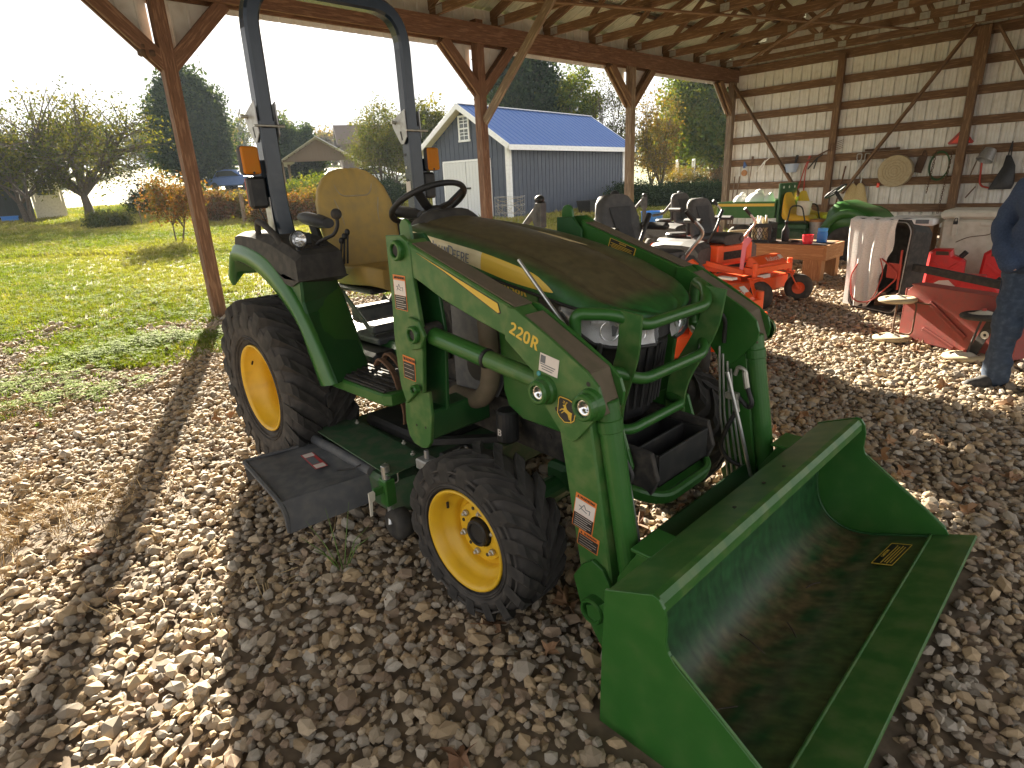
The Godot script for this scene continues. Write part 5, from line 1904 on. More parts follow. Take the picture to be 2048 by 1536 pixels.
		cyl(st, Vector3(0.575 * s, 1.612, 0.086), Vector3(0.575 * s, 1.612, 0.0905), 0.006, 8, 0.001)
		part(al, "screw", st, M.print_black)
		st = mb()
		bx(st, Vector3(0.556 * s, 1.515, 0.035), Vector3(0.096, 0.160, 0.052), 0.014)
		var tl := part(t, "tail_light", st, M.black)
		st = mb()
		bx(st, Vector3(0.556 * s, 1.515, 0.004), Vector3(0.084, 0.146, 0.014), 0.005)
		part(tl, "red_lens", st, M.red)
		st = mb()
		tube(st, fillet([Vector3(0.56 * s, 1.44, 0.03), Vector3(0.55 * s, 1.40, 0.04), Vector3(0.53 * s, 1.36, 0.03), Vector3(0.50 * s, 1.30, 0.02)], 0.03), 0.003, 6)
		part(tl, "wire", st, M.black)
		st = mb()
		bx(st, Vector3(0.525 * s, 1.58, 0.03), Vector3(0.07, 0.19, 0.008), 0.002)
		part(tl, "mounting_plate", st, M.black_steel)
	# roll bar
	var st := mb()
	var pts := fillet([Vector3(-0.455, 1.80, 0.035), Vector3(-0.450, 2.492, 0.035), Vector3(0.450, 2.492, 0.035), Vector3(0.455, 1.80, 0.035)], 0.21, 10)
	sweep(st, pts, rect(0.078, 0.078, 0.012), false, Vector3.BACK)
	var rb := part(t, "roll_bar", st, M.black_steel)
	for s in [-1.0, 1.0]:
		st = mb()
		sweep(st, fillet([Vector3(0.458 * s, 1.86, 0.035), Vector3(0.458 * s, 1.45, 0.035), Vector3(0.445 * s, 1.20, 0.060), Vector3(0.43 * s, 0.95, 0.0)], 0.08), rect(0.092, 0.088, 0.010), false, Vector3.BACK)
		part(rb, "roll_bar_leg", st, M.black_steel)
		for dx in [0.512, 0.404]:
			st = mb()
			upright(st, dx * s, (dx - 0.007) * s, zy([0.072, 1.955, 0.040, 1.945, -0.058, 1.905, -0.072, 1.885, -0.066, 1.862, -0.005, 1.775, 0.008, 1.762, 0.036, 1.760, 0.050, 1.775, 0.074, 1.80]), 0.002)
			var hp := part(rb, "hinge_plate", st, M.galv)
			st = mb()
			upright(st, (dx + 0.0012) * s, (dx - 0.0085) * s, zy([0.008, 1.835, 0.022, 1.835, 0.032, 1.785, 0.020, 1.782]), 0.0005)
			upright(st, (dx + 0.0012) * s, (dx - 0.0085) * s, disc(Vector2(-0.035, 1.885), 0.011))
			part(rb, "hinge_slot", st, M.print_black)
		st = mb()
		tube(st, [Vector3(0.37 * s, 1.890, -0.035), Vector3(0.545 * s, 1.890, -0.035)], 0.009, 10)
		tube(st, [Vector3(0.38 * s, 1.835, 0.10), Vector3(0.54 * s, 1.835, 0.10)], 0.006, 8)
		tube(st, fillet([Vector3(0.545 * s, 1.875, -0.035), Vector3(0.555 * s, 1.89, -0.04), Vector3(0.54 * s, 1.925, -0.045)], 0.02), 0.003, 6)
		part(rb, "hinge_pin", st, M.zinc)
		for k in 3:
			st = mb()
			var y := 1.70 - k * 0.075
			cyl(st, Vector3(0.409 * s, y, 0.02), Vector3(0.4115 * s, y, 0.02), 0.009, 10, 0.0005)
			part(rb, "bolt_hole", st, M.print_black if k != 1 else M.zinc)
		st = mb()
		bx(st, Vector3(0.4105 * s, 1.50, 0.025), Vector3(0.002, 0.09, 0.05), 0.0005)
		part(rb, "paper_label", st, M.print_white)
		st = mb()
		bx(st, Vector3(0.507 * s, 1.38, 0.03), Vector3(0.004, 0.22, 0.07), 0.001)
		part(rb, "brace_strip", st, M.galv)
	# seat
	st = mb()
	var rings := []
	for q in [[1.045, 0.200, 0.155, 0.060], [1.10, 0.222, 0.132, 0.075], [1.22, 0.240, 0.096, 0.088], [1.34, 0.246, 0.066, 0.088], [1.44, 0.240, 0.044, 0.080], [1.52, 0.212, 0.026, 0.072], [1.575, 0.170, 0.014, 0.062], [1.612, 0.115, 0.006, 0.048], [1.628, 0.055, 0.002, 0.028]]:
		var ring := []
		for k in 28:
			var a := TAU * k / 28.0
			var c := cos(a)
			var s2 := sin(a)
			var x: float = signf(c) * pow(absf(c), 0.55) * q[1]
			var side_f := pow(absf(x) / maxf(q[1], 0.01), 3.0)
			var z: float = q[2]
			if s2 > 0:
				z += q[3] * 0.40 * pow(s2, 0.5) + 0.045 * side_f * (1.0 - side_f * 0.7)
			else:
				z -= q[3] * 0.55 * pow(-s2, 0.6)
			ring.append(Vector3(x, q[0], z))
		rings.append(ring)
	loft(st, rings, true, true)
	var seat := part(t, "seat_back", st, M.seat)
	# stitched seams pressed into the cover
	st = mb()
	tube(st, fillet([Vector3(-0.13, 1.56, 0.048), Vector3(-0.10, 1.475, 0.070), Vector3(0.10, 1.475, 0.070), Vector3(0.13, 1.56, 0.048)], 0.07, 6), 0.004, 6)
	for s in [-1.0, 1.0]:
		tube(st, fillet([Vector3(0.145 * s, 1.46, 0.076), Vector3(0.115 * s, 1.36, 0.098), Vector3(0.125 * s, 1.16, 0.140), Vector3(0.15 * s, 1.08, 0.170)], 0.08, 6), 0.0045, 6)
	part(seat, "seam", st, M.hide)
	st = mb()
	rings = []
	for q in [[0.06, 0.190, 1.035], [0.12, 0.225, 1.045], [0.22, 0.245, 1.050], [0.34, 0.250, 1.056], [0.43, 0.238, 1.060], [0.485, 0.205, 1.050], [0.51, 0.15, 1.030]]:
		var ring := []
		for k in 28:
			var a := TAU * k / 28.0
			var c := cos(a)
			var s2 := sin(a)
			var x: float = signf(c) * pow(absf(c), 0.5) * q[1]
			var side_f := pow(absf(x) / q[1], 4.0)
			var y: float = q[2] + (0.045 * pow(maxf(s2, 0.0), 0.6) + 0.040 * side_f if s2 > 0 else -0.062 * pow(-s2, 0.5))
			ring.append(Vector3(x, y, q[0]))
		rings.append(ring)
	loft(st, rings, true, true)
	part(t, "seat_cushion", st, M.seat)
	st = mb()
	bx(st, Vector3(0, 0.975, 0.26), Vector3(0.42, 0.03, 0.42), 0.012)
	var base := part(t, "seat_base", st, M.black)
	for s in [-1.0, 1.0]:
		for k in 2:
			st = mb()
			bar(st, Vector3(0.19 * s, 0.95, 0.10 + k * 0.02), Vector3(0.19 * s, 0.72, 0.42 - k * 0.02) if k == 0 else Vector3(0.19 * s, 0.72, 0.10), 0.012, 0.034)
			part(base, "scissor_arm", st, M.chute)
	st = mb()
	bx(st, Vector3(0, 0.70, 0.27), Vector3(0.44, 0.035, 0.46), 0.008)
	bx(st, Vector3(0.0, 0.80, 0.15), Vector3(0.30, 0.10, 0.10), 0.02)
	bx(st, Vector3(-0.1, 0.76, 0.42), Vector3(0.22, 0.05, 0.06), 0.01)
	part(base, "suspension", st, M.chute)
	st = mb()
	bx(st, Vector3(0, 0.62, 0.25), Vector3(0.62, 0.10, 0.70), 0.02)
	part(t, "seat_pedestal", st, M.black)
	for s in [-1.0, 1.0]:
		st = mb()
		var ring2 := []
		for q in [[-0.02, 0.030, 0.022], [0.04, 0.040, 0.036], [0.20, 0.040, 0.036], [0.28, 0.034, 0.026]]:
			var ring := []
			for k in 14:
				var a := TAU * k / 14.0
				ring.append(Vector3(0.305 * s + cos(a) * q[1], 1.372 + sin(a) * q[2] - q[0] * 0.10, q[0]))
			ring2.append(ring)
		loft(st, ring2, true, true)
		var ar := part(t, "armrest", st, M.dark_vinyl)
		st = mb()
		bar(st, Vector3(0.275 * s, 1.36, 0.03), Vector3(0.25 * s, 1.10, 0.10), 0.03, 0.05)
		part(ar, "armrest_bracket", st, M.black)
	# loader joystick on the right console, shift levers beside it
	st = mb()
	tube(st, fillet([Vector3(-0.445, 1.21, 0.36), Vector3(-0.440, 1.262, 0.40), Vector3(-0.405, 1.300, 0.52), Vector3(-0.395, 1.345, 0.548), Vector3(-0.398, 1.385, 0.55)], 0.035, 5), 0.009, 10)
	var js := part(t, "joystick", st, M.black)
	st = mb()
	ball(st, Vector3(-0.398, 1.398, 0.55), Vector3(0.027, 0.027, 0.027), 16)
	part(js, "knob", st, M.black_dusty)
	for k in 3:
		st = mb()
		tube(st, [Vector3(-0.34 + k * 0.02, 1.14, 0.42), Vector3(-0.33 + k * 0.02, 1.25 + 0.02 * k, 0.44)], 0.006, 8)
		ball(st, Vector3(-0.33 + k * 0.02, 1.26 + 0.02 * k, 0.44), Vector3(0.014, 0.018, 0.014), 10)
		part(t, "lever", st, M.black)
	# steering wheel and dash
	var wc := Vector3(0.015, 1.425, 0.75)
	var wf := Transform3D(Basis(Vector3.RIGHT, -0.50), wc)
	st = mb()
	rings = []
	for k in 41:
		var a := TAU * k / 40.0
		var c := Vector3(cos(a), 0, sin(a))
		var ring := []
		for j in 10:
			var b2 := TAU * j / 10.0
			ring.append(wf * (c * (0.196 + cos(b2) * 0.0145) + Vector3(0, sin(b2) * 0.0145, 0)))
		rings.append(ring)
	loft(st, rings, false, true)
	var sw := part(t, "steering_wheel", st, M.black)
	for a in [0.0, 2.3, -2.3]:
		st = mb()
		var d := Vector3(sin(a + PI), 0, cos(a + PI))
		sweep(st, [wf * (d * 0.03 + Vector3(0, -0.045, 0)), wf * (d * 0.10 + Vector3(0, -0.040, 0)), wf * (d * 0.192)], rect(0.045, 0.014, 0.005), false, wf.basis.y)
		part(sw, "spoke", st, M.black)
	st = mb()
	lathe(st, wf, [[0.0, -0.025], [0.03, -0.028], [0.052, -0.04], [0.052, -0.06], [0.03, -0.10], [0.03, -0.20]], 22, true)
	part(sw, "hub", st, M.black)
	st = mb()
	rings = []
	for q in [[0.66, 0.13, 1.26, 1.0], [0.72, 0.17, 1.318, 0.9], [0.80, 0.212, 1.368, 0.9], [0.88, 0.236, 1.398, 0.9], [0.935, 0.246, 1.402, 0.9], [0.965, 0.244, 1.385, 0.9], [0.985, 0.240, 1.34, 0.9]]:
		var ring := []
		for k in 21:
			var a := PI * k / 20.0
			ring.append(Vector3(cos(a) * q[1], 1.13 + sin(a) * (q[2] - 1.13) if true else 0.0, q[0]))
		rings.append(ring)
	for r in rings:
		for k in r.size():
			var c := cos(PI * k / 20.0)
			r[k].x = signf(c) * pow(absf(c), 0.6) * absf(r[k].x / maxf(absf(c), 0.001)) if absf(c) > 0.001 else 0.0
	loft(st, rings, true, true)
	part(t, "dash_cowl", st, M.black_dusty)
	st = mb()
	bx(st, Vector3(0, 0.92, 0.88), Vector3(0.34, 0.50, 0.22), 0.04)
	part(t, "dash_column", st, M.black)
	# rear part of the bonnet between cowl and hood
	st = mb()
	rings = []
	for z in [0.93, 0.952]:
		var ring := []
		for p in [[-0.283, 1.10], [-0.283, 1.238], [-0.278, 1.296], [-0.235, 1.335], [-0.165, 1.345], [0, 1.366], [0.165, 1.345], [0.235, 1.335], [0.278, 1.296], [0.283, 1.238], [0.283, 1.10]]:
			ring.append(Vector3(p[0], p[1], z))
		rings.append(ring)
	loft(st, rings, true, false)
	part(t, "firewall", st, M.green)
	# brown pedals by the platform's front
	for q in [[-0.34, 0.86], [-0.42, 0.92]]:
		st = mb()
		sweep(st, fillet([Vector3(q[0] - 0.04, 0.70, q[1] - 0.06), Vector3(q[0] - 0.05, 0.75, q[1]), Vector3(q[0] - 0.045, 0.70, q[1] + 0.10), Vector3(q[0] - 0.03, 0.50, q[1] + 0.14), Vector3(q[0], 0.42, q[1] + 0.08)], 0.05), rect(0.03, 0.012, 0.003), false)
		part(t, "pedal", st, M.rust)

func mower_deck(t: Node3D) -> void:
	var st := mb()
	var rim := [Vector2(-0.64, 0.36), Vector2(-0.30, 0.30), Vector2(0.30, 0.30), Vector2(0.66, 0.40), Vector2(0.70, 0.62), Vector2(0.66, 1.10), Vector2(0.34, 1.26), Vector2(-0.30, 1.26), Vector2(-0.655, 1.19)]
	plate(st, Transform3D(Basis(Vector3.RIGHT, PI / 2), Vector3(0, 0.245, 0)), rim, 0.17, 0.02)
	var deck := part(t, "mower_deck", st, M.green_deck)
	st = mb()
	plate(st, Transform3D(Basis(Vector3.RIGHT, PI / 2), Vector3(0, 0.304, 0)), [Vector2(-0.632, 0.372), Vector2(-0.405, 0.392), Vector2(-0.445, 1.205), Vector2(-0.672, 1.212)], 0.006, 0.001)
	part(deck, "deck_cover", st, M.green_deck)
	for q in [[-0.60, 0.41], [-0.43, 0.98], [-0.475, 1.12], [-0.635, 1.13], [-0.44, 0.55]]:
		st = mb()
		cyl(st, Vector3(q[0], 0.304, q[1]), Vector3(q[0], 0.316, q[1]), 0.012, 6)
		cyl(st, Vector3(q[0], 0.312, q[1]), Vector3(q[0], 0.326, q[1]), 0.006, 8)
		part(deck, "bolt", st, M.zinc)
	st = mb()
	bx(st, Vector3(-0.1, 0.28, 0.75), Vector3(0.5, 0.07, 0.55), 0.02)
	bx(st, Vector3(-0.36, 0.30, 1.36), Vector3(0.16, 0.10, 0.18), 0.01)
	bar(st, Vector3(-0.36, 0.33, 1.10), Vector3(-0.18, 0.42, 1.55), 0.05, 0.03)
	part(deck, "gearbox_cover", st, M.black)
	for q in [[-0.52, 1.30], [-0.38, 1.40]]:
		st = mb()
		bx(st, Vector3(q[0], 0.335, q[1]), Vector3(0.07, 0.05, 0.09), 0.006)
		cyl(st, Vector3(q[0], 0.36, q[1]), Vector3(q[0], 0.40, q[1]), 0.012, 8)
		part(deck, "lift_bracket", st, M.galv)
	# corner posts with their little wheels and cream tags
	for q in [[-0.657, 1.115, true], [-0.585, 0.335, false], [0.60, 1.10, true], [0.60, 0.35, false]]:
		var c := Vector3(q[0], 0, q[1])
		var s := signf(q[0])
		st = mb()
		cyl(st, c + Vector3(0, 0.20, 0.05), c + Vector3(0, 0.335, 0.05), 0.020, 16)
		var p := part(deck, "corner_post", st, M.steel)
		st = mb()
		bx(st, c + Vector3(0, 0.205, 0.05), Vector3(0.055, 0.13, 0.06), 0.006)
		bx(st, c + Vector3(0.035 * s, 0.225, 0.05), Vector3(0.08, 0.035, 0.02), 0.003)
		part(p, "post_bracket", st, M.green)
		st = mb()
		var l: bool = q[2]
		plate(st, Transform3D(Basis(), c + Vector3(0.078 * s - 0.015, 0.17, 0.056)), [Vector2(-0.015, -0.045), Vector2(-0.002, -0.045), Vector2(0.004, 0.02), Vector2(0.018, 0.025), Vector2(0.022, 0.06), Vector2(0.014, 0.072), Vector2(-0.012, 0.07)], 0.008, 0.002)
		part(p, "tag", st, M.cream)
		st = mb()
		tube(st, fillet([c + Vector3(0, 0.30, 0.03), c + Vector3(0.045 * -s, 0.30, 0.075), c + Vector3(0.045 * -s, 0.245, 0.075), c + Vector3(0.0, 0.245, 0.075)], 0.012), 0.0035, 6)
		part(p, "retaining_clip", st, M.zinc)
		if q[2]:
			st = mb()
			tube(st, fillet([c + Vector3(0, 0.15, 0.05), c + Vector3(0, 0.10, 0.05), c + Vector3(0.02 * s, 0.05, 0.075)], 0.03), 0.013, 10)
			part(p, "wheel_arm", st, M.steel)
			st = mb()
			var wx := Transform3D(Basis(Vector3(0, 1, 0), Vector3(-1, 0, 0), Vector3(0, 0, 1)), c + Vector3(-0.02 * s, 0.045, 0.085))
			lathe(st, wx, [[0.0, -0.045], [0.05, -0.045], [0.072, -0.032], [0.076, 0.0], [0.072, 0.032], [0.05, 0.045], [0.03, 0.04], [0.0, 0.04]], 26, true)
			part(p, "gauge_wheel", st, M.black_dusty)
	# rubber discharge chute
	st = mb()
	var a := Vector3(-0.650, 0.232, 0.455)
	var b := Vector3(-0.998, 0.222, 0.365)
	var c2 := Vector3(-1.045, 0.212, 0.90)
	var d := Vector3(-0.648, 0.232, 0.995)
	var n := 14
	# top sheet with a slight sag
	st.set_smooth_group(1)
	for i in n:
		for k in n:
			var g := func(u: float, v: float) -> Vector3:
				var p := a.lerp(b, u).lerp(d.lerp(c2, u), v)
				p.y -= 0.010 * sin(PI * u) * sin(PI * v) - 0.003 * sin(9.0 * u + 4.0 * v)
				return p
			quad(st, g.call(float(i) / n, float(k) / n), g.call(float(i) / n, float(k + 1) / n), g.call(float(i + 1) / n, float(k + 1) / n), g.call(float(i + 1) / n, float(k) / n))
	var ch := part(deck, "discharge_chute", st, M.chute)
	st = mb()
	sweep(st, fillet([a + Vector3(-0.03, 0.004, -0.012), b + Vector3(0.0, 0.004, 0.0), c2 + Vector3(0.0, 0.004, 0.0), c2 + Vector3(0.012, -0.055, 0.012), c2 + Vector3(0.015, -0.15, 0.015)], 0.03), rect(0.022, 0.012, 0.004), false)
	part(ch, "raised_rim", st, M.chute)
	st = mb()
	quad(st, c2, d, d + Vector3(0, -0.135, 0.025), c2 + Vector3(0.01, -0.155, 0.02))
	quad(st, c2 + Vector3(0.002, 0, -0.006), c2 + Vector3(0.012, -0.155, 0.014), d + Vector3(0, -0.135, 0.019), d + Vector3(0, 0, -0.006))
	part(ch, "skirt", st, M.chute)
	st = mb()
	quad(st, b, a, a + Vector3(0, -0.12, -0.02), b + Vector3(0.01, -0.12, -0.02))
	part(ch, "skirt", st, M.chute)
	st = mb()
	tube(st, [a + Vector3(0.012, 0.012, -0.02), a.lerp(d, 0.5) + Vector3(0.012, 0.016, 0), d + Vector3(0.012, 0.012, 0.01)], 0.026, 16)
	part(ch, "hinge_roll", st, M.chute)
	st = mb()
	tube(st, [Vector3(-0.74, 0.240, 0.86), Vector3(-0.69, 0.252, 0.93), Vector3(-0.66, 0.27, 0.95)], 0.004, 6)
	part(ch, "spring", st, M.print_black)
	var lf := Transform3D(Basis(Vector3.RIGHT, -PI / 2) * Basis(Vector3(0, 0, 1), -1.68), Vector3(-0.752, 0.2285, 0.645))
	st = mb()
	box(st, lf, Vector3(0.21, 0.062, 0.001), 0.0)
	var lab := part(ch, "danger_label", st, M.print_red)
	st = mb()
	for x in [-0.078, 0.078]:
		box(st, lf * Transform3D(Basis(), Vector3(x, 0, 0.001)), Vector3(0.044, 0.050, 0.0008), 0.0)
	part(lab, "white_panel", st, M.print_white)
	st = mb()
	box(st, lf * Transform3D(Basis(), Vector3(0, -0.006, 0.001)), Vector3(0.096, 0.040, 0.0008), 0.0)
	part(lab, "text_panel", st, M.print_grey)

# ------------------------------------------------------------------ buildings outside
func shed() -> void:
	var at := Vector3(13.07, 0.26, -12.1)
	var b := thing("blue_shed", "slate-blue metal shed with blue roof, white trim and white double doors", "shed", at)
	b.basis = Basis(Vector3(0.995, 0, -0.0998), Vector3.UP, Vector3(0.0998, 0, 0.995))
	var L := 7.73
	var W := 3.9
	var H := 2.60
	var apex := 3.84
	var st := mb()
	bx(st, Vector3(L * 0.5, H * 0.5 - 0.2, -W * 0.5), Vector3(L - 0.06, H + 0.4, W - 0.06), 0.0)
	part(b, "wall_core", st, M.shed_dark)
	for k in 9:
		var wd := minf(0.9, L - k * 0.9)
		if wd > 0.1:
			meshpart(b, "wall_sheet", ribbed(H + 0.3, wd, 0.225, 0.03), M.shed_blue, Transform3D(Basis(), Vector3(k * 0.9, -0.3, 0.0)))
	for k in 17:
		var x := k * 0.2296
		var top := H + (apex - H) * (1.0 - absf(x + 0.115 - W * 0.5) / (W * 0.5))
		meshpart(b, "gable_sheet", ribbed(top + 0.28, 0.2296, 0.2296, 0.03), M.shed_blue, Transform3D(Basis(Vector3(0, 0, -1), Vector3.UP, Vector3(-1, 0, 0)), Vector3(0.0, -0.3, -x)))
	for q in [Vector3(0.04, H * 0.5 - 0.1, 0.012), Vector3(L - 0.05, H * 0.5 - 0.1, 0.012), Vector3(-0.012, H * 0.5 - 0.1, -0.06), Vector3(-0.012, H * 0.5 - 0.1, -W + 0.06)]:
		st = mb()
		var onside: bool = q.z > 0.0
		bx(st, q, Vector3(0.13 if onside else 0.06, H + 0.3, 0.07 if onside else 0.13), 0.006)
		part(b, "corner_trim", st, M.white_metal)
	var pitch := (apex - H) / (W * 0.5)
	var run := W * 0.5 + 0.34
	var rl := run * sqrt(1.0 + pitch * pitch)
	var a := atan(pitch)
	for s in [1.0, -1.0]:
		for k in 10:
			var wd := minf(0.9, L + 0.75 - k * 0.9)
			if wd < 0.05:
				continue
			var o := meshpart(b, "roof_sheet", ribbed(rl, wd, 0.30, 0.025), M.shed_roof)
			var yv := Vector3(0, sin(a), -cos(a) * s)
			o.transform = Transform3D(Basis(Vector3(1, 0, 0), yv, Vector3(1, 0, 0).cross(yv) * s), Vector3(-0.38 + k * 0.9, apex + 0.10 - run * pitch, -W * 0.5 + run * s))
		st = mb()
		bx(st, Vector3(L * 0.5, apex + 0.015 - run * pitch, -W * 0.5 + (run + 0.015) * s), Vector3(L + 0.76, 0.17, 0.03), 0.004)
		part(b, "fascia", st, M.white_metal)
		for x in [-0.395, L + 0.385]:
			st = mb()
			bar(st, Vector3(x, apex + 0.04 - run * pitch, -W * 0.5 + run * s), Vector3(x, apex + 0.04, -W * 0.5), 0.03, 0.17)
			part(b, "rake_board", st, M.white_metal)
		st = mb()
		bar(st, Vector3(-0.19, apex + 0.01 - run * pitch, -W * 0.5 + run * s), Vector3(-0.19, apex + 0.005, -W * 0.5), 0.37, 0.02)
		part(b, "soffit", st, M.cream)
	st = mb()
	bx(st, Vector3(L * 0.5, apex + 0.115, -W * 0.5), Vector3(L + 0.76, 0.03, 0.22), 0.008)
	part(b, "ridge_cap", st, M.white_metal)
	# double doors of upright planks
	for leaf in 2:
		st = mb()
		var z0 := -0.86 - leaf * 1.13
		bx(st, Vector3(-0.045, 1.0, z0 - 0.555), Vector3(0.03, 2.12, 1.11), 0.003)
		var d := part(b, "door", st, M.door_white)
		for k in 7:
			st = mb()
			bx(st, Vector3(-0.068, 1.0, z0 - 0.08 - k * 0.158), Vector3(0.018, 2.11, 0.152), 0.003)
			part(d, "plank", st, M.door_white)
		if leaf == 1:
			st = mb()
			bx(st, Vector3(-0.085, 1.16, z0 + 0.02), Vector3(0.02, 0.07, 0.40), 0.004)
			part(d, "latch", st, M.print_black)
	st = mb()
	bx(st, Vector3(-0.05, 2.10, -1.98), Vector3(0.05, 0.07, 2.36), 0.004)
	for z in [-0.82, -3.14]:
		bx(st, Vector3(-0.05, 1.02, z), Vector3(0.05, 2.1, 0.07), 0.004)
	part(b, "door_frame", st, M.white_metal)
	# sash window in the gable
	st = mb()
	bx(st, Vector3(-0.035, 3.17, -1.97), Vector3(0.02, 0.80, 0.44), 0.0)
	var win := part(b, "window", st, M.shed_dark)
	st = mb()
	for q in [[3.57, 0.0, 0.06, 0.54], [2.77, 0.0, 0.07, 0.58], [3.17, 0.0, 0.05, 0.46]]:
		bx(st, Vector3(-0.055, q[0], -1.97), Vector3(0.05, q[2], q[3]), 0.004)
	for z in [-0.235, 0.235]:
		bx(st, Vector3(-0.055, 3.17, -1.97 + z), Vector3(0.05, 0.86, 0.06), 0.004)
	part(win, "frame", st, M.white_metal)
	for y in [3.27, 3.37, 3.47, 2.87, 2.97, 3.07]:
		if y == 3.27 or y == 2.87:
			continue
		st = mb()
		bx(st, Vector3(-0.052, y - 0.03, -1.97), Vector3(0.02, 0.018, 0.44), 0.0)
		part(win, "glazing_bar", st, M.white_metal)
	st = mb()
	bx(st, Vector3(-0.0525, 3.17, -1.97), Vector3(0.018, 0.8, 0.018), 0.0)
	part(win, "glazing_bar", st, M.white_metal)
	for k in 2:
		st = mb()
		bx(st, Vector3(-0.047, 3.36 - k * 0.39, -1.97), Vector3(0.004, 0.34, 0.42), 0.0)
		part(win, "pane", st, M.pane)

func far_buildings() -> void:
	# dark shed at the left edge with a half-glazed cream door
	var h := thing("dark_shed", "dark green boarded shed with a half-glazed cream door under a spreading tree", "shed", Vector3(2.45, 0.80, -34.2), 0.0)
	var st := mb()
	bx(st, Vector3(-4.55, 1.25, -1.6), Vector3(9.0, 2.7, 3.0), 0.02)
	part(h, "wall", st, M.shed_dark)
	for k in 30:
		st = mb()
		bx(st, Vector3(-0.2 - k * 0.3, 1.25, -0.09), Vector3(0.05, 2.7, 0.02), 0.0)
		part(h, "batten", st, M.shed_dark)
	st = mb()
	plate(st, Transform3D(Basis(Vector3(0, 0, 1), Vector3.UP, Vector3(1, 0, 0)), Vector3(-9.3, 0, 0)), [Vector2(0.35, 2.5), Vector2(-1.6, 3.7), Vector2(-3.5, 2.5), Vector2(-3.5, 2.6), Vector2(-1.6, 3.85), Vector2(0.35, 2.62)], 9.9, 0.01)
	part(h, "roof", st, M.shed_dark)
	st = mb()
	bx(st, Vector3(0.62, 1.05, -0.12), Vector3(1.02, 2.15, 0.08), 0.01)
	var d := part(h, "door", st, M.cream)
	st = mb()
	for x in [0.04, 1.2]:
		bx(st, Vector3(x, 1.08, -0.10), Vector3(0.10, 2.3, 0.12), 0.01)
	bx(st, Vector3(0.62, 2.20, -0.10), Vector3(1.3, 0.12, 0.12), 0.01)
	part(h, "door_frame", st, M.cream)
	for r in 3:
		for c in 3:
			st = mb()
			bx(st, Vector3(0.36 + c * 0.25, 1.32 + r * 0.27, -0.075), Vector3(0.21, 0.23, 0.02), 0.004)
			part(d, "pane", st, M.shed_dark)
	for q in [[0.3, 0.42], [0.94, 0.42]]:
		st = mb()
		bx(st, Vector3(q[0], q[1] + 0.1, -0.078), Vector3(0.46, 0.75, 0.012), 0.008)
		part(d, "door_panel", st, M.cream)
	# open carport with a pale metal roof
	var c0 := thing("carport", "open carport with a pale ribbed metal roof and plank gable beyond the hedge", "carport", Vector3(16.2, 1.30, -31.5), -0.55)
	for x in [-2.1, 2.1]:
		for z in [0.0, -3.0, -6.0]:
			st = mb()
			board(st, Vector3(x, -0.6, z), Vector3(x, 2.0, z), 0.14, 0.14, Vector3.BACK)
			part(c0, "post", st, M.wood_grey)
	for s in [-1.0, 1.0]:
		for k in 8:
			var o := meshpart(c0, "roof_sheet", ribbed(2.85, 0.9, 0.225, 0.03), M.siding)
			var yv := Vector3(-0.86 * s, 0.5, 0).normalized()
			o.transform = Transform3D(Basis(Vector3(0, 0, -1), yv, Vector3(0, 0, -1).cross(yv)), Vector3(2.42 * s, 1.92, 0.5 - k * 0.9))
	st = mb()
	plate(st, Transform3D(Basis(), Vector3(0, 0, 0.02)), [Vector2(-2.1, 2.0), Vector2(2.1, 2.0), Vector2(0, 3.2)], 0.05, 0.004)
	var g := part(c0, "gable", st, M.wood_grey)
	for k in 12:
		var gx := -1.9 + k * 0.345
		st = mb()
		bx(st, Vector3(gx, 2.02 + (1.15 - absf(gx) * 0.55) * 0.5, 0.085), Vector3(0.30, maxf(1.1 - absf(gx) * 0.55, 0.08), 0.02), 0.004)
		part(g, "plank", st, M.wood_grey)
	# long dark barn roof on the rise
	var r0 := thing("far_barn", "long dark-roofed barn far behind the airy tree", "barn", Vector3(53.0, 4.2, -70.0), -0.45)
	st = mb()
	bx(st, Vector3(0, 1.3, 0), Vector3(24, 3.6, 8), 0.05)
	part(r0, "wall", st, M.wood_dark)
	st = mb()
	plate(st, Transform3D(Basis(Vector3(0, 0, 1), Vector3.UP, Vector3(1, 0, 0)), Vector3(-12.5, 3.0, 0)), [Vector2(-4.6, 0), Vector2(0, 2.6), Vector2(4.6, 0), Vector2(4.6, 0.2), Vector2(0, 2.9), Vector2(-4.6, 0.2)], 25.0, 0.02)
	part(r0, "roof", st, M.wood_dark)
	# two cars parked beyond the shrubs
	for q in [[Vector3(16.3, 1.98, -45.0), M.shed_roof, "blue car parked beyond the shrubs, its roof just showing"], [Vector3(17.9, 1.98, -45.6), M.white_metal, "white car parked beside the blue car beyond the shrubs"], [Vector3(20.0, 1.45, -31.0), M.white_metal, "white car parked under the airy tree by the carport"]]:
		var car := thing("parked_car", q[2], "car", q[0], 0.6)
		st = mb()
		upright(st, -0.85, 0.85, zy([-2.1, 0.35, -2.15, 0.75, -1.9, 0.92, -0.9, 0.98, 1.1, 0.98, 1.9, 0.88, 2.15, 0.68, 2.12, 0.35]), 0.06)
		part(car, "body", st, q[1])
		st = mb()
		upright(st, -0.72, 0.72, zy([-1.55, 0.96, -1.1, 1.40, -0.4, 1.50, 0.3, 1.46, 1.05, 0.98]), 0.08)
		part(car, "cabin", st, q[1])
		for s in [-1.0, 1.0]:
			st = mb()
			upright(st, 0.722 * s, 0.71 * s, zy([-1.30, 1.02, -1.0, 1.36, -0.38, 1.42, 0.22, 1.38, 0.80, 1.02]), 0.004)
			part(car, "window", st, M.shed_dark)
			for z in [-1.35, 1.35]:
				st = mb()
				cyl(st, Vector3(0.70 * s, 0.32, z), Vector3(0.87 * s, 0.32, z), 0.32, 20, 0.04)
				part(car, "wheel", st, M.black)

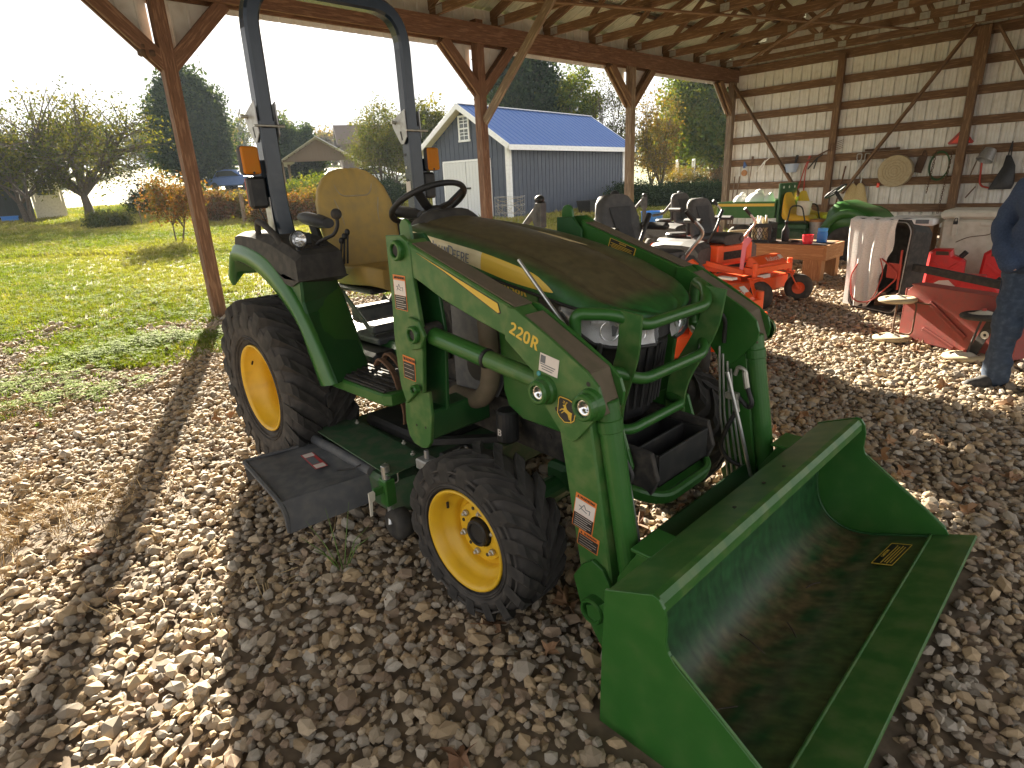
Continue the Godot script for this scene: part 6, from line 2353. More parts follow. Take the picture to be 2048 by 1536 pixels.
# ------------------------------------------------------------------ trees
func leaf_mesh(sd: int, n: int, size: float, spread: float) -> ArrayMesh:
	var r := RandomNumberGenerator.new()
	r.seed = sd
	var st := mb()
	for k in n:
		var p := Vector3(r.randfn(), r.randfn(), r.randfn()) * spread * 0.5
		var d := Vector3(r.randfn(), r.randfn() * 0.7 - 0.35, r.randfn()).normalized()
		var s := d.cross(Vector3(r.randfn(), r.randfn(), r.randfn())).normalized()
		var l := size * r.randf_range(0.7, 1.3)
		var m := p + d * l * 0.5 + d.cross(s) * l * 0.1
		quad(st, p, m + s * l * 0.30, p + d * l, m - s * l * 0.30)
	st.generate_normals()
	return st.commit()

# spec: h height, r crown radii, low = height of crown's underside, trunk radius, stems, tips, leaves, size, cols, lean
func tree(n: String, label: String, category: String, at: Vector3, sp: Dictionary, group := "") -> Node3D:
	at.y = land(at.x, at.z) - 0.05
	var t := thing(n, label, category, at, 0.0, group)
	var r := RandomNumberGenerator.new()
	r.seed = hash(label) + int(at.x * 10.0)
	var st := mb()
	var tips := []
	var low: float = sp.low
	var h: float = sp.h
	var rad: Vector3 = Vector3(sp.r, (h - low) * 0.5, sp.r)
	var mid := Vector3(0, low + rad.y, 0)
	var cone: float = sp.get("cone", 0.0)
	for s in int(sp.get("stems", 1)):
		var base := Vector3(r.randfn(), 0, r.randfn()) * (0.10 if sp.get("stems", 1) > 1 else 0.0) * float(sp.r)
		var tr: float = sp.trunk * (1.0 if s == 0 else 0.75)
		var fork := Vector3(base.x * 1.8 + r.randfn() * 0.05, low * r.randf_range(0.5, 0.9) + 0.1, base.z * 1.8)
		if cone > 0.3:
			fork.y = h * 0.55
		tube(st, [base - Vector3(0, 0.2, 0), base.lerp(fork, 0.5) + Vector3(r.randfn(), 0, r.randfn()) * tr * 0.5, fork], tr, 8, [1.25, 0.95, 0.75])
		var nt: int = int(sp.tips) / int(sp.get("stems", 1))
		var limbs := []
		for k in int(sp.get("limbs", 6)):
			var a := TAU * (k + r.randf() * 0.7) / int(sp.get("limbs", 6)) + s
			var e := mid + Vector3(cos(a) * rad.x, 0, sin(a) * rad.z) * r.randf_range(0.35, 0.62) + Vector3(0, r.randf_range(-0.25, 0.45) * rad.y, 0)
			var m := fork.lerp(e, 0.5) + Vector3(r.randfn(), r.randfn() * 0.5 - 0.4, r.randfn()) * rad.x * 0.08
			var st0 := fork if cone < 0.3 else Vector3(0, r.randf_range(low, h * 0.5), 0)
			tube(st, [st0, m, e], tr * 0.5, 6, [1.0, 0.7, 0.35])
			limbs.append([st0, m, e])
		for k in nt:
			var d := Vector3(r.randfn(), r.randfn(), r.randfn()).normalized() * pow(r.randf(), 0.36)
			var p := mid + d * rad
			var f := clampf((p.y - low) / (h - low), 0.0, 1.0)
			var shrink := lerpf(1.0, 1.15 - f, cone)
			p.x *= shrink
			p.z *= shrink
			var bl: Array = limbs[0]
			for l in limbs:
				if l[2].distance_squared_to(p) < bl[2].distance_squared_to(p):
					bl = l
			var q: Vector3 = bl[1].lerp(bl[2], r.randf_range(0.1, 1.0))
			if k % int(sp.get("twig_skip", 1)) == 0:
				tube(st, [q, q.lerp(p, 0.55) + Vector3(0, r.randfn() * 0.05 + 0.03, 0) * rad.x * 0.4, p], tr * 0.16, 4, [1.0, 0.7, 0.25])
			tips.append([q, p])
	part(t, "trunk", st, M.bark)
	var xfs := [[], []]
	var cols := [[], []]
	var cl: Array = sp.cols
	for k in int(sp.leaves):
		var q: Array = tips[r.randi() % tips.size()]
		var f := sqrt(r.randf_range(0.16, 1.0))
		var p: Vector3 = q[0].lerp(q[1], f) + Vector3(r.randfn(), r.randfn(), r.randfn()) * float(sp.get("puff", 0.09)) * float(sp.r)
		var w := r.randi() % 2
		xfs[w].append(Transform3D(Basis.from_euler(Vector3(r.randf() * TAU, r.randf() * TAU, r.randf() * TAU)).scaled(Vector3.ONE * r.randf_range(0.7, 1.3)), p))
		var c: Array = cl[r.randi() % cl.size()]
		var v := r.randf_range(0.65, 1.25)
		cols[w].append(Color(c[0] * v, c[1] * v, c[2] * v))
	for w in 2:
		scatter(t, "crown", leaf_mesh(3000 + w + int(float(sp.size) * 1000.0), int(sp.get("per", 9)), sp.size, sp.get("spread", 0.22)), M.leaf, xfs[w], cols[w]).set_meta("kind", "stuff")
	return t

const OLIVE := [[0.065, 0.082, 0.022], [0.100, 0.105, 0.028], [0.125, 0.118, 0.034], [0.050, 0.064, 0.022]]
const DEEP := [[0.030, 0.054, 0.030], [0.042, 0.068, 0.034], [0.056, 0.082, 0.038], [0.024, 0.045, 0.028]]
const GREY_GREEN := [[0.070, 0.090, 0.040], [0.095, 0.110, 0.045], [0.12, 0.115, 0.050]]
const RUSSET := [[0.165, 0.078, 0.045], [0.21, 0.105, 0.058], [0.125, 0.085, 0.050], [0.11, 0.10, 0.05]]
const GOLD := [[0.19, 0.145, 0.060], [0.15, 0.120, 0.055], [0.12, 0.115, 0.050], [0.20, 0.125, 0.065]]
const MAPLE := [[0.090, 0.130, 0.026], [0.120, 0.155, 0.030], [0.180, 0.190, 0.036], [0.065, 0.105, 0.026]]

func trees() -> void:
	tree("spreading_tree", "wide olive tree with many slanting limbs over the dark shed's door", "tree", Vector3(4.0, 0, -31.0), {h = 5.7, low = 1.2, r = 4.0, trunk = 0.20, limbs = 11, tips = 260, leaves = 1500, size = 0.12, spread = 0.34, per = 7, puff = 0.04, cols = OLIVE})
	tree("small_shade_tree", "darker two-stemmed tree close against the dark shed's wall", "tree", Vector3(2.0, 0, -31.6), {h = 4.3, low = 1.2, r = 2.6, trunk = 0.13, stems = 2, limbs = 6, tips = 140, leaves = 900, size = 0.12, spread = 0.34, per = 7, puff = 0.05, cols = OLIVE})
	tree("red_sapling", "small russet-leaved sapling standing alone on the sunny lawn", "tree", Vector3(3.42, 0, -15.9), {h = 2.15, low = 0.55, r = 0.92, trunk = 0.028, stems = 2, limbs = 6, tips = 90, leaves = 620, size = 0.075, spread = 0.14, per = 6, puff = 0.06, cols = RUSSET})
	tree("conical_tree", "tall dense blue-green tree tapering to a rough point", "tree", Vector3(14.2, 0, -46.6), {h = 9.0, low = 0.3, r = 3.6, trunk = 0.28, cone = 0.75, limbs = 12, tips = 260, leaves = 6800, size = 0.24, spread = 0.5, per = 10, twig_skip = 4, puff = 0.10, cols = DEEP})
	tree("round_tree", "taller of two dark round trees seen past the roll bar", "tree", Vector3(17.0, 0, -38.2), {h = 4.9, low = 0.3, r = 1.35, trunk = 0.15, cone = 0.3, tips = 110, leaves = 2300, size = 0.20, spread = 0.4, twig_skip = 3, cols = DEEP})
	tree("round_tree", "shorter of two dark round trees beside the carport", "tree", Vector3(18.3, 0, -37.4), {h = 4.3, low = 0.3, r = 1.35, trunk = 0.15, cone = 0.3, tips = 110, leaves = 2100, size = 0.20, spread = 0.4, twig_skip = 3, cols = DEEP})
	tree("airy_tree", "airy grey-green many-stemmed tree between the carport and blue shed", "tree", Vector3(16.4, 0, -24.2), {h = 5.0, low = 0.9, r = 2.5, trunk = 0.09, stems = 4, limbs = 4, tips = 220, leaves = 2000, size = 0.10, spread = 0.30, per = 8, puff = 0.05, cols = GREY_GREEN})
	tree("round_tree", "green tree close beside the blue shed's gable", "tree", Vector3(19.0, 0, -24.6), {h = 5.0, low = 0.6, r = 1.8, trunk = 0.13, tips = 110, leaves = 2000, size = 0.15, spread = 0.3, cols = OLIVE})
	tree("tall_tree", "tall dark leafy tree rising behind the blue shed's roof", "tree", Vector3(25.0, 0, -23.5), {h = 9.6, low = 1.5, r = 2.5, trunk = 0.24, limbs = 9, tips = 200, leaves = 4200, size = 0.20, spread = 0.45, cols = DEEP})
	tree("yellowing_tree", "yellow-green tree right behind the blue shed's ridge", "tree", Vector3(27.6, 0, -21.9), {h = 7.4, low = 0.8, r = 2.0, trunk = 0.14, tips = 120, leaves = 2400, size = 0.16, spread = 0.35, cols = MAPLE})
	tree("thin_tree", "thin half-bare tree behind the blue shed's far end", "tree", Vector3(27.2, 0, -18.4), {h = 6.8, low = 0.6, r = 1.6, trunk = 0.09, stems = 3, limbs = 4, tips = 150, leaves = 900, size = 0.10, spread = 0.25, per = 7, puff = 0.05, cols = GREY_GREEN})
	tree("golden_tree", "golden-brown autumn tree between the blue shed and third post", "tree", Vector3(28.0, 0, -15.9), {h = 5.6, low = 0.4, r = 1.5, trunk = 0.10, stems = 2, tips = 130, leaves = 850, size = 0.11, spread = 0.3, per = 7, puff = 0.06, cols = GOLD})
	tree("maple_tree", "big sunlit green maple beside the barn's end wall", "tree", Vector3(37.4, 0, -17.2), {h = 8.6, low = 1.3, r = 3.9, trunk = 0.26, limbs = 10, tips = 260, leaves = 6500, size = 0.24, spread = 0.5, twig_skip = 3, cols = MAPLE})
	tree("round_tree", "distant rounded olive tree past the third post", "tree", Vector3(50.0, 0, -28.5), {h = 5.6, low = 0.4, r = 2.6, trunk = 0.2, tips = 90, leaves = 1400, size = 0.30, spread = 0.6, twig_skip = 3, cols = OLIVE})
	var r := RandomNumberGenerator.new()
	r.seed = 77
	for k in 26:
		var a := lerpf(-0.05, 1.45, (k + r.randf() * 0.6) / 26.0)
		var d := r.randf_range(88.0, 125.0)
		tree("far_tree", "small hazy tree in the far field edge", "tree", Vector3(-1.9 + sin(a) * d, 0, 3.3 - cos(a) * d), {h = r.randf_range(4.5, 8.5), low = 0.3, r = r.randf_range(2.5, 4.2), trunk = 0.25, tips = 50, leaves = 420, size = 0.5, spread = 1.1, twig_skip = 5, puff = 0.12, cols = OLIVE if k % 3 else GOLD}, "trees along the far edge of the field")

func shrubs() -> void:
	for q in [
		["clipped_bush", "rounded dark green bush beside the spreading tree", Vector3(7.2, 0, -32.0), 1.5, 1.5, DEEP],
		["clipped_bush", "lower sunlit green bush between the big bush and red sapling", Vector3(8.7, 0, -31.2), 1.3, 1.3, MAPLE],
		["dry_shrub", "brown-leaved shrub just right of the leaning-looking post", Vector3(6.9, 0, -22.4), 1.3, 0.8, RUSSET],
		["dry_shrub", "grey-brown shrub in front of the parked white car", Vector3(7.9, 0, -22.0), 1.15, 0.75, GOLD],
		["dry_shrub", "reddish dry shrub behind the wooden garden post", Vector3(7.7, 0, -19.5), 0.85, 0.9, RUSSET],
		["dry_shrub", "dry tangle of stems behind the tractor's fender", Vector3(8.7, 0, -19.2), 1.1, 0.85, RUSSET],
		["dry_shrub", "dry brown bush behind the tractor seat", Vector3(9.9, 0, -20.2), 1.25, 0.9, GOLD],
		["leafy_bush", "yellow-green leafy bush behind the dry tangle", Vector3(11.6, 0, -24.2), 1.75, 1.2, MAPLE],
		["leafy_bush", "bright leafy bush below the carport's eave", Vector3(13.2, 0, -24.8), 1.75, 1.2, MAPLE],
		["leafy_bush", "green bush seen between the roll bar and steering wheel", Vector3(14.0, 0, -21.0), 1.3, 1.0, DEEP],
		["weed_clump", "low grey clump of dead weeds on the lawn", Vector3(3.5, 0, -24.4), 0.62, 0.85, GREY_GREEN],
		["vine_row", "straggling golden vines beyond the clipped hedge", Vector3(33.0, 0, -17.0), 1.4, 2.0, GOLD],
		["vine_row", "pinkish brown vines by the white arbour posts", Vector3(35.0, 0, -15.3), 1.3, 1.8, RUSSET]]:
		tree(q[0], q[1], "bush", q[2], {h = q[3], low = 0.0, r = q[4], trunk = 0.02, stems = 4, limbs = 5, tips = 120, leaves = 900 if q[5] != DEEP else 1500, size = 0.085, spread = 0.17, per = 8, puff = 0.10, cols = q[5]})
	# clipped hedge
	for k in 7:
		tree("hedge_bush", ["hedge bush nearest the third post", "second hedge bush from the third post", "third hedge bush from the third post", "middle bush of the clipped hedge", "third hedge bush from the barn corner", "second hedge bush from the barn corner", "hedge bush nearest the barn corner post"][k], "hedge", Vector3(19.0 + k * 0.62, 0, -11.6 + k * 0.50), {h = 1.02, low = -0.1, r = 0.72, trunk = 0.02, stems = 3, limbs = 4, tips = 90, leaves = 1500, size = 0.075, spread = 0.17, per = 9, twig_skip = 3, puff = 0.14, cols = DEEP}, "bushes of the clipped hedge")

func outside_bits() -> void:
	# wire cage by the shed door
	var st := mb()
	var c := Vector3(12.55, land(12.5, -11.5), -11.6)
	for k in 14:
		var a := TAU * k / 14.0
		tube(st, [c + Vector3(cos(a) * 0.5, 0, sin(a) * 0.5), c + Vector3(cos(a + 0.03) * 0.52, 0.85, sin(a) * 0.52)], 0.004, 4)
	for y in [0.05, 0.3, 0.55, 0.82]:
		var ring := []
		for k in 25:
			var a := TAU * k / 24.0
			ring.append(c + Vector3(cos(a) * 0.51, y + 0.02 * sin(a * 3.0), sin(a) * 0.51))
		tube(st, ring, 0.005, 4)
	solo("wire_cage", "rusty round wire cage standing before the blue shed's corner", "cage", st, M.galv)
	st = mb()
	for k in 30:
		var a := k * 2.4
		tube(st, [c + Vector3(cos(a) * 0.4, 0.1 + k * 0.025, sin(a) * 0.4), c + Vector3(cos(a + 0.8) * 0.48, 0.4 + 0.015 * k, sin(a + 0.8) * 0.48)], 0.004, 4)
	solo("dead_vine", "dry pale vine tangled in the round wire cage", "vine", st, M.straw)
	# dark water troughs against the shed
	for k in 2:
		var p := Vector3(16.4 + k * 0.95, land(16.5, -11.2), -11.2 - k * 0.15)
		st = mb()
		loft(st, [[p + Vector3(-0.38, 0, -0.25), p + Vector3(0.38, 0, -0.25), p + Vector3(0.38, 0, 0.25), p + Vector3(-0.38, 0, 0.25)], [p + Vector3(-0.48, 0.5, -0.33), p + Vector3(0.48, 0.5, -0.33), p + Vector3(0.48, 0.5, 0.33), p + Vector3(-0.48, 0.5, 0.33)], [p + Vector3(-0.44, 0.5, -0.29), p + Vector3(0.44, 0.5, -0.29), p + Vector3(0.44, 0.5, 0.29), p + Vector3(-0.44, 0.5, 0.29)], [p + Vector3(-0.36, 0.06, -0.23), p + Vector3(0.36, 0.06, -0.23), p + Vector3(0.36, 0.06, 0.23), p + Vector3(-0.36, 0.06, 0.23)]], true, false)
		solo("water_trough", ["dark plastic trough against the blue shed, closer to its doors", "dark plastic trough against the blue shed, nearer the third post"][k], "trough", st, M.black)
	# blue barrel behind the mowers
	st = mb()
	lathe(st, Transform3D(Basis(), Vector3(13.1, land(13.1, -6.4), -6.4)), [[0.0, 0.0], [0.27, 0.0], [0.29, 0.04], [0.30, 0.5], [0.32, 0.52], [0.31, 0.54], [0.28, 0.5], [0.26, 0.06], [0.0, 0.06]], 28, false)
	solo("blue_tub", "bright blue plastic tub on the grass behind the mowers", "tub", st, M.blue)
	# garden posts
	var labs := ["weathered garden post among the dry shrubs", "garden post half hidden behind the tractor's tail light", "thin garden stake by the weed clump"]
	for q in [[Vector3(7.1, 0, -20.5), 1.1, 0], [Vector3(9.2, 0, -21.6), 1.2, 1], [Vector3(4.5, 0, -24.2), 0.8, 2]]:
		st = mb()
		var p: Vector3 = q[0]
		p.y = land(p.x, p.z)
		board(st, p - Vector3(0, 0.2, 0), p + Vector3(0.02, q[1], 0), 0.11 if q[2] < 2 else 0.03, 0.11 if q[2] < 2 else 0.03, Vector3.BACK)
		solo("garden_post", labs[q[2]], "post", st, M.wood_grey)
	# white arbour beyond the hedge
	var ar := thing("garden_arbour", "white open garden arbour far beyond the hedge", "arbour", Vector3(34.0, land(34.0, -17.6), -17.6), 0.6)
	for x in [-0.7, 0.7]:
		for z in [-0.5, 0.5]:
			st = mb()
			bx(st, Vector3(x, 0.8, z), Vector3(0.09, 1.7, 0.09), 0.005)
			part(ar, "post", st, M.white)
	for z in [-0.5, 0.5]:
		st = mb()
		bx(st, Vector3(0, 1.66, z), Vector3(1.7, 0.09, 0.06), 0.005)
		part(ar, "top_rail", st, M.white)
	# blue crate by the dark shed
	st = mb()
	bx(st, Vector3(1.3, land(1.3, -33.2) + 0.14, -33.2), Vector3(0.6, 0.28, 0.4), 0.03)
	bx(st, Vector3(1.3, land(1.3, -33.2) + 0.28, -33.2), Vector3(0.66, 0.04, 0.46), 0.01)
	solo("storage_box", "small bright blue box on the grass before the dark shed", "box", st, M.blue)

func litter() -> void:
	# brown oak and maple leaves blown among the stones
	var shapes := []
	for v in 3:
		var st := mb()
		var r := RandomNumberGenerator.new()
		r.seed = 60 + v
		var n := 18
		var rim := []
		for k in n:
			var a := TAU * k / n
			var rr := 0.040 * (1.0 + 0.42 * cos(a * 5.0 + 0.4)) * r.randf_range(0.75, 1.15)
			rim.append(Vector3(cos(a) * rr, 0.022 * sin(a * (1.5 + v * 0.5) + v) + r.randf_range(-0.006, 0.010), sin(a) * rr * 1.15))
		for k in n:
			tri(st, Vector3(0, -0.004, 0), rim[k], rim[(k + 1) % n])
		bar(st, Vector3.ZERO, Vector3(0.0, -0.004, 0.085), 0.0022, 0.0022, 0.0)
		st.generate_normals()
		shapes.append([st.commit(), [], []])
	var n2 := 0
	while n2 < 1700:
		n2 += 1
		var p := Vector3(R.randf_range(-3.2, 8.5), 0, R.randf_range(-4.4, 4.6))
		var w := 0.05
		w += 1.0 * exp(-pow(Vector2(p.x + 0.45, p.z - 2.25).length() / 0.42, 2.0))
		w += 0.9 * exp(-pow(Vector2(p.x - 0.2, p.z - 1.95).length() / 0.6, 2.0))
		w += 0.75 * exp(-pow(Vector2(p.x - 1.1, p.z - 2.9).length() / 0.8, 2.0))
		w += 0.25 * exp(-pow(Vector2(p.x - 3.0, p.z - 2.2).length() / 1.8, 2.0))
		if R.randf() > w or in_bucket(p.x, p.z):
			continue
		var e: Array = shapes[R.randi() % 3]
		e[1].append(Transform3D(Basis.from_euler(Vector3(R.randfn() * 0.5, R.randf() * TAU, R.randfn() * 0.5)).scaled(Vector3.ONE * R.randf_range(0.55, 1.15)), Vector3(p.x, land(p.x, p.z) + R.randf_range(0.025, 0.045), p.z)))
		var c := Color(0.17, 0.085, 0.045).lerp(Color(0.30, 0.17, 0.085), R.randf())
		e[2].append(c if R.randf() > 0.03 or p.x < 2.2 else Color(0.35, 0.05, 0.02))
	var o := thing("fallen_leaves", "curled brown fallen leaves scattered over the gravel", "leaves")
	o.remove_meta("category")
	o.set_meta("kind", "stuff")
	for e in shapes:
		scatter(o, "leaves", e[0], M.dry_leaf, e[1], e[2]).set_meta("kind", "stuff")
	# green weeds at the tractor's side
	var st2 := mb()
	for k in 9:
		var a := k * 0.7
		var b := Vector3(-0.93 + 0.02 * cos(a), -0.05, 1.18 + 0.02 * sin(a))
		tube(st2, [b, b + Vector3(cos(a) * 0.05, 0.10, sin(a) * 0.05), b + Vector3(cos(a) * 0.13, 0.14 + 0.012 * k, sin(a) * 0.13)], 0.003, 4, [1.0, 0.9, 0.2])
	solo("grass_tuft", "thin green grass tuft at the edge of the tractor's shadow", "grass tuft", st2, mat(0.10, 0.17, 0.03, 0.7))
	# twig and husk on the hood
	st2 = mb()
	sweep(st2, [Vector3(0.135, 1.285, 1.40), Vector3(0.150, 1.262, 1.52), Vector3(0.165, 1.235, 1.66)], rect(0.022, 0.010, 0.003), false, Vector3.UP, [1.0, 0.9, 0.15])
	solo("dry_husk", "pale dry husk lying along the tractor's hood crease", "husk", st2, M.straw)
	var pts := []
	for q in [[0.0, 3.9], [0.3, 3.1]]:
		pts.append(q)
	st2 = mb()
	tube(st2, fillet([Vector3(3.2, 0.0, 3.35), Vector3(3.7, -0.01, 3.05), Vector3(4.4, 0.0, 2.9), Vector3(5.2, 0.0, 3.3)], 0.4), 0.012, 8)
	solo("pale_hose", "thin pale hose lying on the gravel behind the person's feet", "hose", st2, M.galv)

func in_bucket(x: float, z: float) -> bool:
	return absf(x) < 0.84 and z > 2.42 and z < 3.12

# ------------------------------------------------------------------ zero-turn mowers
func caster(parent: Node3D, at: Vector3, turn: float) -> void:
	var st := mb()
	var f := Transform3D(Basis(Vector3.UP, turn), at)
	cyl(st, at + Vector3(0, 0.36, 0), at + Vector3(0, 0.53, 0), 0.032, 14)
	box(st, f * Transform3D(Basis(), Vector3(0, 0.355, 0.02)), Vector3(0.15, 0.02, 0.10), 0.004)
	for s in [-1.0, 1.0]:
		bar(st, f * Vector3(0.068 * s, 0.35, 0.03), f * Vector3(0.068 * s, 0.16, 0.13), 0.012, 0.06, 0.002, f.basis.x)
	var p := part(parent, "caster_fork", st, M.orange)
	var ax := f * Transform3D(Basis(Vector3(0, 1, 0), Vector3(-1, 0, 0), Vector3(0, 0, 1)), Vector3(0, 0.165, 0.13))
	st = mb()
	lathe(st, ax, [[0.075, -0.045], [0.10, -0.055], [0.15, -0.05], [0.166, -0.02], [0.166, 0.02], [0.15, 0.05], [0.10, 0.055], [0.075, 0.045]], 30, true)
	part(p, "caster_tyre", st, M.black_dusty)
	st = mb()
	lathe(st, ax, [[0.0, -0.05], [0.03, -0.05], [0.035, -0.025], [0.08, -0.03], [0.085, 0.0], [0.08, 0.03], [0.035, 0.025], [0.03, 0.05], [0.0, 0.05]], 24, false)
	part(p, "caster_rim", st, M.orange)

func zero_turn(label: String, at: Vector3, turn: float, k: float, rops: bool, full: bool) -> Node3D:
	var t := thing("zero_turn_mower", label, "mower", at, turn, "orange zero-turn mowers parked in the barn")
	t.scale = Vector3.ONE * k
	var st := mb()
	for s in [-1.0, 1.0]:
		caster(t, Vector3(0.34 * s, 0, 0), (0.5 if s > 0 else -0.25) + (0.0 if full else 2.4))
	st = mb()
	bx(st, Vector3(0, 0.44, 0), Vector3(0.70, 0.075, 0.06), 0.006)
	for s in [-1.0, 1.0]:
		bar(st, Vector3(0.27 * s, 0.42, 0.0), Vector3(0.30 * s, 0.40, -1.3), 0.05, 0.08)
	part(t, "frame", st, M.orange)
	st = mb()
	upright(st, -0.27, 0.27, zy([0.02, 0.46, 0.0, 0.50, -0.10, 0.585, -0.16, 0.585, -0.20, 0.46]), 0.006)
	var fp := part(t, "foot_panel", st, M.orange)
	lettering(fp, "maker_name", "Kubota", 0.062, Transform3D(Basis(Vector3.RIGHT, -0.87), Vector3(0.06, 0.545, -0.046)), M.print_white, false)
	st = mb()
	box(st, Transform3D(Basis(Vector3.RIGHT, -0.87), Vector3(0.215, 0.555, -0.056)), Vector3(0.07, 0.06, 0.002), 0.0)
	part(fp, "label", st, M.print_white)
	st = mb()
	bx(st, Vector3(0, 0.44, -0.33), Vector3(0.56, 0.02, 0.36), 0.004)
	part(t, "floor_pan", st, M.grime)
	# deck
	st = mb()
	plate(st, Transform3D(Basis(Vector3.RIGHT, PI / 2), Vector3(0, 0.30, 0)), [Vector2(-0.66, -0.42), Vector2(-0.58, -0.16), Vector2(-0.25, -0.10), Vector2(0.25, -0.10), Vector2(0.58, -0.16), Vector2(0.66, -0.42), Vector2(0.60, -0.80), Vector2(-0.60, -0.80)], 0.17, 0.015)
	var dk := part(t, "mower_deck", st, M.orange)
	for x in [-0.42, 0.42]:
		st = mb()
		lathe(st, Transform3D(Basis(), Vector3(x, 0.30, -0.42)), [[0.13, 0.0], [0.12, 0.05], [0.05, 0.06], [0.0, 0.06]], 20, false)
		part(dk, "belt_cover", st, M.orange)
	st = mb()
	bx(st, Vector3(0.0, 0.325, -0.13), Vector3(0.26, 0.05, 0.05), 0.004)
	bx(st, Vector3(-0.55, 0.36, -0.22), Vector3(0.10, 0.03, 0.22), 0.006)
	part(dk, "deck_bracket", st, M.white if full else M.orange)
	# pink-faded lift arm and its links
	st = mb()
	plate(st, side(-0.315), zy([-0.24, 0.42, -0.19, 0.43, -0.17, 0.70, -0.10, 0.80, -0.15, 0.83, -0.21, 0.80, -0.23, 0.66]), 0.02, 0.004)
	part(t, "pedal_arm", st, M.pink if full else M.orange)
	st = mb()
	bar(st, Vector3(-0.31, 0.40, -0.18), Vector3(-0.42, 0.50, -0.75), 0.03, 0.06)
	bar(st, Vector3(-0.33, 0.33, -0.20), Vector3(-0.40, 0.34, -0.55), 0.03, 0.05)
	part(t, "lift_link", st, M.orange)
	# seat pan
	st = mb()
	bx(st, Vector3(0, 0.57, -0.62), Vector3(0.62, 0.22, 0.10), 0.01)
	for s in [-1.0, 1.0]:
		bx(st, Vector3(0.28 * s, 0.585, -0.62), Vector3(0.12, 0.23, 0.14), 0.012)
	bx(st, Vector3(0, 0.66, -0.9), Vector3(0.62, 0.03, 0.60), 0.006)
	part(t, "seat_pan", st, M.orange)
	st = mb()
	bx(st, Vector3(0.0, 0.56, -0.565), Vector3(0.40, 0.10, 0.01), 0.003)
	part(t, "tool_tray", st, M.grime)
	# grey fenders
	for s in [-1.0, 1.0]:
		st = mb()
		var rings := []
		for q in [[0.30, 0.0], [0.36, 0.02], [0.52, 0.0], [0.58, -0.04], [0.585, -0.20]]:
			var ring := []
			for p in [[-0.66, 0.48], [-0.66, 0.66], [-0.74, 0.73], [-0.95, 0.745], [-1.25, 0.74], [-1.48, 0.70], [-1.52, 0.60], [-1.40, 0.62], [-1.25, 0.66], [-1.0, 0.64], [-0.85, 0.55], [-0.78, 0.44]]:
				var f := clampf((p[1] - 0.44) / 0.3, 0.0, 1.0)
				ring.append(Vector3(q[0] * s, p[1] + q[1] * (1.0 if f > 0.7 else 0.2), p[0]))
			rings.append(ring)
		loft(st, rings, true, false)
		var fe := part(t, "fender", st, M.grey_vinyl)
		lettering(fe, "maker_name", "Kubota", 0.05, flank(s, Vector3(0.588 * s, 0.53, -0.79), -0.25 * -s), M.print_white, true)
		st = mb()
		plate(st, flank(s, Vector3(0.586 * s, 0.5, -0.74)), [Vector2(-0.03, -0.015), Vector2(0.05, -0.03), Vector2(0.04, 0.03)], 0.003, 0.0005)
		part(fe, "orange_flash", st, M.orange)
		st = mb()
		var ax := Transform3D(Basis(Vector3(0, 1, 0), Vector3(-1, 0, 0), Vector3(0, 0, 1)), Vector3(0.46 * s, 0.29, -1.22))
		lathe(st, ax, [[0.14, -0.12], [0.20, -0.125], [0.275, -0.11], [0.295, -0.07], [0.295, 0.07], [0.275, 0.11], [0.20, 0.125], [0.14, 0.12]], 36, true)
		var rw := part(t, "drive_tyre", st, M.black_dusty)
		st = mb()
		lathe(st, ax, [[0.0, 0.06 * -s], [0.06, 0.06 * -s], [0.07, 0.03 * -s], [0.13, 0.05 * -s], [0.145, 0.11 * -s]], 24, false)
		part(rw, "rim", st, M.orange)
		# lap bars
		st = mb()
		var lp := fillet([Vector3(0.34 * s, 0.62, -0.78), Vector3(0.36 * s, 0.80, -0.66), Vector3(0.39 * s, 0.94, -0.55), Vector3(0.22 * s, 1.12, -0.62)], 0.06)
		tube(st, lp, 0.015, 10)
		var lb := part(t, "lap_bar", st, M.dark_vinyl if s < 0 else M.steel)
		st = mb()
		tube(st, [lp[lp.size() - 1].lerp(Vector3(0.34 * s, 1.0, -0.58), 0.7), lp[lp.size() - 1]], 0.021, 10)
		part(lb, "grip", st, M.black)
		# armrests
		st = mb()
		bx(st, Vector3(0.30 * s, 0.99, -1.0), Vector3(0.075, 0.06, 0.30), 0.022)
		bar(st, Vector3(0.27 * s, 0.98, -1.12), Vector3(0.25 * s, 0.80, -1.12), 0.03, 0.05)
		part(t, "armrest", st, M.dark_vinyl)
	# engine behind the seat
	st = mb()
	bx(st, Vector3(0, 0.60, -1.55), Vector3(0.46, 0.28, 0.36), 0.04)
	cyl(st, Vector3(0, 0.74, -1.55), Vector3(0, 0.80, -1.55), 0.15, 20, 0.02)
	part(t, "engine", st, M.black)
	# seat
	var st0 := mb()
	var ring3 := []
	for q in [[-0.58, 0.19, 0.70], [-0.62, 0.235, 0.715], [-0.85, 0.25, 0.715], [-1.05, 0.24, 0.70], [-1.10, 0.20, 0.70]]:
		var ring := []
		for j in 20:
			var a := TAU * j / 20.0
			ring.append(Vector3(signf(cos(a)) * pow(absf(cos(a)), 0.4) * q[1], q[2] + 0.05 + signf(sin(a)) * pow(absf(sin(a)), 0.5) * 0.062, q[0]))
		ring3.append(ring)
	loft(st0, ring3, true, true)
	part(t, "seat_cushion", st0, M.dark_vinyl)
	st0 = mb()
	ring3 = []
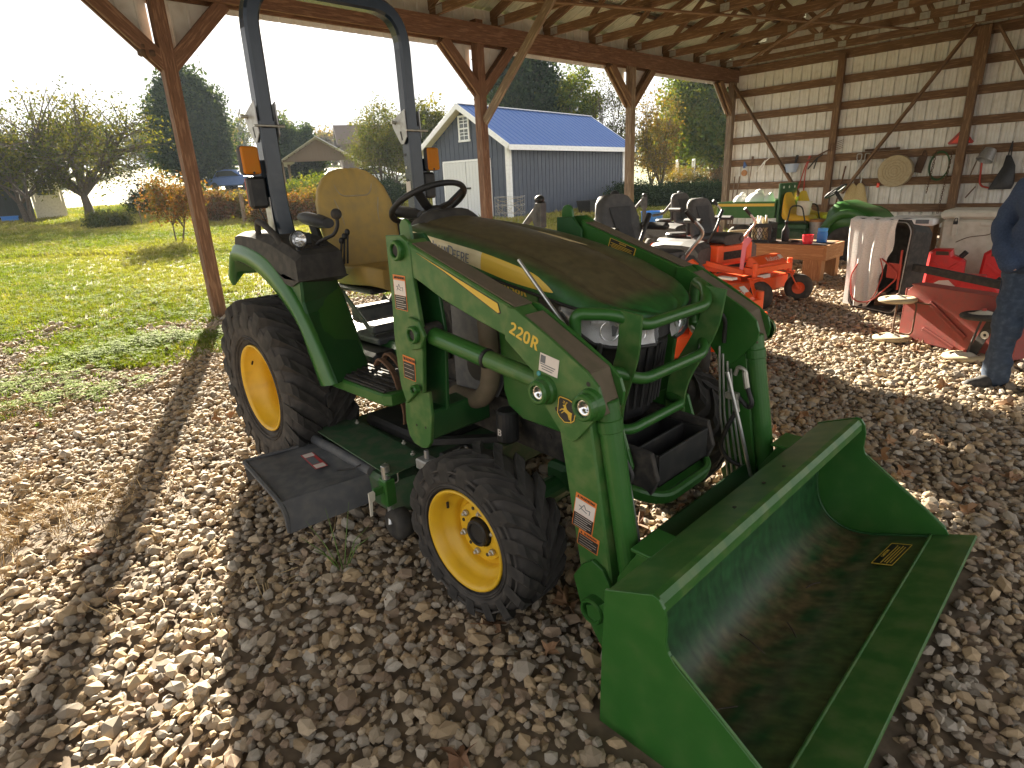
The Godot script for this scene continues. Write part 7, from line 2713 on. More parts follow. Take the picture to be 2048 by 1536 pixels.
	for q in [[0.74, 0.225, -1.06], [0.82, 0.245, -1.09], [0.98, 0.25, -1.13], [1.10, 0.235, -1.165], [1.19, 0.205, -1.19], [1.245, 0.15, -1.205], [1.26, 0.08, -1.21]]:
		var ring := []
		for j in 24:
			var a := TAU * j / 24.0
			var x: float = signf(cos(a)) * pow(absf(cos(a)), 0.45) * q[1]
			ring.append(Vector3(x, q[0], q[2] + sin(a) * 0.05 + 0.05 * pow(absf(x) / q[1], 3.0) * maxf(sin(a), 0.0)))
		ring3.append(ring)
	loft(st0, ring3, true, true)
	var sb := part(t, "seat_back", st0, M.grey_vinyl)
	st0 = mb()
	plate(st0, Transform3D(Basis(Vector3.RIGHT, -0.30), Vector3(0, 1.0, -1.073)), [Vector2(-0.13, 0.17), Vector2(0.13, 0.17), Vector2(0.10, 0.02), Vector2(0.12, -0.2), Vector2(-0.12, -0.2), Vector2(-0.10, 0.02)], 0.006, 0.003)
	part(sb, "seat_panel", st0, M.dark_vinyl)
	st0 = mb()
	ring3 = []
	cyl(st0, Vector3(0.14, 0.75, -0.585), Vector3(0.14, 0.75, -0.565), 0.035, 16)
	part(t, "seat_knob", st0, M.grey_vinyl)
	if rops:
		for s in [-1.0, 1.0]:
			st = mb()
			bar(st, Vector3(0.46 * s, 0.45, -1.62), Vector3(0.46 * s, 1.20, -1.60), 0.055, 0.06, 0.006, Vector3(1, 0, 0))
			plate(st, side(0.43 * s if s > 0 else -0.49), zy([-1.56, 1.22, -1.64, 1.22, -1.70, 1.12, -1.66, 1.02, -1.56, 1.02]), 0.06, 0.004)
			var rp := part(t, "roll_bar", st, M.chute)
			st = mb()
			tube(st, fillet([Vector3(0.46 * s, 1.18, -1.64), Vector3(0.46 * s, 1.0, -1.86), Vector3(0.46 * s, 0.86, -2.0), Vector3(0.2 * s, 0.84, -2.03)], 0.12), 0.028, 10)
			part(rp, "folded_hoop", st, M.chute)
			st = mb()
			ball(st, Vector3(0.46 * s, 1.25, -1.61), Vector3(0.04, 0.035, 0.05), 10)
			tube(st, [Vector3(0.40 * s, 1.22, -1.62), Vector3(0.53 * s, 1.24, -1.58)], 0.012, 8)
			part(rp, "lock_knob", st, M.black)
	return t

func mowers() -> void:
	zero_turn("orange zero-turn mower with pink lift arm parked in front of the wooden bench", Vector3(5.44, GROUND, 0.29), -0.20, 1.0, false, true)
	zero_turn("orange zero-turn mower half hidden by the tractor hood, its wide seat showing", Vector3(2.72, GROUND, 1.12), -0.12, 1.12, true, false)
	zero_turn("orange zero-turn mower farthest back with folded roll bar by the third post", Vector3(7.9, GROUND, -1.45), -0.2, 1.0, true, false)

func workbench() -> void:
	var b := thing("low_workbench", "low orange-stained timber bench beside the green utility vehicle", "bench", Vector3(0, GROUND, 0))
	var st := mb()
	for k in 5:
		st = mb()
		board(st, Vector3(7.29 + k * 0.142, 0.515, -1.10), Vector3(7.29 + k * 0.142, 0.515, 0.22), 0.138, 0.03)
		part(b, "top_plank", st, M.wood_dark if k < 4 else M.wood_orange)
	for q in [[Vector3(7.235, 0.42, -1.1), Vector3(7.235, 0.42, 0.25)], [Vector3(7.91, 0.42, -1.1), Vector3(7.91, 0.42, 0.25)]]:
		st = mb()
		board(st, q[0], q[1], 0.04, 0.21)
		part(b, "apron", st, M.wood_orange)
	st = mb()
	board(st, Vector3(7.215, 0.42, 0.272), Vector3(7.93, 0.42, 0.272), 0.04, 0.21)
	part(b, "apron", st, M.wood_orange)
	for q in [[7.33, 0.10], [7.86, 0.12], [7.33, -0.98], [7.86, -0.98]]:
		st = mb()
		board(st, Vector3(q[0], 0.0, q[1]), Vector3(q[0], 0.497, q[1]), 0.14, 0.26 if q[1] > 0 else 0.09, Vector3.BACK)
		part(b, "leg", st, M.wood_orange)
	# on it: a milk crate, two plastic tubs, a bottle, a hand tool
	var y := GROUND + 0.532
	var cr := thing("milk_crate", "black plastic milk crate full of pale bottles on the bench", "crate", Vector3(7.45, y, -0.74), 0.12)
	for s in 4:
		var f := Transform3D(Basis(Vector3.UP, s * PI / 2), Vector3.ZERO)
		st = mb()
		box(st, f * Transform3D(Basis(), Vector3(0, 0.02, 0.155)), Vector3(0.32, 0.04, 0.012), 0.002)
		box(st, f * Transform3D(Basis(), Vector3(0, 0.25, 0.155)), Vector3(0.32, 0.06, 0.012), 0.002)
		for x in [-0.145, 0.145]:
			box(st, f * Transform3D(Basis(), Vector3(x, 0.13, 0.156)), Vector3(0.03, 0.26, 0.014), 0.002)
		for k in 6:
			var x0 := -0.13 + k * 0.052
			bar(st, f * Vector3(x0, 0.04, 0.155), f * Vector3(minf(x0 + 0.10, 0.13), 0.22, 0.155), 0.008, 0.010, 0.001, f.basis.z)
			bar(st, f * Vector3(-x0, 0.04, 0.153), f * Vector3(maxf(-x0 - 0.10, -0.13), 0.22, 0.153), 0.008, 0.010, 0.001, f.basis.z)
		part(cr, "crate_side", st, M.black)
	st = mb()
	bx(st, Vector3(0, 0.008, 0), Vector3(0.31, 0.012, 0.31), 0.002)
	part(cr, "crate_bottom", st, M.black)
	for k in 7:
		var p := Vector3(7.45 + R.randf_range(-0.10, 0.10), y + 0.016, -0.74 + R.randf_range(-0.10, 0.10)) if k else Vector3(7.38, y + 0.016, -0.80)
		p = Vector3(7.36 + 0.09 * (k % 3), y + 0.016, -0.83 + 0.085 * int(k / 3))
		st = mb()
		lathe(st, Transform3D(Basis(), p), [[0.0, 0.0], [0.034, 0.0], [0.036, 0.02], [0.036, 0.22 + 0.03 * (k % 3)], [0.014, 0.31 + 0.02 * (k % 2)], [0.014, 0.35 + 0.02 * (k % 2)], [0.0, 0.352 + 0.02 * (k % 2)]], 16, true)
		solo("pale_bottle", "pale plastic bottle standing in the black milk crate", "bottle", st, M.white if k % 2 else M.straw, "bottles in the milk crate")
	st = mb()
	lathe(st, Transform3D(Basis(), Vector3(7.62, y, -0.46)), [[0.0, 0.0], [0.05, 0.0], [0.055, 0.02], [0.055, 0.15], [0.02, 0.22], [0.018, 0.27], [0.024, 0.27], [0.024, 0.30], [0.0, 0.30]], 18, true)
	solo("dark_bottle", "dark squat spray bottle beside the milk crate", "bottle", st, M.black)
	st = mb()
	lathe(st, Transform3D(Basis(), Vector3(7.33, y, -0.02)), [[0.0, 0.0], [0.062, 0.0], [0.066, 0.008], [0.069, 0.03], [0.071, 0.034], [0.069, 0.05], [0.072, 0.054], [0.072, 0.075], [0.075, 0.08], [0.075, 0.118], [0.078, 0.122], [0.076, 0.13], [0.070, 0.128], [0.066, 0.01], [0.0, 0.01]], 28, false)
	var rt := solo("red_tub", "small red ribbed plastic tub on the bench edge", "tub", st, M.cup_red)
	st = mb()
	bx(st, Vector3(7.255, y + 0.10, 0.005), Vector3(0.006, 0.06, 0.05), 0.002)
	part(rt, "tab", st, M.cup_red)
	st = mb()
	lathe(st, Transform3D(Basis(), Vector3(7.60, y, 0.08)), [[0.0, 0.0], [0.066, 0.0], [0.070, 0.01], [0.072, 0.13], [0.064, 0.15], [0.060, 0.158], [0.063, 0.162], [0.064, 0.192], [0.060, 0.20], [0.0, 0.20]], 28, true)
	var bj := solo("blue_jar", "blue plastic jar with bright lid on the bench corner", "jar", st, M.blue)
	st = mb()
	lathe(st, Transform3D(Basis(), Vector3(7.60, y + 0.160, 0.08)), [[0.066, 0.0], [0.068, 0.004], [0.068, 0.04], [0.064, 0.044], [0.0, 0.044]], 28, false)
	part(bj, "lid", st, mat(0.06, 0.34, 0.80, 0.3))
	st = mb()
	tube(st, [Vector3(7.45, y + 0.016, -0.30), Vector3(7.50, y + 0.016, -0.20)], 0.016, 10)
	bar(st, Vector3(7.50, y + 0.012, -0.20), Vector3(7.58, y + 0.010, -0.05), 0.018, 0.006)
	solo("hand_tool", "black-handled hand tool lying flat on the bench", "tool", st, M.black)

# ------------------------------------------------------------------ green utility vehicle
func utility_vehicle() -> void:
	var t := thing("utility_vehicle", "green utility vehicle with yellow seats and cargo bed by the end wall", "utility vehicle", Vector3(10.15, GROUND, -1.35), -0.02)
	var st := mb()
	# cargo bed at the back (-z)
	for s in [-1.0, 1.0]:
		st = mb()
		bx(st, Vector3(0.62 * s, 0.88, -0.66), Vector3(0.04, 0.30, 1.15), 0.008)
		var sd := part(t, "bed_side", st, M.green)
		st = mb()
		bx(st, Vector3(0.645 * s, 0.97, -0.66), Vector3(0.006, 0.05, 1.12), 0.001)
		part(sd, "yellow_stripe", st, M.yellow_decal)
	st = mb()
	bx(st, Vector3(0, 0.75, -0.66), Vector3(1.22, 0.04, 1.15), 0.006)
	bx(st, Vector3(0, 0.88, -1.22), Vector3(1.22, 0.28, 0.03), 0.006)
	bx(st, Vector3(0, 0.90, -0.10), Vector3(1.22, 0.34, 0.03), 0.006)
	part(t, "bed", st, M.green)
	# seat back screen
	st = mb()
	upright(st, -0.62, 0.10, zy([-0.02, 0.62, -0.06, 0.62, -0.06, 1.34, -0.02, 1.34]), 0.01)
	part(t, "seat_screen", st, M.green_dark)
	for x in [-0.50, -0.27, -0.03]:
		st = mb()
		cyl(st, Vector3(x, 1.27, -0.018), Vector3(x, 1.27, -0.015), 0.025, 14, 0.0005)
		part(t, "screen_hole", st, M.siding)
	for x in [-0.36, 0.30]:
		st = mb()
		var rings := []
		for q in [[0.02, 0.22, 0.78, 0.50], [0.06, 0.25, 0.73, 0.42], [0.14, 0.26, 0.70, 0.16], [0.30, 0.25, 0.70, 0.10], [0.46, 0.24, 0.71, 0.08], [0.50, 0.20, 0.70, 0.05]]:
			var ring := []
			for j in 20:
				var a := TAU * j / 20.0
				ring.append(Vector3(x + signf(cos(a)) * pow(absf(cos(a)), 0.5) * q[1], q[2] + maxf(sin(a), 0.0) * q[3] * (0.8 + 0.25 * cos(a) * cos(a)) + minf(sin(a), 0.0) * 0.03, q[0]))
			rings.append(ring)
		loft(st, rings, true, true)
		part(t, "bucket_seat", st, M.yellow)
	for x in [-0.64, 0.02]:
		st = mb()
		tube(st, fillet([Vector3(x, 0.66, 0.16), Vector3(x, 0.95, 0.20), Vector3(x, 0.95, 0.40), Vector3(x, 0.66, 0.48)], 0.08), 0.013, 8)
		part(t, "seat_rail", st, M.black)
	st = mb()
	bx(st, Vector3(0, 0.58, 0.20), Vector3(1.2, 0.10, 0.55), 0.02)
	bx(st, Vector3(0, 0.44, 0.0), Vector3(1.1, 0.22, 0.9), 0.03)
	bx(st, Vector3(0, 0.33, 0.62), Vector3(1.26, 0.05, 0.9), 0.01)
	part(t, "body", st, M.green_dark)
	# front cowl
	st = mb()
	var ring2 := []
	for q in [[0.78, 0.52, 0.92], [0.86, 0.56, 1.00], [0.98, 0.58, 1.01], [1.12, 0.58, 0.965], [1.30, 0.57, 0.90], [1.46, 0.54, 0.84], [1.56, 0.48, 0.76], [1.60, 0.40, 0.62]]:
		var ring := []
		for j in 15:
			var a := PI * j / 14.0
			ring.append(Vector3(signf(cos(a)) * pow(absf(cos(a)), 0.45) * q[1] if absf(cos(a)) > 0.001 else 0.0, 0.40 + pow(sin(a), 0.45) * (q[2] - 0.40), q[0]))
		ring2.append(ring)
	loft(st, ring2, true, true)
	part(t, "front_cowl", st, M.green)
	for s in [-1.0, 1.0]:
		st = mb()
		var arch := []
		for k in 11:
			var a := PI * k / 10.0
			arch.append(Vector3(0.61 * s, 0.42 + sin(a) * 0.40, 1.16 - cos(a) * 0.38))
		sweep(st, arch, rect(0.14, 0.03, 0.01), true, Vector3.UP)
		part(t, "wheel_arch", st, M.green)
		for z in [-0.75, 1.16]:
			st = mb()
			var ax := Transform3D(Basis(Vector3(0, 1, 0), Vector3(-1, 0, 0), Vector3(0, 0, 1)), Vector3(0.56 * s, 0.30, z))
			lathe(st, ax, [[0.0, -0.09], [0.15, -0.09], [0.17, -0.12], [0.27, -0.11], [0.30, -0.06], [0.30, 0.06], [0.27, 0.11], [0.17, 0.12], [0.15, 0.09], [0.0, 0.09]], 32, true)
			part(t, "wheel", st, M.black_dusty)
	st = mb()
	var wf := Transform3D(Basis(Vector3.RIGHT, -0.62) * Basis(Vector3.UP, 0.2), Vector3(-0.22, 1.17, 0.78))
	var ring4 := []
	for k in 29:
		var a := TAU * k / 28.0
		ring4.append(wf * Vector3(cos(a) * 0.185, 0, sin(a) * 0.185))
	tube(st, ring4, 0.016, 8)
	for a in [0.0, 2.1, 4.2]:
		bar(st, wf * Vector3.ZERO, wf * Vector3(cos(a) * 0.18, 0, sin(a) * 0.18), 0.04, 0.015)
	cyl(st, wf * Vector3.ZERO, wf * Vector3(0, -0.25, 0), 0.03, 12)
	part(t, "steering_wheel", st, M.black)
	# things carried in and beside it
	st = mb()
	lathe(st, Transform3D(Basis(Vector3(0, 0, 1), -0.12), Vector3(9.72, 0.68, -1.02)), [[0.0, 0.0], [0.105, 0.0], [0.125, 0.27], [0.13, 0.275], [0.128, 0.285], [0.118, 0.28], [0.10, 0.01], [0.0, 0.01]], 24, false)
	solo("white_bucket", "white pail tipped on the utility vehicle's yellow seat", "bucket", st, M.cream)
	st = mb()
	lathe(st, Transform3D(Basis(), Vector3(9.75, 0.31, -0.75)), [[0.0, 0.0], [0.13, 0.0], [0.145, 0.30], [0.15, 0.30], [0.15, 0.33], [0.0, 0.33]], 24, false)
	var pb := solo("orange_lid_bucket", "pale bucket with an orange lid on the utility vehicle's floor", "bucket", st, M.galv)
	st = mb()
	lathe(st, Transform3D(Basis(), Vector3(9.75, 0.642, -0.75)), [[0.0, 0.012], [0.15, 0.012], [0.156, 0.0], [0.156, -0.03]], 24, false)
	part(pb, "lid", st, M.wood_orange)
	st = mb()
	lathe(st, Transform3D(Basis(), Vector3(8.85, GROUND, -1.62)), [[0.0, 0.0], [0.24, 0.0], [0.30, 0.50], [0.34, 0.52], [0.34, 0.55], [0.31, 0.55], [0.25, 0.03], [0.0, 0.03]], 30, true)
	solo("tan_planter", "large tan plastic planter between the mower and utility vehicle", "planter", st, M.tan_plastic)
	for q in [[Vector3(9.95, 0.72, -2.32), "white sack slumped at the end of the cargo bed", Vector3(0.16, 0.16, 0.13)], [Vector3(9.85, 0.72, -1.95), "greenish white sack in the middle of the cargo bed", Vector3(0.18, 0.20, 0.20)], [Vector3(9.85, 0.74, -1.72), "small cream sack beside the bigger sack in the cargo bed", Vector3(0.12, 0.14, 0.10)]]:
		st = mb()
		ball(st, q[0] + Vector3(0, 0.20, 0), q[2] * 1.15, 12)
		ball(st, q[0] + Vector3(0.03, 0.20 + q[2].y * 0.9, 0.02), q[2] * 0.5, 8)
		solo("feed_sack", q[1], "sack", st, M.white)
	st = mb()
	loft(st, [[Vector3(9.28, 0.0, -1.12), Vector3(9.34, 0.0, -0.85), Vector3(9.52, 0.0, -0.85), Vector3(9.5, 0, -1.12)], [Vector3(9.25, 0.38, -1.15), Vector3(9.30, 0.40, -0.82), Vector3(9.48, 0.36, -0.84), Vector3(9.46, 0.38, -1.12)], [Vector3(9.32, 0.47, -1.05), Vector3(9.34, 0.46, -0.90), Vector3(9.40, 0.44, -0.9), Vector3(9.40, 0.46, -1.05)]], true, false)
	solo("green_sack", "green and white printed sack standing beside the utility vehicle", "sack", st, M.green_deck)

# ------------------------------------------------------------------ the clutter by the end wall
func right_side() -> void:
	# black poly cart standing on end, open side to the yard
	var o := Vector3(5.696, GROUND, 1.0975)
	var d := Vector3(-0.473, 0, 0.881)
	var back := Vector3(0.881, 0, 0.473)
	var c := thing("poly_cart", "black plastic garden cart stood on end with a cloth over it", "cart", o)
	c.basis = Basis(d, Vector3(-0.10, 1, 0.0).normalized(), back)
	var st := mb()
	var rim := [Vector2(0.05, 0.0), Vector2(0.60, 0.0), Vector2(0.66, 0.07), Vector2(0.72, 0.93), Vector2(0.66, 1.01), Vector2(0.0, 1.01), Vector2(-0.05, 0.95), Vector2(0.0, 0.06)]
	var rings := []
	for q in [[1.0, 0.0, 0.0], [1.0, 0.03, 0.0], [0.93, 0.04, 0.0], [0.82, 0.34, 0.0], [0.78, 0.36, 0.0], [0.76, 0.34, 0.0], [0.88, 0.05, 0.0], [0.905, 0.02, 0.0], [0.93, 0.0, 0.0]]:
		var ring := []
		for p in rim:
			var v: Vector2 = Vector2(0.34, 0.505) + (p - Vector2(0.34, 0.505)) * q[0]
			ring.append(Vector3(v.x, v.y + 0.02, q[1]))
		rings.append(ring)
	rings.append(rings[0])
	loft(st, rings, false, false)
	var inner := []
	for p in rim:
		var v: Vector2 = Vector2(0.34, 0.505) + (p - Vector2(0.34, 0.505)) * 0.79
		inner.append(v + Vector2(0, 0.02))
	plate(st, Transform3D(Basis(), Vector3(0, 0, 0.335)), inner, 0.02, 0.002)
	var tub := part(c, "cart_tub", st, M.black_dusty)
	st = mb()
	var line := []
	for p in rim:
		var v: Vector2 = Vector2(0.34, 0.505) + (p - Vector2(0.34, 0.505)) * 0.955
		line.append(Vector3(v.x, v.y + 0.02, -0.004))
	line.append(line[0])
	tube(st, fillet(line, 0.04, 3), 0.006, 6)
	part(tub, "worn_rim", st, M.galv)
	st = mb()
	bar(st, Vector3(0.70, 0.55, 0.10), Vector3(1.72, 0.50, 0.02), 0.055, 0.07)
	part(c, "cart_handle", st, M.black_dusty)
	st = mb()
	tube(st, fillet([Vector3(0.42, 0.62, -0.03), Vector3(0.62, 0.50, -0.03), Vector3(0.62, 0.42, -0.03), Vector3(0.34, 0.12, -0.04), Vector3(0.10, 0.10, -0.05), Vector3(0.05, 0.40, -0.05), Vector3(0.14, 0.54, -0.05)], 0.16, 7), 0.008, 8)
	tube(st, fillet([Vector3(0.40, 0.62, -0.03), Vector3(0.46, 0.48, -0.03), Vector3(0.40, 0.22, -0.04), Vector3(0.30, 0.10, -0.04)], 0.1), 0.006, 8)
	part(c, "red_bail", st, M.cable_red)
	st = mb()
	bx(st, Vector3(0.56, 0.50, 0.0), Vector3(0.16, 0.16, 0.03), 0.006)
	bx(st, Vector3(0.635, 0.52, -0.012), Vector3(0.022, 0.42, 0.012), 0.003)
	part(c, "red_bracket", st, M.cable_red)
	# cloth thrown over the top edge
	st = mb()
	st.set_smooth_group(1)
	var nu := 26
	var nv := 30
	var g := func(i: int, k: int) -> Vector3:
		var u := float(i) / nu
		var v := float(k) / nv
		var over := 0.12
		var wv := 0.016 * sin(u * 21.0 + v * 2.0) + 0.012 * sin(u * 38.0 - v * 4.0) * v
		var s := v * 1.12 - over
		var x := lerpf(-0.04, 0.60, u) + 0.03 * sin(v * 3.0) * (0.5 - u) - 0.10 * v * u
		var drop := s
		if u > 0.62:
			drop *= lerpf(1.0, 0.34, (u - 0.62) / 0.38)
		elif u > 0.42:
			drop *= lerpf(1.0, 0.98, (u - 0.42) / 0.2)
		if s < 0.0:
			return Vector3(x, 1.042 + wv * 0.3 - s * s, 0.02 - s)
		return Vector3(x, 1.045 - drop + wv * 0.2, -0.022 - wv * 1.6 - 0.02 * sin(v * 5.0))
	for i in nu:
		for k in nv:
			quad(st, g.call(i, k), g.call(i, k + 1), g.call(i + 1, k + 1), g.call(i + 1, k))
	var cl := solo("stained_cloth", "stained white cloth draped over the upended black cart", "cloth", st, M.cloth)
	cl.position = o
	cl.basis = c.basis
	# red wagon lying on its side, wheels to the yard
	var w := thing("red_wagon", "faded red metal wagon tipped on its side with dirty white wheels", "wagon", Vector3(4.31, GROUND, 1.91))
	var wd := Vector3(-0.470, 0, 0.883)
	w.basis = Basis(wd, Vector3.UP, Vector3(0.883, 0, 0.470))
	st = mb()
	plate(st, Transform3D(Basis(), Vector3(0, 0.03, 0.12)), [Vector2(-0.04, 0.04), Vector2(0.0, 0.0), Vector2(0.86, 0.0), Vector2(0.95, 0.05), Vector2(0.97, 0.46), Vector2(0.90, 0.50), Vector2(0.04, 0.50), Vector2(-0.02, 0.44)], 0.012, 0.003)
	var wp := part(w, "wagon_pan", st, M.wagon_red)
	st = mb()
	bx(st, Vector3(0.46, 0.53, 0.20), Vector3(0.90, 0.012, 0.16), 0.004)
	bx(st, Vector3(0.46, 0.035, 0.20), Vector3(0.86, 0.012, 0.16), 0.004)
	bx(st, Vector3(-0.035, 0.28, 0.20), Vector3(0.012, 0.42, 0.16), 0.004)
	bx(st, Vector3(0.965, 0.28, 0.20), Vector3(0.012, 0.42, 0.16), 0.004)
	part(w, "wagon_side", st, M.wagon_red)
	st = mb()
	for q in [[0.22, 0.40, 0.58, 0.16], [0.20, 0.16, 0.50, 0.05]]:
		for s in [-1.0, 1.0]:
			bar(st, Vector3(q[0], q[1], 0.112), Vector3(q[2], q[3], 0.112), 0.02, 0.03 + 0.012 * s)
	part(wp, "dented_rib", st, M.wagon_red)
	for x in [0.0, 0.69]:
		st = mb()
		if x < 0.1:
			tube(st, [Vector3(x, 0.02, 0.0), Vector3(x, 0.42, 0.0)], 0.008, 8)
			tube(st, fillet([Vector3(x + 0.03, 0.10, 0.0), Vector3(x + 0.16, 0.10, 0.04), Vector3(x + 0.16, 0.40, 0.04), Vector3(x + 0.03, 0.40, 0.0)], 0.05), 0.008, 8)
			tube(st, [Vector3(x + 0.02, 0.40, 0.0), Vector3(x + 0.24, 0.385, 0.10)], 0.008, 6)
		else:
			plate(st, Transform3D(Basis(), Vector3(x, 0.03, 0.05)), [Vector2(-0.03, 0.02), Vector2(0.05, 0.02), Vector2(0.17, 0.36), Vector2(0.09, 0.36)], 0.008, 0.002)
			tube(st, [Vector3(x, 0.02, 0.0), Vector3(x + 0.08, 0.40, 0.0)], 0.008, 8)
		var axl := part(w, "wagon_axle", st, M.rust if x < 0.1 else M.black_dusty)
		if x > 0.1:
			st = mb()
			lathe(st, Transform3D(Basis(Vector3.RIGHT, -PI / 2), Vector3(x + 0.09, 0.24, 0.044)), [[0.012, 0.0], [0.03, 0.006], [0.032, 0.0]], 18, false)
			part(axl, "pivot_washer", st, M.cream)
		for yy in [0.045, 0.40]:
			st = mb()
			var ctr := Vector3(x + (0.08 if yy > 0.2 and x > 0.1 else 0.0), yy, 0.0)
			var f := Transform3D(Basis(Vector3(0, 0, 1), 0.06), ctr)
			lathe(st, f, [[0.105, -0.022], [0.128, -0.024], [0.150, -0.014], [0.155, 0.0], [0.150, 0.014], [0.128, 0.024], [0.105, 0.022]], 32, true)
			var wh := part(w, "wagon_tyre", st, M.hide if x < 0.1 or yy < 0.2 else M.black_dusty)
			st = mb()
			lathe(st, f, [[0.108, -0.015], [0.06, -0.008], [0.0, -0.008]], 28, true)
			lathe(st, f, [[0.108, 0.015], [0.085, 0.012], [0.055, 0.030], [0.025, 0.040], [0.0, 0.041]], 28, true)
			part(wh, "wheel_disc", st, M.cream)
			st = mb()
			lathe(st, f, [[0.016, 0.036], [0.014, 0.056], [0.0, 0.060]], 12, true)
			part(wh, "axle_cap", st, M.rust if x < 0.1 else M.cable_red)
	# pallet with fuel cans, chest freezer and a box behind
	var pl := thing("wood_pallet", "low wooden pallet carrying the red fuel cans", "pallet", Vector3(0, GROUND, 0))
	for k in 8:
		st = mb()
		board(st, Vector3(5.55, 0.225, 1.45 + k * 0.165), Vector3(6.40, 0.225, 1.45 + k * 0.165), 0.12, 0.025)
		part(pl, "slat", st, M.wood_grey)
	for x in [5.6, 5.95, 6.35]:
		st = mb()
		board(st, Vector3(x, 0.11, 1.4), Vector3(x, 0.11, 2.7), 0.05, 0.20)
		part(pl, "runner", st, M.wood_dark)
	var labs := ["red fuel can with a torn white label on the pallet", "red fuel can behind the cart handle, nearer the person's jacket", "red fuel can standing lowest, in front of the other two"]
	var spots := [[Vector3(6.12, 0.19, 1.90), 0.10], [Vector3(6.18, 0.19, 2.38), 0.05], [Vector3(5.42, 0.03, 2.32), 0.15]]
	for k in 3:
		var can := thing("fuel_can", labs[k], "fuel can", spots[k][0], -PI / 2 + spots[k][1], "red plastic fuel cans on the pallet")
		st = mb()
		plate(st, Transform3D(Basis(), Vector3(0, 0, -0.085)), [Vector2(-0.17, 0.0), Vector2(0.17, 0.0), Vector2(0.185, 0.03), Vector2(0.175, 0.30), Vector2(0.14, 0.33), Vector2(0.06, 0.36), Vector2(0.045, 0.425), Vector2(-0.12, 0.425), Vector2(-0.165, 0.39), Vector2(-0.18, 0.03)], 0.17, 0.025)
		var body := part(can, "can_body", st, M.red)
		st = mb()
		plate(st, Transform3D(Basis(), Vector3(0, 0, 0.0846)), [Vector2(-0.10, 0.365), Vector2(0.02, 0.365), Vector2(0.012, 0.405), Vector2(-0.10, 0.405)], 0.002, 0.0005)
		part(body, "handle_gap", st, M.wood_dark)
		st = mb()
		for q in [[-0.13, 0.05, 0.12, 0.29], [0.13, 0.05, -0.12, 0.29]]:
			bar(st, Vector3(q[0], q[1], 0.084), Vector3(q[2], q[3], 0.084), 0.03, 0.012, 0.004, Vector3(0, 0, 1))
		part(body, "pressed_cross", st, M.red)
		st = mb()
		cyl(st, Vector3(0.12, 0.34, 0), Vector3(0.165, 0.40, 0), 0.026, 14)
		part(can, "spout_cap", st, M.black)
		if k == 0:
			st = mb()
			plate(st, Transform3D(Basis(), Vector3(0, 0, 0.0855)), [Vector2(-0.11, 0.03), Vector2(0.12, 0.03), Vector2(0.13, 0.07), Vector2(0.06, 0.10), Vector2(-0.03, 0.09)], 0.001, 0.0002)
			part(body, "torn_label", st, M.print_white)
	var fz := thing("chest_freezer", "old cream chest freezer against the end wall behind fuel cans", "freezer", Vector3(6.80, GROUND, 2.35))
	st = mb()
	bx(st, Vector3(0, 0.55, 0), Vector3(0.62, 0.80, 1.26), 0.03)
	part(fz, "cabinet", st, M.cream)
	st = mb()
	bx(st, Vector3(-0.005, 1.00, 0), Vector3(0.65, 0.09, 1.29), 0.025)
	part(fz, "lid", st, M.cream)
	st = mb()
	bx(st, Vector3(-0.322, 0.88, -0.49), Vector3(0.014, 0.22, 0.05), 0.005)
	bx(st, Vector3(-0.330, 0.965, -0.49), Vector3(0.02, 0.05, 0.03), 0.004)
	part(fz, "hasp", st, M.cream)
	st = mb()
	tube(st, fillet([Vector3(-0.345, 0.93, -0.505), Vector3(-0.345, 0.965, -0.50), Vector3(-0.345, 0.965, -0.475), Vector3(-0.345, 0.93, -0.475)], 0.015), 0.004, 6)
	bx(st, Vector3(-0.345, 0.915, -0.49), Vector3(0.014, 0.035, 0.045), 0.004)
	part(fz, "padlock", st, M.black)
	st = mb()
	bx(st, Vector3(-0.325, 0.90, -0.18), Vector3(0.02, 0.035, 0.17), 0.006)
	part(fz, "handle", st, M.cream)
	st = mb()
	tube(st, fillet([Vector3(-0.316, 0.70, -0.46), Vector3(-0.316, 0.76, -0.36), Vector3(-0.316, 0.79, -0.16), Vector3(-0.316, 0.87, -0.12)], 0.06), 0.004, 6)
	tube(st, fillet([Vector3(-0.314, 0.38, 0.10), Vector3(-0.314, 0.72, 0.12), Vector3(-0.314, 0.74, 0.20), Vector3(-0.314, 0.74, 0.55)], 0.06), 0.003, 6)
	part(fz, "scratch", st, M.rust)
	st = mb()
	bx(st, Vector3(6.62, GROUND + 0.44, 1.42), Vector3(0.44, 0.88, 0.44), 0.006)
	var bo := solo("brown_box", "tall stained brown box between the black cart and freezer", "box", st, M.cardboard)
	st = mb()
	bx(st, Vector3(6.397, GROUND + 0.62, 1.47), Vector3(0.003, 0.06, 0.10), 0.0005)
	part(bo, "torn_label", st, M.print_white)
	st = mb()
	bx(st, Vector3(6.62, GROUND + 0.925, 1.43), Vector3(0.50, 0.085, 0.50), 0.02)
	var lid := solo("cooler_lid", "white cooler lid resting on the tall brown box", "lid", st, M.white)
	st = mb()
	bx(st, Vector3(6.366, GROUND + 0.93, 1.56), Vector3(0.003, 0.045, 0.13), 0.0005)
	part(lid, "dark_label", st, M.print_grey)

# ------------------------------------------------------------------ tools on the end wall
func onwall(x: float, y: float, z: float) -> Vector3:
	return barn_frame * Vector3(x, y, z)

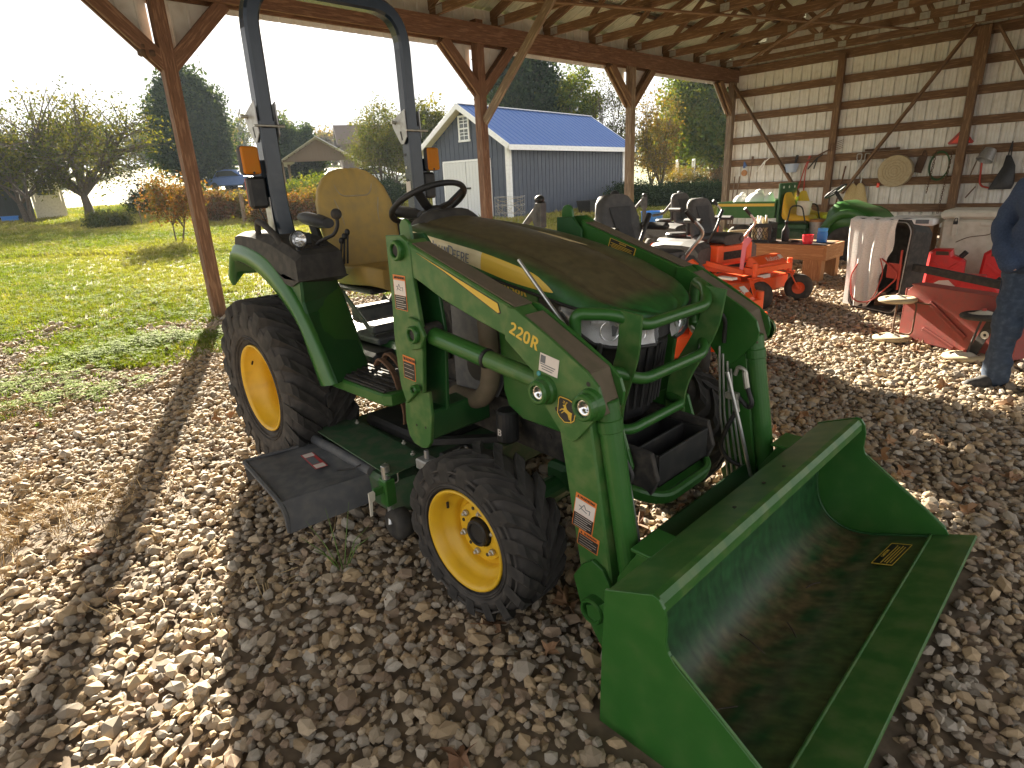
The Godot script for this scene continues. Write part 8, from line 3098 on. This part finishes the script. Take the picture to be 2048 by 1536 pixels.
func wall_tools() -> void:
	var X := 14.13
	var st := mb()
	# round steel tub
	st = mb()
	var f := Transform3D(barn_frame.basis * Basis(Vector3(0, 0, 1), PI / 2), onwall(14.10, 1.39, 3.95))
	lathe(st, f, [[0.33, 0.0], [0.335, 0.02], [0.335, 0.17], [0.330, 0.20], [0.320, 0.20], [0.29, 0.195], [0.2, 0.198], [0.12, 0.195], [0.0, 0.20]], 48, false)
	var tb := solo("steel_tub", "large round tan-rusted metal tub hung bottom outwards on the wall", "tub", st, M.hide)
	for k in 4:
		st = mb()
		lathe(st, f, [[0.06 + k * 0.055, 0.197], [0.064 + k * 0.055, 0.203], [0.068 + k * 0.055, 0.197]], 40, false)
		part(tb, "pressed_ring", st, M.hide)
	st = mb()
	bx(st, Vector3(0, 0, 0), Vector3(0.02, 0.10, 0.06), 0.006)
	var fl := solo("orange_flag", "small orange tag hanging beside the round metal tub", "tag", st, M.marker)
	fl.position = onwall(X, 1.10, 3.60)
	# plank shelf above
	st = mb()
	board(st, onwall(X - 0.01, 1.865, 3.23), onwall(X - 0.01, 1.865, 3.93), 0.03, 0.05)
	solo("nailed_plank", "dark strip of plank nailed over the girt above the metal tub", "plank", st, M.wood_dark)
	# two brooms and a shovel handle
	var bl := ["straw broom hung nearer the wall's middle post", "straw broom hung nearer the round metal tub"]
	for k in 2:
		var z := 3.08 + k * 0.17
		var b := thing("straw_broom", bl[k], "broom", onwall(X - 0.02, 0, 0) * 0.0, 0.0, "straw brooms on the end wall")
		st = mb()
		tube(st, [onwall(X, 1.15, z - 0.02), onwall(X, 1.62, z + 0.05 - k * 0.03)], 0.014, 10)
		part(b, "shaft", st, M.steel)
		st = mb()
		tube(st, fillet([onwall(X, 1.60, z + 0.04 - k * 0.03), onwall(X, 1.70, z), onwall(X, 1.80, z + 0.0), onwall(X, 1.80, z + 0.10), onwall(X, 1.70, z + 0.10), onwall(X, 1.60, z + 0.05 - k * 0.03)], 0.03), 0.012, 8)
		part(b, "grip", st, M.galv)
		st = mb()
		var rings := []
		for q in [[1.16, 0.035, 0.03], [1.10, 0.085, 0.045], [0.95, 0.115, 0.05], [0.72, 0.150, 0.045], [0.70, 0.145, 0.04]]:
			var ring := []
			for j in 30:
				var a := TAU * j / 30.0
				ring.append(onwall(X - 0.04 + cos(a) * q[2], q[0], z - 0.01 + sin(a) * q[1] * (1.0 + 0.04 * (j % 2)) + (1.16 - q[0]) * (0.1 if k else -0.05)))
			rings.append(ring)
		loft(st, rings, true, false)
		part(b, "straw_head", st, M.straw)
	# pitchfork across the middle post
	st = mb()
	tube(st, [onwall(14.0, 1.70, 2.0), onwall(13.99, 1.93, 2.5)], 0.016, 8)
	for k in 5:
		tube(st, fillet([onwall(13.99, 1.90 + k * 0.035, 2.52), onwall(14.0, 1.91 + k * 0.04, 2.60), onwall(14.02, 1.96 + k * 0.042, 2.78)], 0.04), 0.006, 6)
	tube(st, [onwall(13.99, 1.88, 2.52), onwall(13.99, 2.06, 2.52)], 0.008, 6)
	solo("pitchfork", "dark pitchfork with five tines hung across the middle post", "pitchfork", st, M.rust)
	# mower blade guard
	st = mb()
	bar(st, onwall(X, 1.68, 4.40), onwall(X, 1.34, 4.33), 0.16, 0.03, 0.008, barn_frame.basis.x)
	tube(st, fillet([onwall(X, 1.66, 4.36), onwall(X, 1.80, 4.40), onwall(X, 1.66, 4.47)], 0.03), 0.010, 8)
	solo("blade_cover", "long dark flat blade cover hung right of the metal tub", "blade cover", st, M.wood_dark)
	# hose coil
	st = mb()
	for k in 3:
		var ring := []
		for j in 33:
			var a := TAU * j / 32.0
			ring.append(onwall(X - 0.012 * k, 1.46 + sin(a) * (0.27 + 0.012 * k), 4.72 + cos(a) * (0.165 + 0.01 * k)))
		tube(st, ring, 0.008, 6)
	solo("hose_coil", "coil of thin grey-green hose hung between the two chains", "hose", st, M.green_dark)
	for q in [[4.63, 1.76, 0.90, 4.57, "shorter rusty chain hanging in front of the hose coil"], [4.92, 1.76, 0.48, 4.84, "longer rusty chain hanging beside the tall post"]]:
		var ch := thing("hanging_chain", q[4], "chain", Vector3.ZERO, 0.0, "chains on the end wall")
		var n := int((q[1] - q[2]) / 0.045)
		for k in n:
			var p0 := onwall(X - 0.03, lerpf(q[1], q[2], float(k) / n), lerpf(q[0], q[3], float(k) / n))
			st = mb()
			var side_v: Vector3 = barn_frame.basis.z if k % 2 else barn_frame.basis.x
			tube(st, [p0 + side_v * 0.014, p0 + side_v * 0.016 + Vector3(0, -0.04, 0), p0 - side_v * 0.016 + Vector3(0, -0.04, 0), p0 - side_v * 0.014, p0 + side_v * 0.014], 0.0075, 5)
			part(ch, "link", st, M.rust)
	# slow-moving-vehicle triangle half behind the tall post
	var tri_o := thing("warning_triangle", "red-orange reflective triangle sign behind the tall wall post", "sign", Vector3.ZERO)
	st = mb()
	var xf := Transform3D(barn_frame.basis * Basis(Vector3(0, 0, 1), Vector3(0, 1, 0), Vector3(-1, 0, 0)), onwall(14.145, 2.0, 5.02))
	plate(st, xf, [Vector2(-0.225, -0.10), Vector2(-0.20, -0.13), Vector2(0.20, -0.13), Vector2(0.225, -0.10), Vector2(0.02, 0.15), Vector2(-0.02, 0.15)], 0.006, 0.001)
	part(tri_o, "red_border", st, mat(0.35, 0.03, 0.02, 0.4))
	st = mb()
	plate(st, xf * Transform3D(Basis(), Vector3(0, 0, 0.006)), [Vector2(-0.165, -0.10), Vector2(0.165, -0.10), Vector2(0.0, 0.10)], 0.003, 0.0005)
	part(tri_o, "orange_face", st, M.marker)
	# galvanised pail and a red crook beneath
	st = mb()
	lathe(st, Transform3D(barn_frame.basis * Basis(Vector3.RIGHT, 0.3) * Basis(Vector3(0, 0, 1), 2.75), onwall(14.0, 1.73, 5.58)), [[0.0, 0.0], [0.10, 0.0], [0.105, 0.01], [0.145, 0.22], [0.152, 0.22], [0.152, 0.235], [0.14, 0.235], [0.10, 0.02], [0.0, 0.02]], 28, false)
	solo("galvanised_pail", "galvanised pail hung upside down right of the tall post", "pail", st, M.galv)
	st = mb()
	tube(st, fillet([onwall(X, 1.62, 5.44), onwall(X, 1.10, 5.47), onwall(X, 1.02, 5.52), onwall(X, 0.98, 5.68)], 0.10), 0.018, 8)
	solo("red_crook", "thin red bent bar hanging below the galvanised pail", "bar", st, M.cable_red)
	st = mb()
	tube(st, [onwall(X, 1.80, 5.42), onwall(X, 1.20, 5.28)], 0.012, 8)
	solo("long_stick", "slim pale stick hung between the tall post and pail", "stick", st, M.wood_grey)
	st = mb()
	loft(st, [[onwall(X, 1.60, 5.83), onwall(X, 1.60, 5.90), onwall(X - 0.05, 1.60, 5.90), onwall(X - 0.05, 1.60, 5.83)], [onwall(X, 1.40, 5.82), onwall(X, 1.40, 6.0), onwall(X - 0.10, 1.40, 6.0), onwall(X - 0.12, 1.40, 5.82)], [onwall(X, 1.08, 5.70), onwall(X, 1.08, 6.04), onwall(X - 0.16, 1.05, 6.04), onwall(X - 0.2, 1.06, 5.70)], [onwall(X, 0.98, 5.66), onwall(X, 0.98, 6.02), onwall(X - 0.14, 0.96, 6.02), onwall(X - 0.16, 0.96, 5.66)]], true, true)
	for q in [[5.84, 5.72], [5.92, 6.02]]:
		tube(st, [onwall(X, 1.86, 5.88), onwall(X - 0.06, 1.45, q[0]), onwall(X - 0.1, 1.10, q[1])], 0.010, 6)
	solo("canvas_bag", "dark striped canvas bag hung by its straps near the person", "bag", st, M.dark_vinyl)
	# small things nearer the corner
	st = mb()
	lathe(st, Transform3D(barn_frame.basis * Basis(Vector3(0, 0, 1), PI / 2), onwall(X, 1.50, 0.38)), [[0.0, 0.03], [0.02, 0.03], [0.03, 0.02], [0.075, 0.02], [0.08, 0.0], [0.075, -0.01]], 22, false)
	var pu := solo("wooden_pulley", "small round wooden pulley hung nearest the barn corner", "pulley", st, M.wood_orange)
	st = mb()
	for k in 4:
		tube(st, fillet([onwall(X, 1.62, 0.34 + k * 0.02), onwall(X - 0.02, 1.80, 0.36), onwall(X, 1.66, 0.44 - k * 0.015)], 0.05), 0.008, 6)
	part(pu, "blue_rope", st, M.shed_roof)
	st = mb()
	bar(st, onwall(X, 1.90, 0.58), onwall(X, 1.72, 0.57), 0.05, 0.02, 0.004, barn_frame.basis.x)
	bar(st, onwall(X, 1.72, 0.57), onwall(X, 1.15, 0.53), 0.012, 0.02, 0.002, barn_frame.basis.x)
	solo("bow_saw", "narrow red-handled saw hung beside the wooden pulley", "saw", st, M.rust)
	for k in 2:
		st = mb()
		for s in [-1.0, 1.0]:
			tube(st, [onwall(X - 0.02, 1.78, 0.93 + k * 1.28), onwall(X - 0.02, 1.52, 0.80 + k * 1.28 + 0.07 * s)], 0.016, 8)
		tube(st, [onwall(X - 0.02, 1.75, 0.92 + k * 1.28), onwall(X - 0.02, 1.84, 1.04 + k * 1.28)], 0.013, 8)
		solo("hedge_shears", ["white-handled shears hung on the wall by the plank brace", "black-handled shears hung beside the middle post"][k], "shears", st, M.white if k == 0 else M.black)
	st = mb()
	lathe(st, Transform3D(barn_frame.basis, onwall(X - 0.17, 1.46, 1.68)), [[0.0, 0.0], [0.11, 0.0], [0.13, 0.05], [0.165, 0.20], [0.17, 0.205], [0.155, 0.205], [0.10, 0.02], [0.0, 0.02]], 26, true)
	solo("enamel_basin", "pale blue enamel basin hung on the wall right of the brace", "basin", st, mat(0.34, 0.42, 0.58, 0.3))
	st = mb()
	tube(st, [onwall(X, 1.86, 1.72), onwall(X - 0.03, 1.68, 1.70)], 0.03, 8)
	solo("dark_strap", "dark strap bundle hung above the pale blue basin", "strap", st, M.black)
	st = mb()
	for s in [-1.0, 1.0]:
		tube(st, [onwall(X, 1.83, 2.02 + 0.01 * s), onwall(X, 1.50, 1.93 + 0.02 * s), onwall(X, 1.02, 1.88 + 0.075 * s)], 0.014, 8)
	solo("red_loppers", "long red-handled loppers hung left of the middle post", "loppers", st, M.cable_red)
	for k in 2:
		st = mb()
		tube(st, [onwall(X - 0.25, 0.0, 0.20 + k * 0.05), onwall(X, 1.42, 0.12 + k * 0.14)], 0.017, 8)
		solo("leaning_handle", ["long wooden handle leaning into the barn corner, closer to the opening", "long wooden handle leaning into the barn corner below the pulley"][k], "handle", st, M.wood_grey)
	st = mb()
	tube(st, [onwall(X - 0.1, 0.25, 2.72), onwall(X, 1.55, 2.86)], 0.018, 8)
	bar(st, onwall(X - 0.1, 0.30, 2.70), onwall(X - 0.16, 0.02, 2.66), 0.16, 0.02, 0.004, barn_frame.basis.x)
	solo("garden_hoe", "dark long-handled hoe leaning on the wall behind the utility vehicle", "hoe", st, M.rust)
	st = mb()
	tube(st, [onwall(X, 0.80, 5.28), onwall(X, 1.02, 5.42)], 0.012, 6)
	solo("iron_spike", "short iron spike stuck behind the lower girt by the tall post", "spike", st, M.rust)

# ------------------------------------------------------------------ the bystander
# surface nets over a smooth union of tapered capsules: [a, ra, b, rb]
func flesh(st: SurfaceTool, bones: Array, cell: float, k: float) -> void:
	var field := {}
	for b in bones:
		var a: Vector3 = b[0]
		var c: Vector3 = b[2]
		var m: float = maxf(b[1], b[3]) + k + cell * 2.0
		var lo := (a.min(c) - Vector3.ONE * m) / cell
		var hi := (a.max(c) + Vector3.ONE * m) / cell
		var ac := c - a
		var l2 := maxf(ac.length_squared(), 1e-9)
		var flat: Vector3 = b[4] if b.size() > 4 else Vector3.ONE
		for x in range(int(floor(lo.x)), int(ceil(hi.x)) + 1):
			for y in range(int(floor(lo.y)), int(ceil(hi.y)) + 1):
				for z in range(int(floor(lo.z)), int(ceil(hi.z)) + 1):
					var p := Vector3(x, y, z) * cell
					var t := clampf((p - a).dot(ac) / l2, 0.0, 1.0)
					var d := ((p - a - ac * t) / flat).length() - lerpf(b[1], b[3], t)
					var key := Vector3i(x, y, z)
					if field.has(key):
						var e: float = field[key]
						var h := maxf(k - absf(e - d), 0.0) / k
						field[key] = minf(e, d) - h * h * k * 0.25
					else:
						field[key] = d
	var vert := {}
	var corners := [Vector3i(0, 0, 0), Vector3i(1, 0, 0), Vector3i(0, 1, 0), Vector3i(1, 1, 0), Vector3i(0, 0, 1), Vector3i(1, 0, 1), Vector3i(0, 1, 1), Vector3i(1, 1, 1)]
	var edges := [[0, 1], [2, 3], [4, 5], [6, 7], [0, 2], [1, 3], [4, 6], [5, 7], [0, 4], [1, 5], [2, 6], [3, 7]]
	for key in field:
		var v := []
		var inside := 0
		for c in corners:
			var f: float = field.get(key + c, 1.0)
			v.append(f)
			inside += 1 if f < 0.0 else 0
		if inside == 0 or inside == 8:
			continue
		var s := Vector3.ZERO
		var n := 0
		for e in edges:
			var f0: float = v[e[0]]
			var f1: float = v[e[1]]
			if (f0 < 0.0) != (f1 < 0.0):
				s += Vector3(corners[e[0]]).lerp(Vector3(corners[e[1]]), f0 / (f0 - f1))
				n += 1
		vert[key] = (Vector3(key) + s / n) * cell
	st.set_smooth_group(0)
	var axes := [Vector3i(1, 0, 0), Vector3i(0, 1, 0), Vector3i(0, 0, 1)]
	for key in vert:
		for a in 3:
			var f0: float = field.get(key, 1.0)
			var f1: float = field.get(key + axes[a], 1.0)
			if (f0 < 0.0) == (f1 < 0.0):
				continue
			var u: Vector3i = axes[(a + 1) % 3]
			var w: Vector3i = axes[(a + 2) % 3]
			if not (vert.has(key - u) and vert.has(key - w) and vert.has(key - u - w)):
				continue
			if f0 < 0.0:
				quad(st, vert[key], vert[key - w], vert[key - u - w], vert[key - u])
			else:
				quad(st, vert[key], vert[key - u], vert[key - u - w], vert[key - w])

func bystander() -> void:
	# local frame: faces +z, own right hand at -x
	var t := thing("person", "person in blue zip jacket and jeans standing with a hand in the pocket", "person", Vector3(3.34, GROUND, 2.92), -1.833)
	var skin := [
		[Vector3(0, 0.98, 0), 0.115, Vector3(0, 1.14, 0.0), 0.105], [Vector3(0, 1.14, 0), 0.105, Vector3(0, 1.36, -0.01), 0.115], [Vector3(-0.10, 1.40, -0.01), 0.07, Vector3(0.10, 1.40, -0.01), 0.07],
		[Vector3(0, 1.42, -0.015), 0.052, Vector3(0, 1.54, 0.005), 0.050], [Vector3(0, 1.60, 0.0), 0.078, Vector3(0, 1.66, -0.012), 0.088], [Vector3(0, 1.56, 0.045), 0.045, Vector3(0, 1.60, 0.03), 0.06],
		[Vector3(0, 1.615, 0.09), 0.010, Vector3(0, 1.585, 0.105), 0.014], [Vector3(-0.078, 1.60, 0), 0.012, Vector3(-0.080, 1.63, -0.005), 0.014], [Vector3(0.078, 1.60, 0), 0.012, Vector3(0.080, 1.63, -0.005), 0.014]]
	for s in [-1.0, 1.0]:
		var sh := Vector3(0.175 * s, 1.39, -0.01)
		var el := Vector3(0.285 * s, 1.13, -0.06)
		var wr := Vector3(0.205 * s, 0.965, 0.115)
		skin.append_array([[sh, 0.052, el, 0.040], [el, 0.038, wr, 0.027], [wr, 0.026, Vector3(0.17 * s, 0.93, 0.155), 0.034],
			[Vector3(0.09 * s, 0.92, 0), 0.085, Vector3(0.115 * s, 0.50, 0.015), 0.055], [Vector3(0.115 * s, 0.50, 0.015), 0.054, Vector3(0.125 * s, 0.10, -0.015), 0.036]])
		for f in 4:
			var b := Vector3((0.165 - 0.016 * f) * s, 0.905 - 0.004 * f, 0.172)
			skin.append([b, 0.0095, b + Vector3(-0.035 * s, -0.022, 0.004), 0.0085])
		skin.append([Vector3(0.165 * s, 0.945, 0.165), 0.011, Vector3(0.135 * s, 0.962, 0.178), 0.0095])
	var st := mb()
	flesh(st, skin, 0.013, 0.03)
	var body := part(t, "body", st, M.skin)
	st = mb()
	for s in [-1.0, 1.0]:
		ball(st, Vector3(0.032 * s, 1.632, 0.072), Vector3(0.012, 0.008, 0.008), 8)
	part(body, "eyes", st, M.print_black)
	st = mb()
	flesh(st, [[Vector3(0, 1.66, -0.03), 0.092, Vector3(0, 1.69, -0.01), 0.090], [Vector3(-0.05, 1.63, -0.05), 0.05, Vector3(0.05, 1.63, -0.05), 0.05]], 0.014, 0.03)
	part(t, "hair", st, M.hair)
	# jeans
	var legs := [[Vector3(-0.075, 0.95, 0.0), 0.118, Vector3(0.075, 0.95, 0.0), 0.118]]
	for s in [-1.0, 1.0]:
		var ank := Vector3(0.135 * s, 0.075, -0.01)
		legs.append_array([[Vector3(0.085 * s, 0.92, 0.0), 0.108, Vector3(0.115 * s, 0.52, 0.028), 0.078], [Vector3(0.115 * s, 0.52, 0.028), 0.077, ank, 0.066], [ank + Vector3(0, 0.03, 0), 0.068, ank, 0.070]])
		# bunched folds at knee, thigh and ankle
		for q in [[0.80, 0.103, 0.02], [0.62, 0.086, 0.035], [0.50, 0.083, 0.036], [0.44, 0.080, 0.030], [0.22, 0.073, 0.008], [0.15, 0.074, 0.004], [0.10, 0.075, 0.0]]:
			var y: float = q[0]
			var x: float = lerpf(0.135, 0.09, y) * s
			legs.append([Vector3(x - 0.03, y + 0.025, q[2]), q[1] - 0.020, Vector3(x + 0.035, y - 0.02, q[2] - 0.004), q[1] - 0.020])
	st = mb()
	flesh(st, legs, 0.014, 0.012)
	var jeans := part(t, "jeans", st, M.denim)
	st = mb()
	for s in [-1.0, 1.0]:
		tube(st, fillet([Vector3(0.195 * s, 0.90, 0.03), Vector3(0.198 * s, 0.72, 0.035), Vector3(0.185 * s, 0.52, 0.035), Vector3(0.196 * s, 0.12, 0.0)], 0.1), 0.004, 5)
	part(jeans, "side_seam", st, M.denim)
	# jacket
	var jk := [[Vector3(-0.065, 0.965, 0.0), 0.130, Vector3(0.065, 0.965, 0.0), 0.130], [Vector3(-0.06, 0.97, 0.01), 0.145, Vector3(0.06, 0.97, 0.01), 0.145], [Vector3(-0.065, 1.10, 0.0), 0.138, Vector3(0.065, 1.10, 0.0), 0.138], [Vector3(-0.08, 1.28, -0.005), 0.135, Vector3(0.08, 1.28, -0.005), 0.135], [Vector3(-0.12, 1.385, -0.015), 0.085, Vector3(0.12, 1.385, -0.015), 0.085], [Vector3(-0.03, 1.45, -0.02), 0.075, Vector3(0.03, 1.45, -0.02), 0.075]]
	for s in [-1.0, 1.0]:
		var el := Vector3(0.290 * s, 1.13, -0.06)
		jk.append_array([[Vector3(0.175 * s, 1.375, -0.01), 0.078, el, 0.066], [el, 0.066, Vector3(0.205 * s, 0.985, 0.10), 0.052], [Vector3(0.24 * s, 1.25, -0.04), 0.068, Vector3(0.26 * s, 1.22, -0.04), 0.069], [Vector3(0.275 * s, 1.09, -0.03), 0.066, Vector3(0.255 * s, 1.06, 0.0), 0.064], [Vector3(0.205 * s, 0.985, 0.10), 0.055, Vector3(0.125 * s, 0.905, 0.150), 0.066]])
	st = mb()
	flesh(st, jk, 0.014, 0.022)
	var jacket := part(t, "jacket", st, M.fleece)
	st = mb()
	var zip := [Vector3(0.0, 0.86, 0.134), Vector3(0.0, 0.90, 0.140), Vector3(0, 0.97, 0.160), Vector3(0, 1.10, 0.145), Vector3(0, 1.28, 0.137), Vector3(0, 1.42, 0.08)]
	sweep(st, zip, rect(0.016, 0.010, 0.003), false, Vector3.UP)
	part(jacket, "zipper", st, M.print_black)
	st = mb()
	var hem := []
	for k in 33:
		var a := TAU * k / 32.0
		hem.append(Vector3(cos(a) * 0.192, 0.870, sin(a) * 0.131))
	sweep(st, hem, rect(0.012, 0.060, 0.004), true, Vector3.UP)
	part(jacket, "hem_band", st, M.denim)
	for s in [-1.0, 1.0]:
		st = mb()
		tube(st, fillet([Vector3(0.20 * s, 1.035, 0.085), Vector3(0.13 * s, 1.01, 0.142), Vector3(0.115 * s, 0.92, 0.140)], 0.06), 0.005, 6)
		part(jacket, "pocket_seam", st, M.denim)
		st = mb()
		var ft := Transform3D(Basis(Vector3.UP, -0.42 if s < 0 else 0.20), Vector3(0.135 * s, 0, -0.02))
		var bones := []
		for q in [[Vector3(0, 0.06, -0.055), 0.042, Vector3(0, 0.085, 0.0), 0.048], [Vector3(0, 0.07, 0.0), 0.048, Vector3(-0.006 * s, 0.046, 0.10), 0.044], [Vector3(-0.006 * s, 0.045, 0.10), 0.044, Vector3(0, 0.038, 0.185), 0.036]]:
			bones.append([ft * q[0], q[1], ft * q[2], q[3]])
		flesh(st, bones, 0.011, 0.02)
		var shoe := part(t, "shoe", st, M.shoe)
		st = mb()
		var outline := []
		for k in 20:
			var a := TAU * k / 20.0
			outline.append(Vector2(cos(a) * (0.050 if sin(a) > 0 else 0.043), 0.07 + sin(a) * 0.155))
		plate(st, ft * Transform3D(Basis(Vector3.RIGHT, PI / 2), Vector3(0, 0.028, 0)), outline, 0.026, 0.004)
		part(shoe, "sole", st, M.sole)
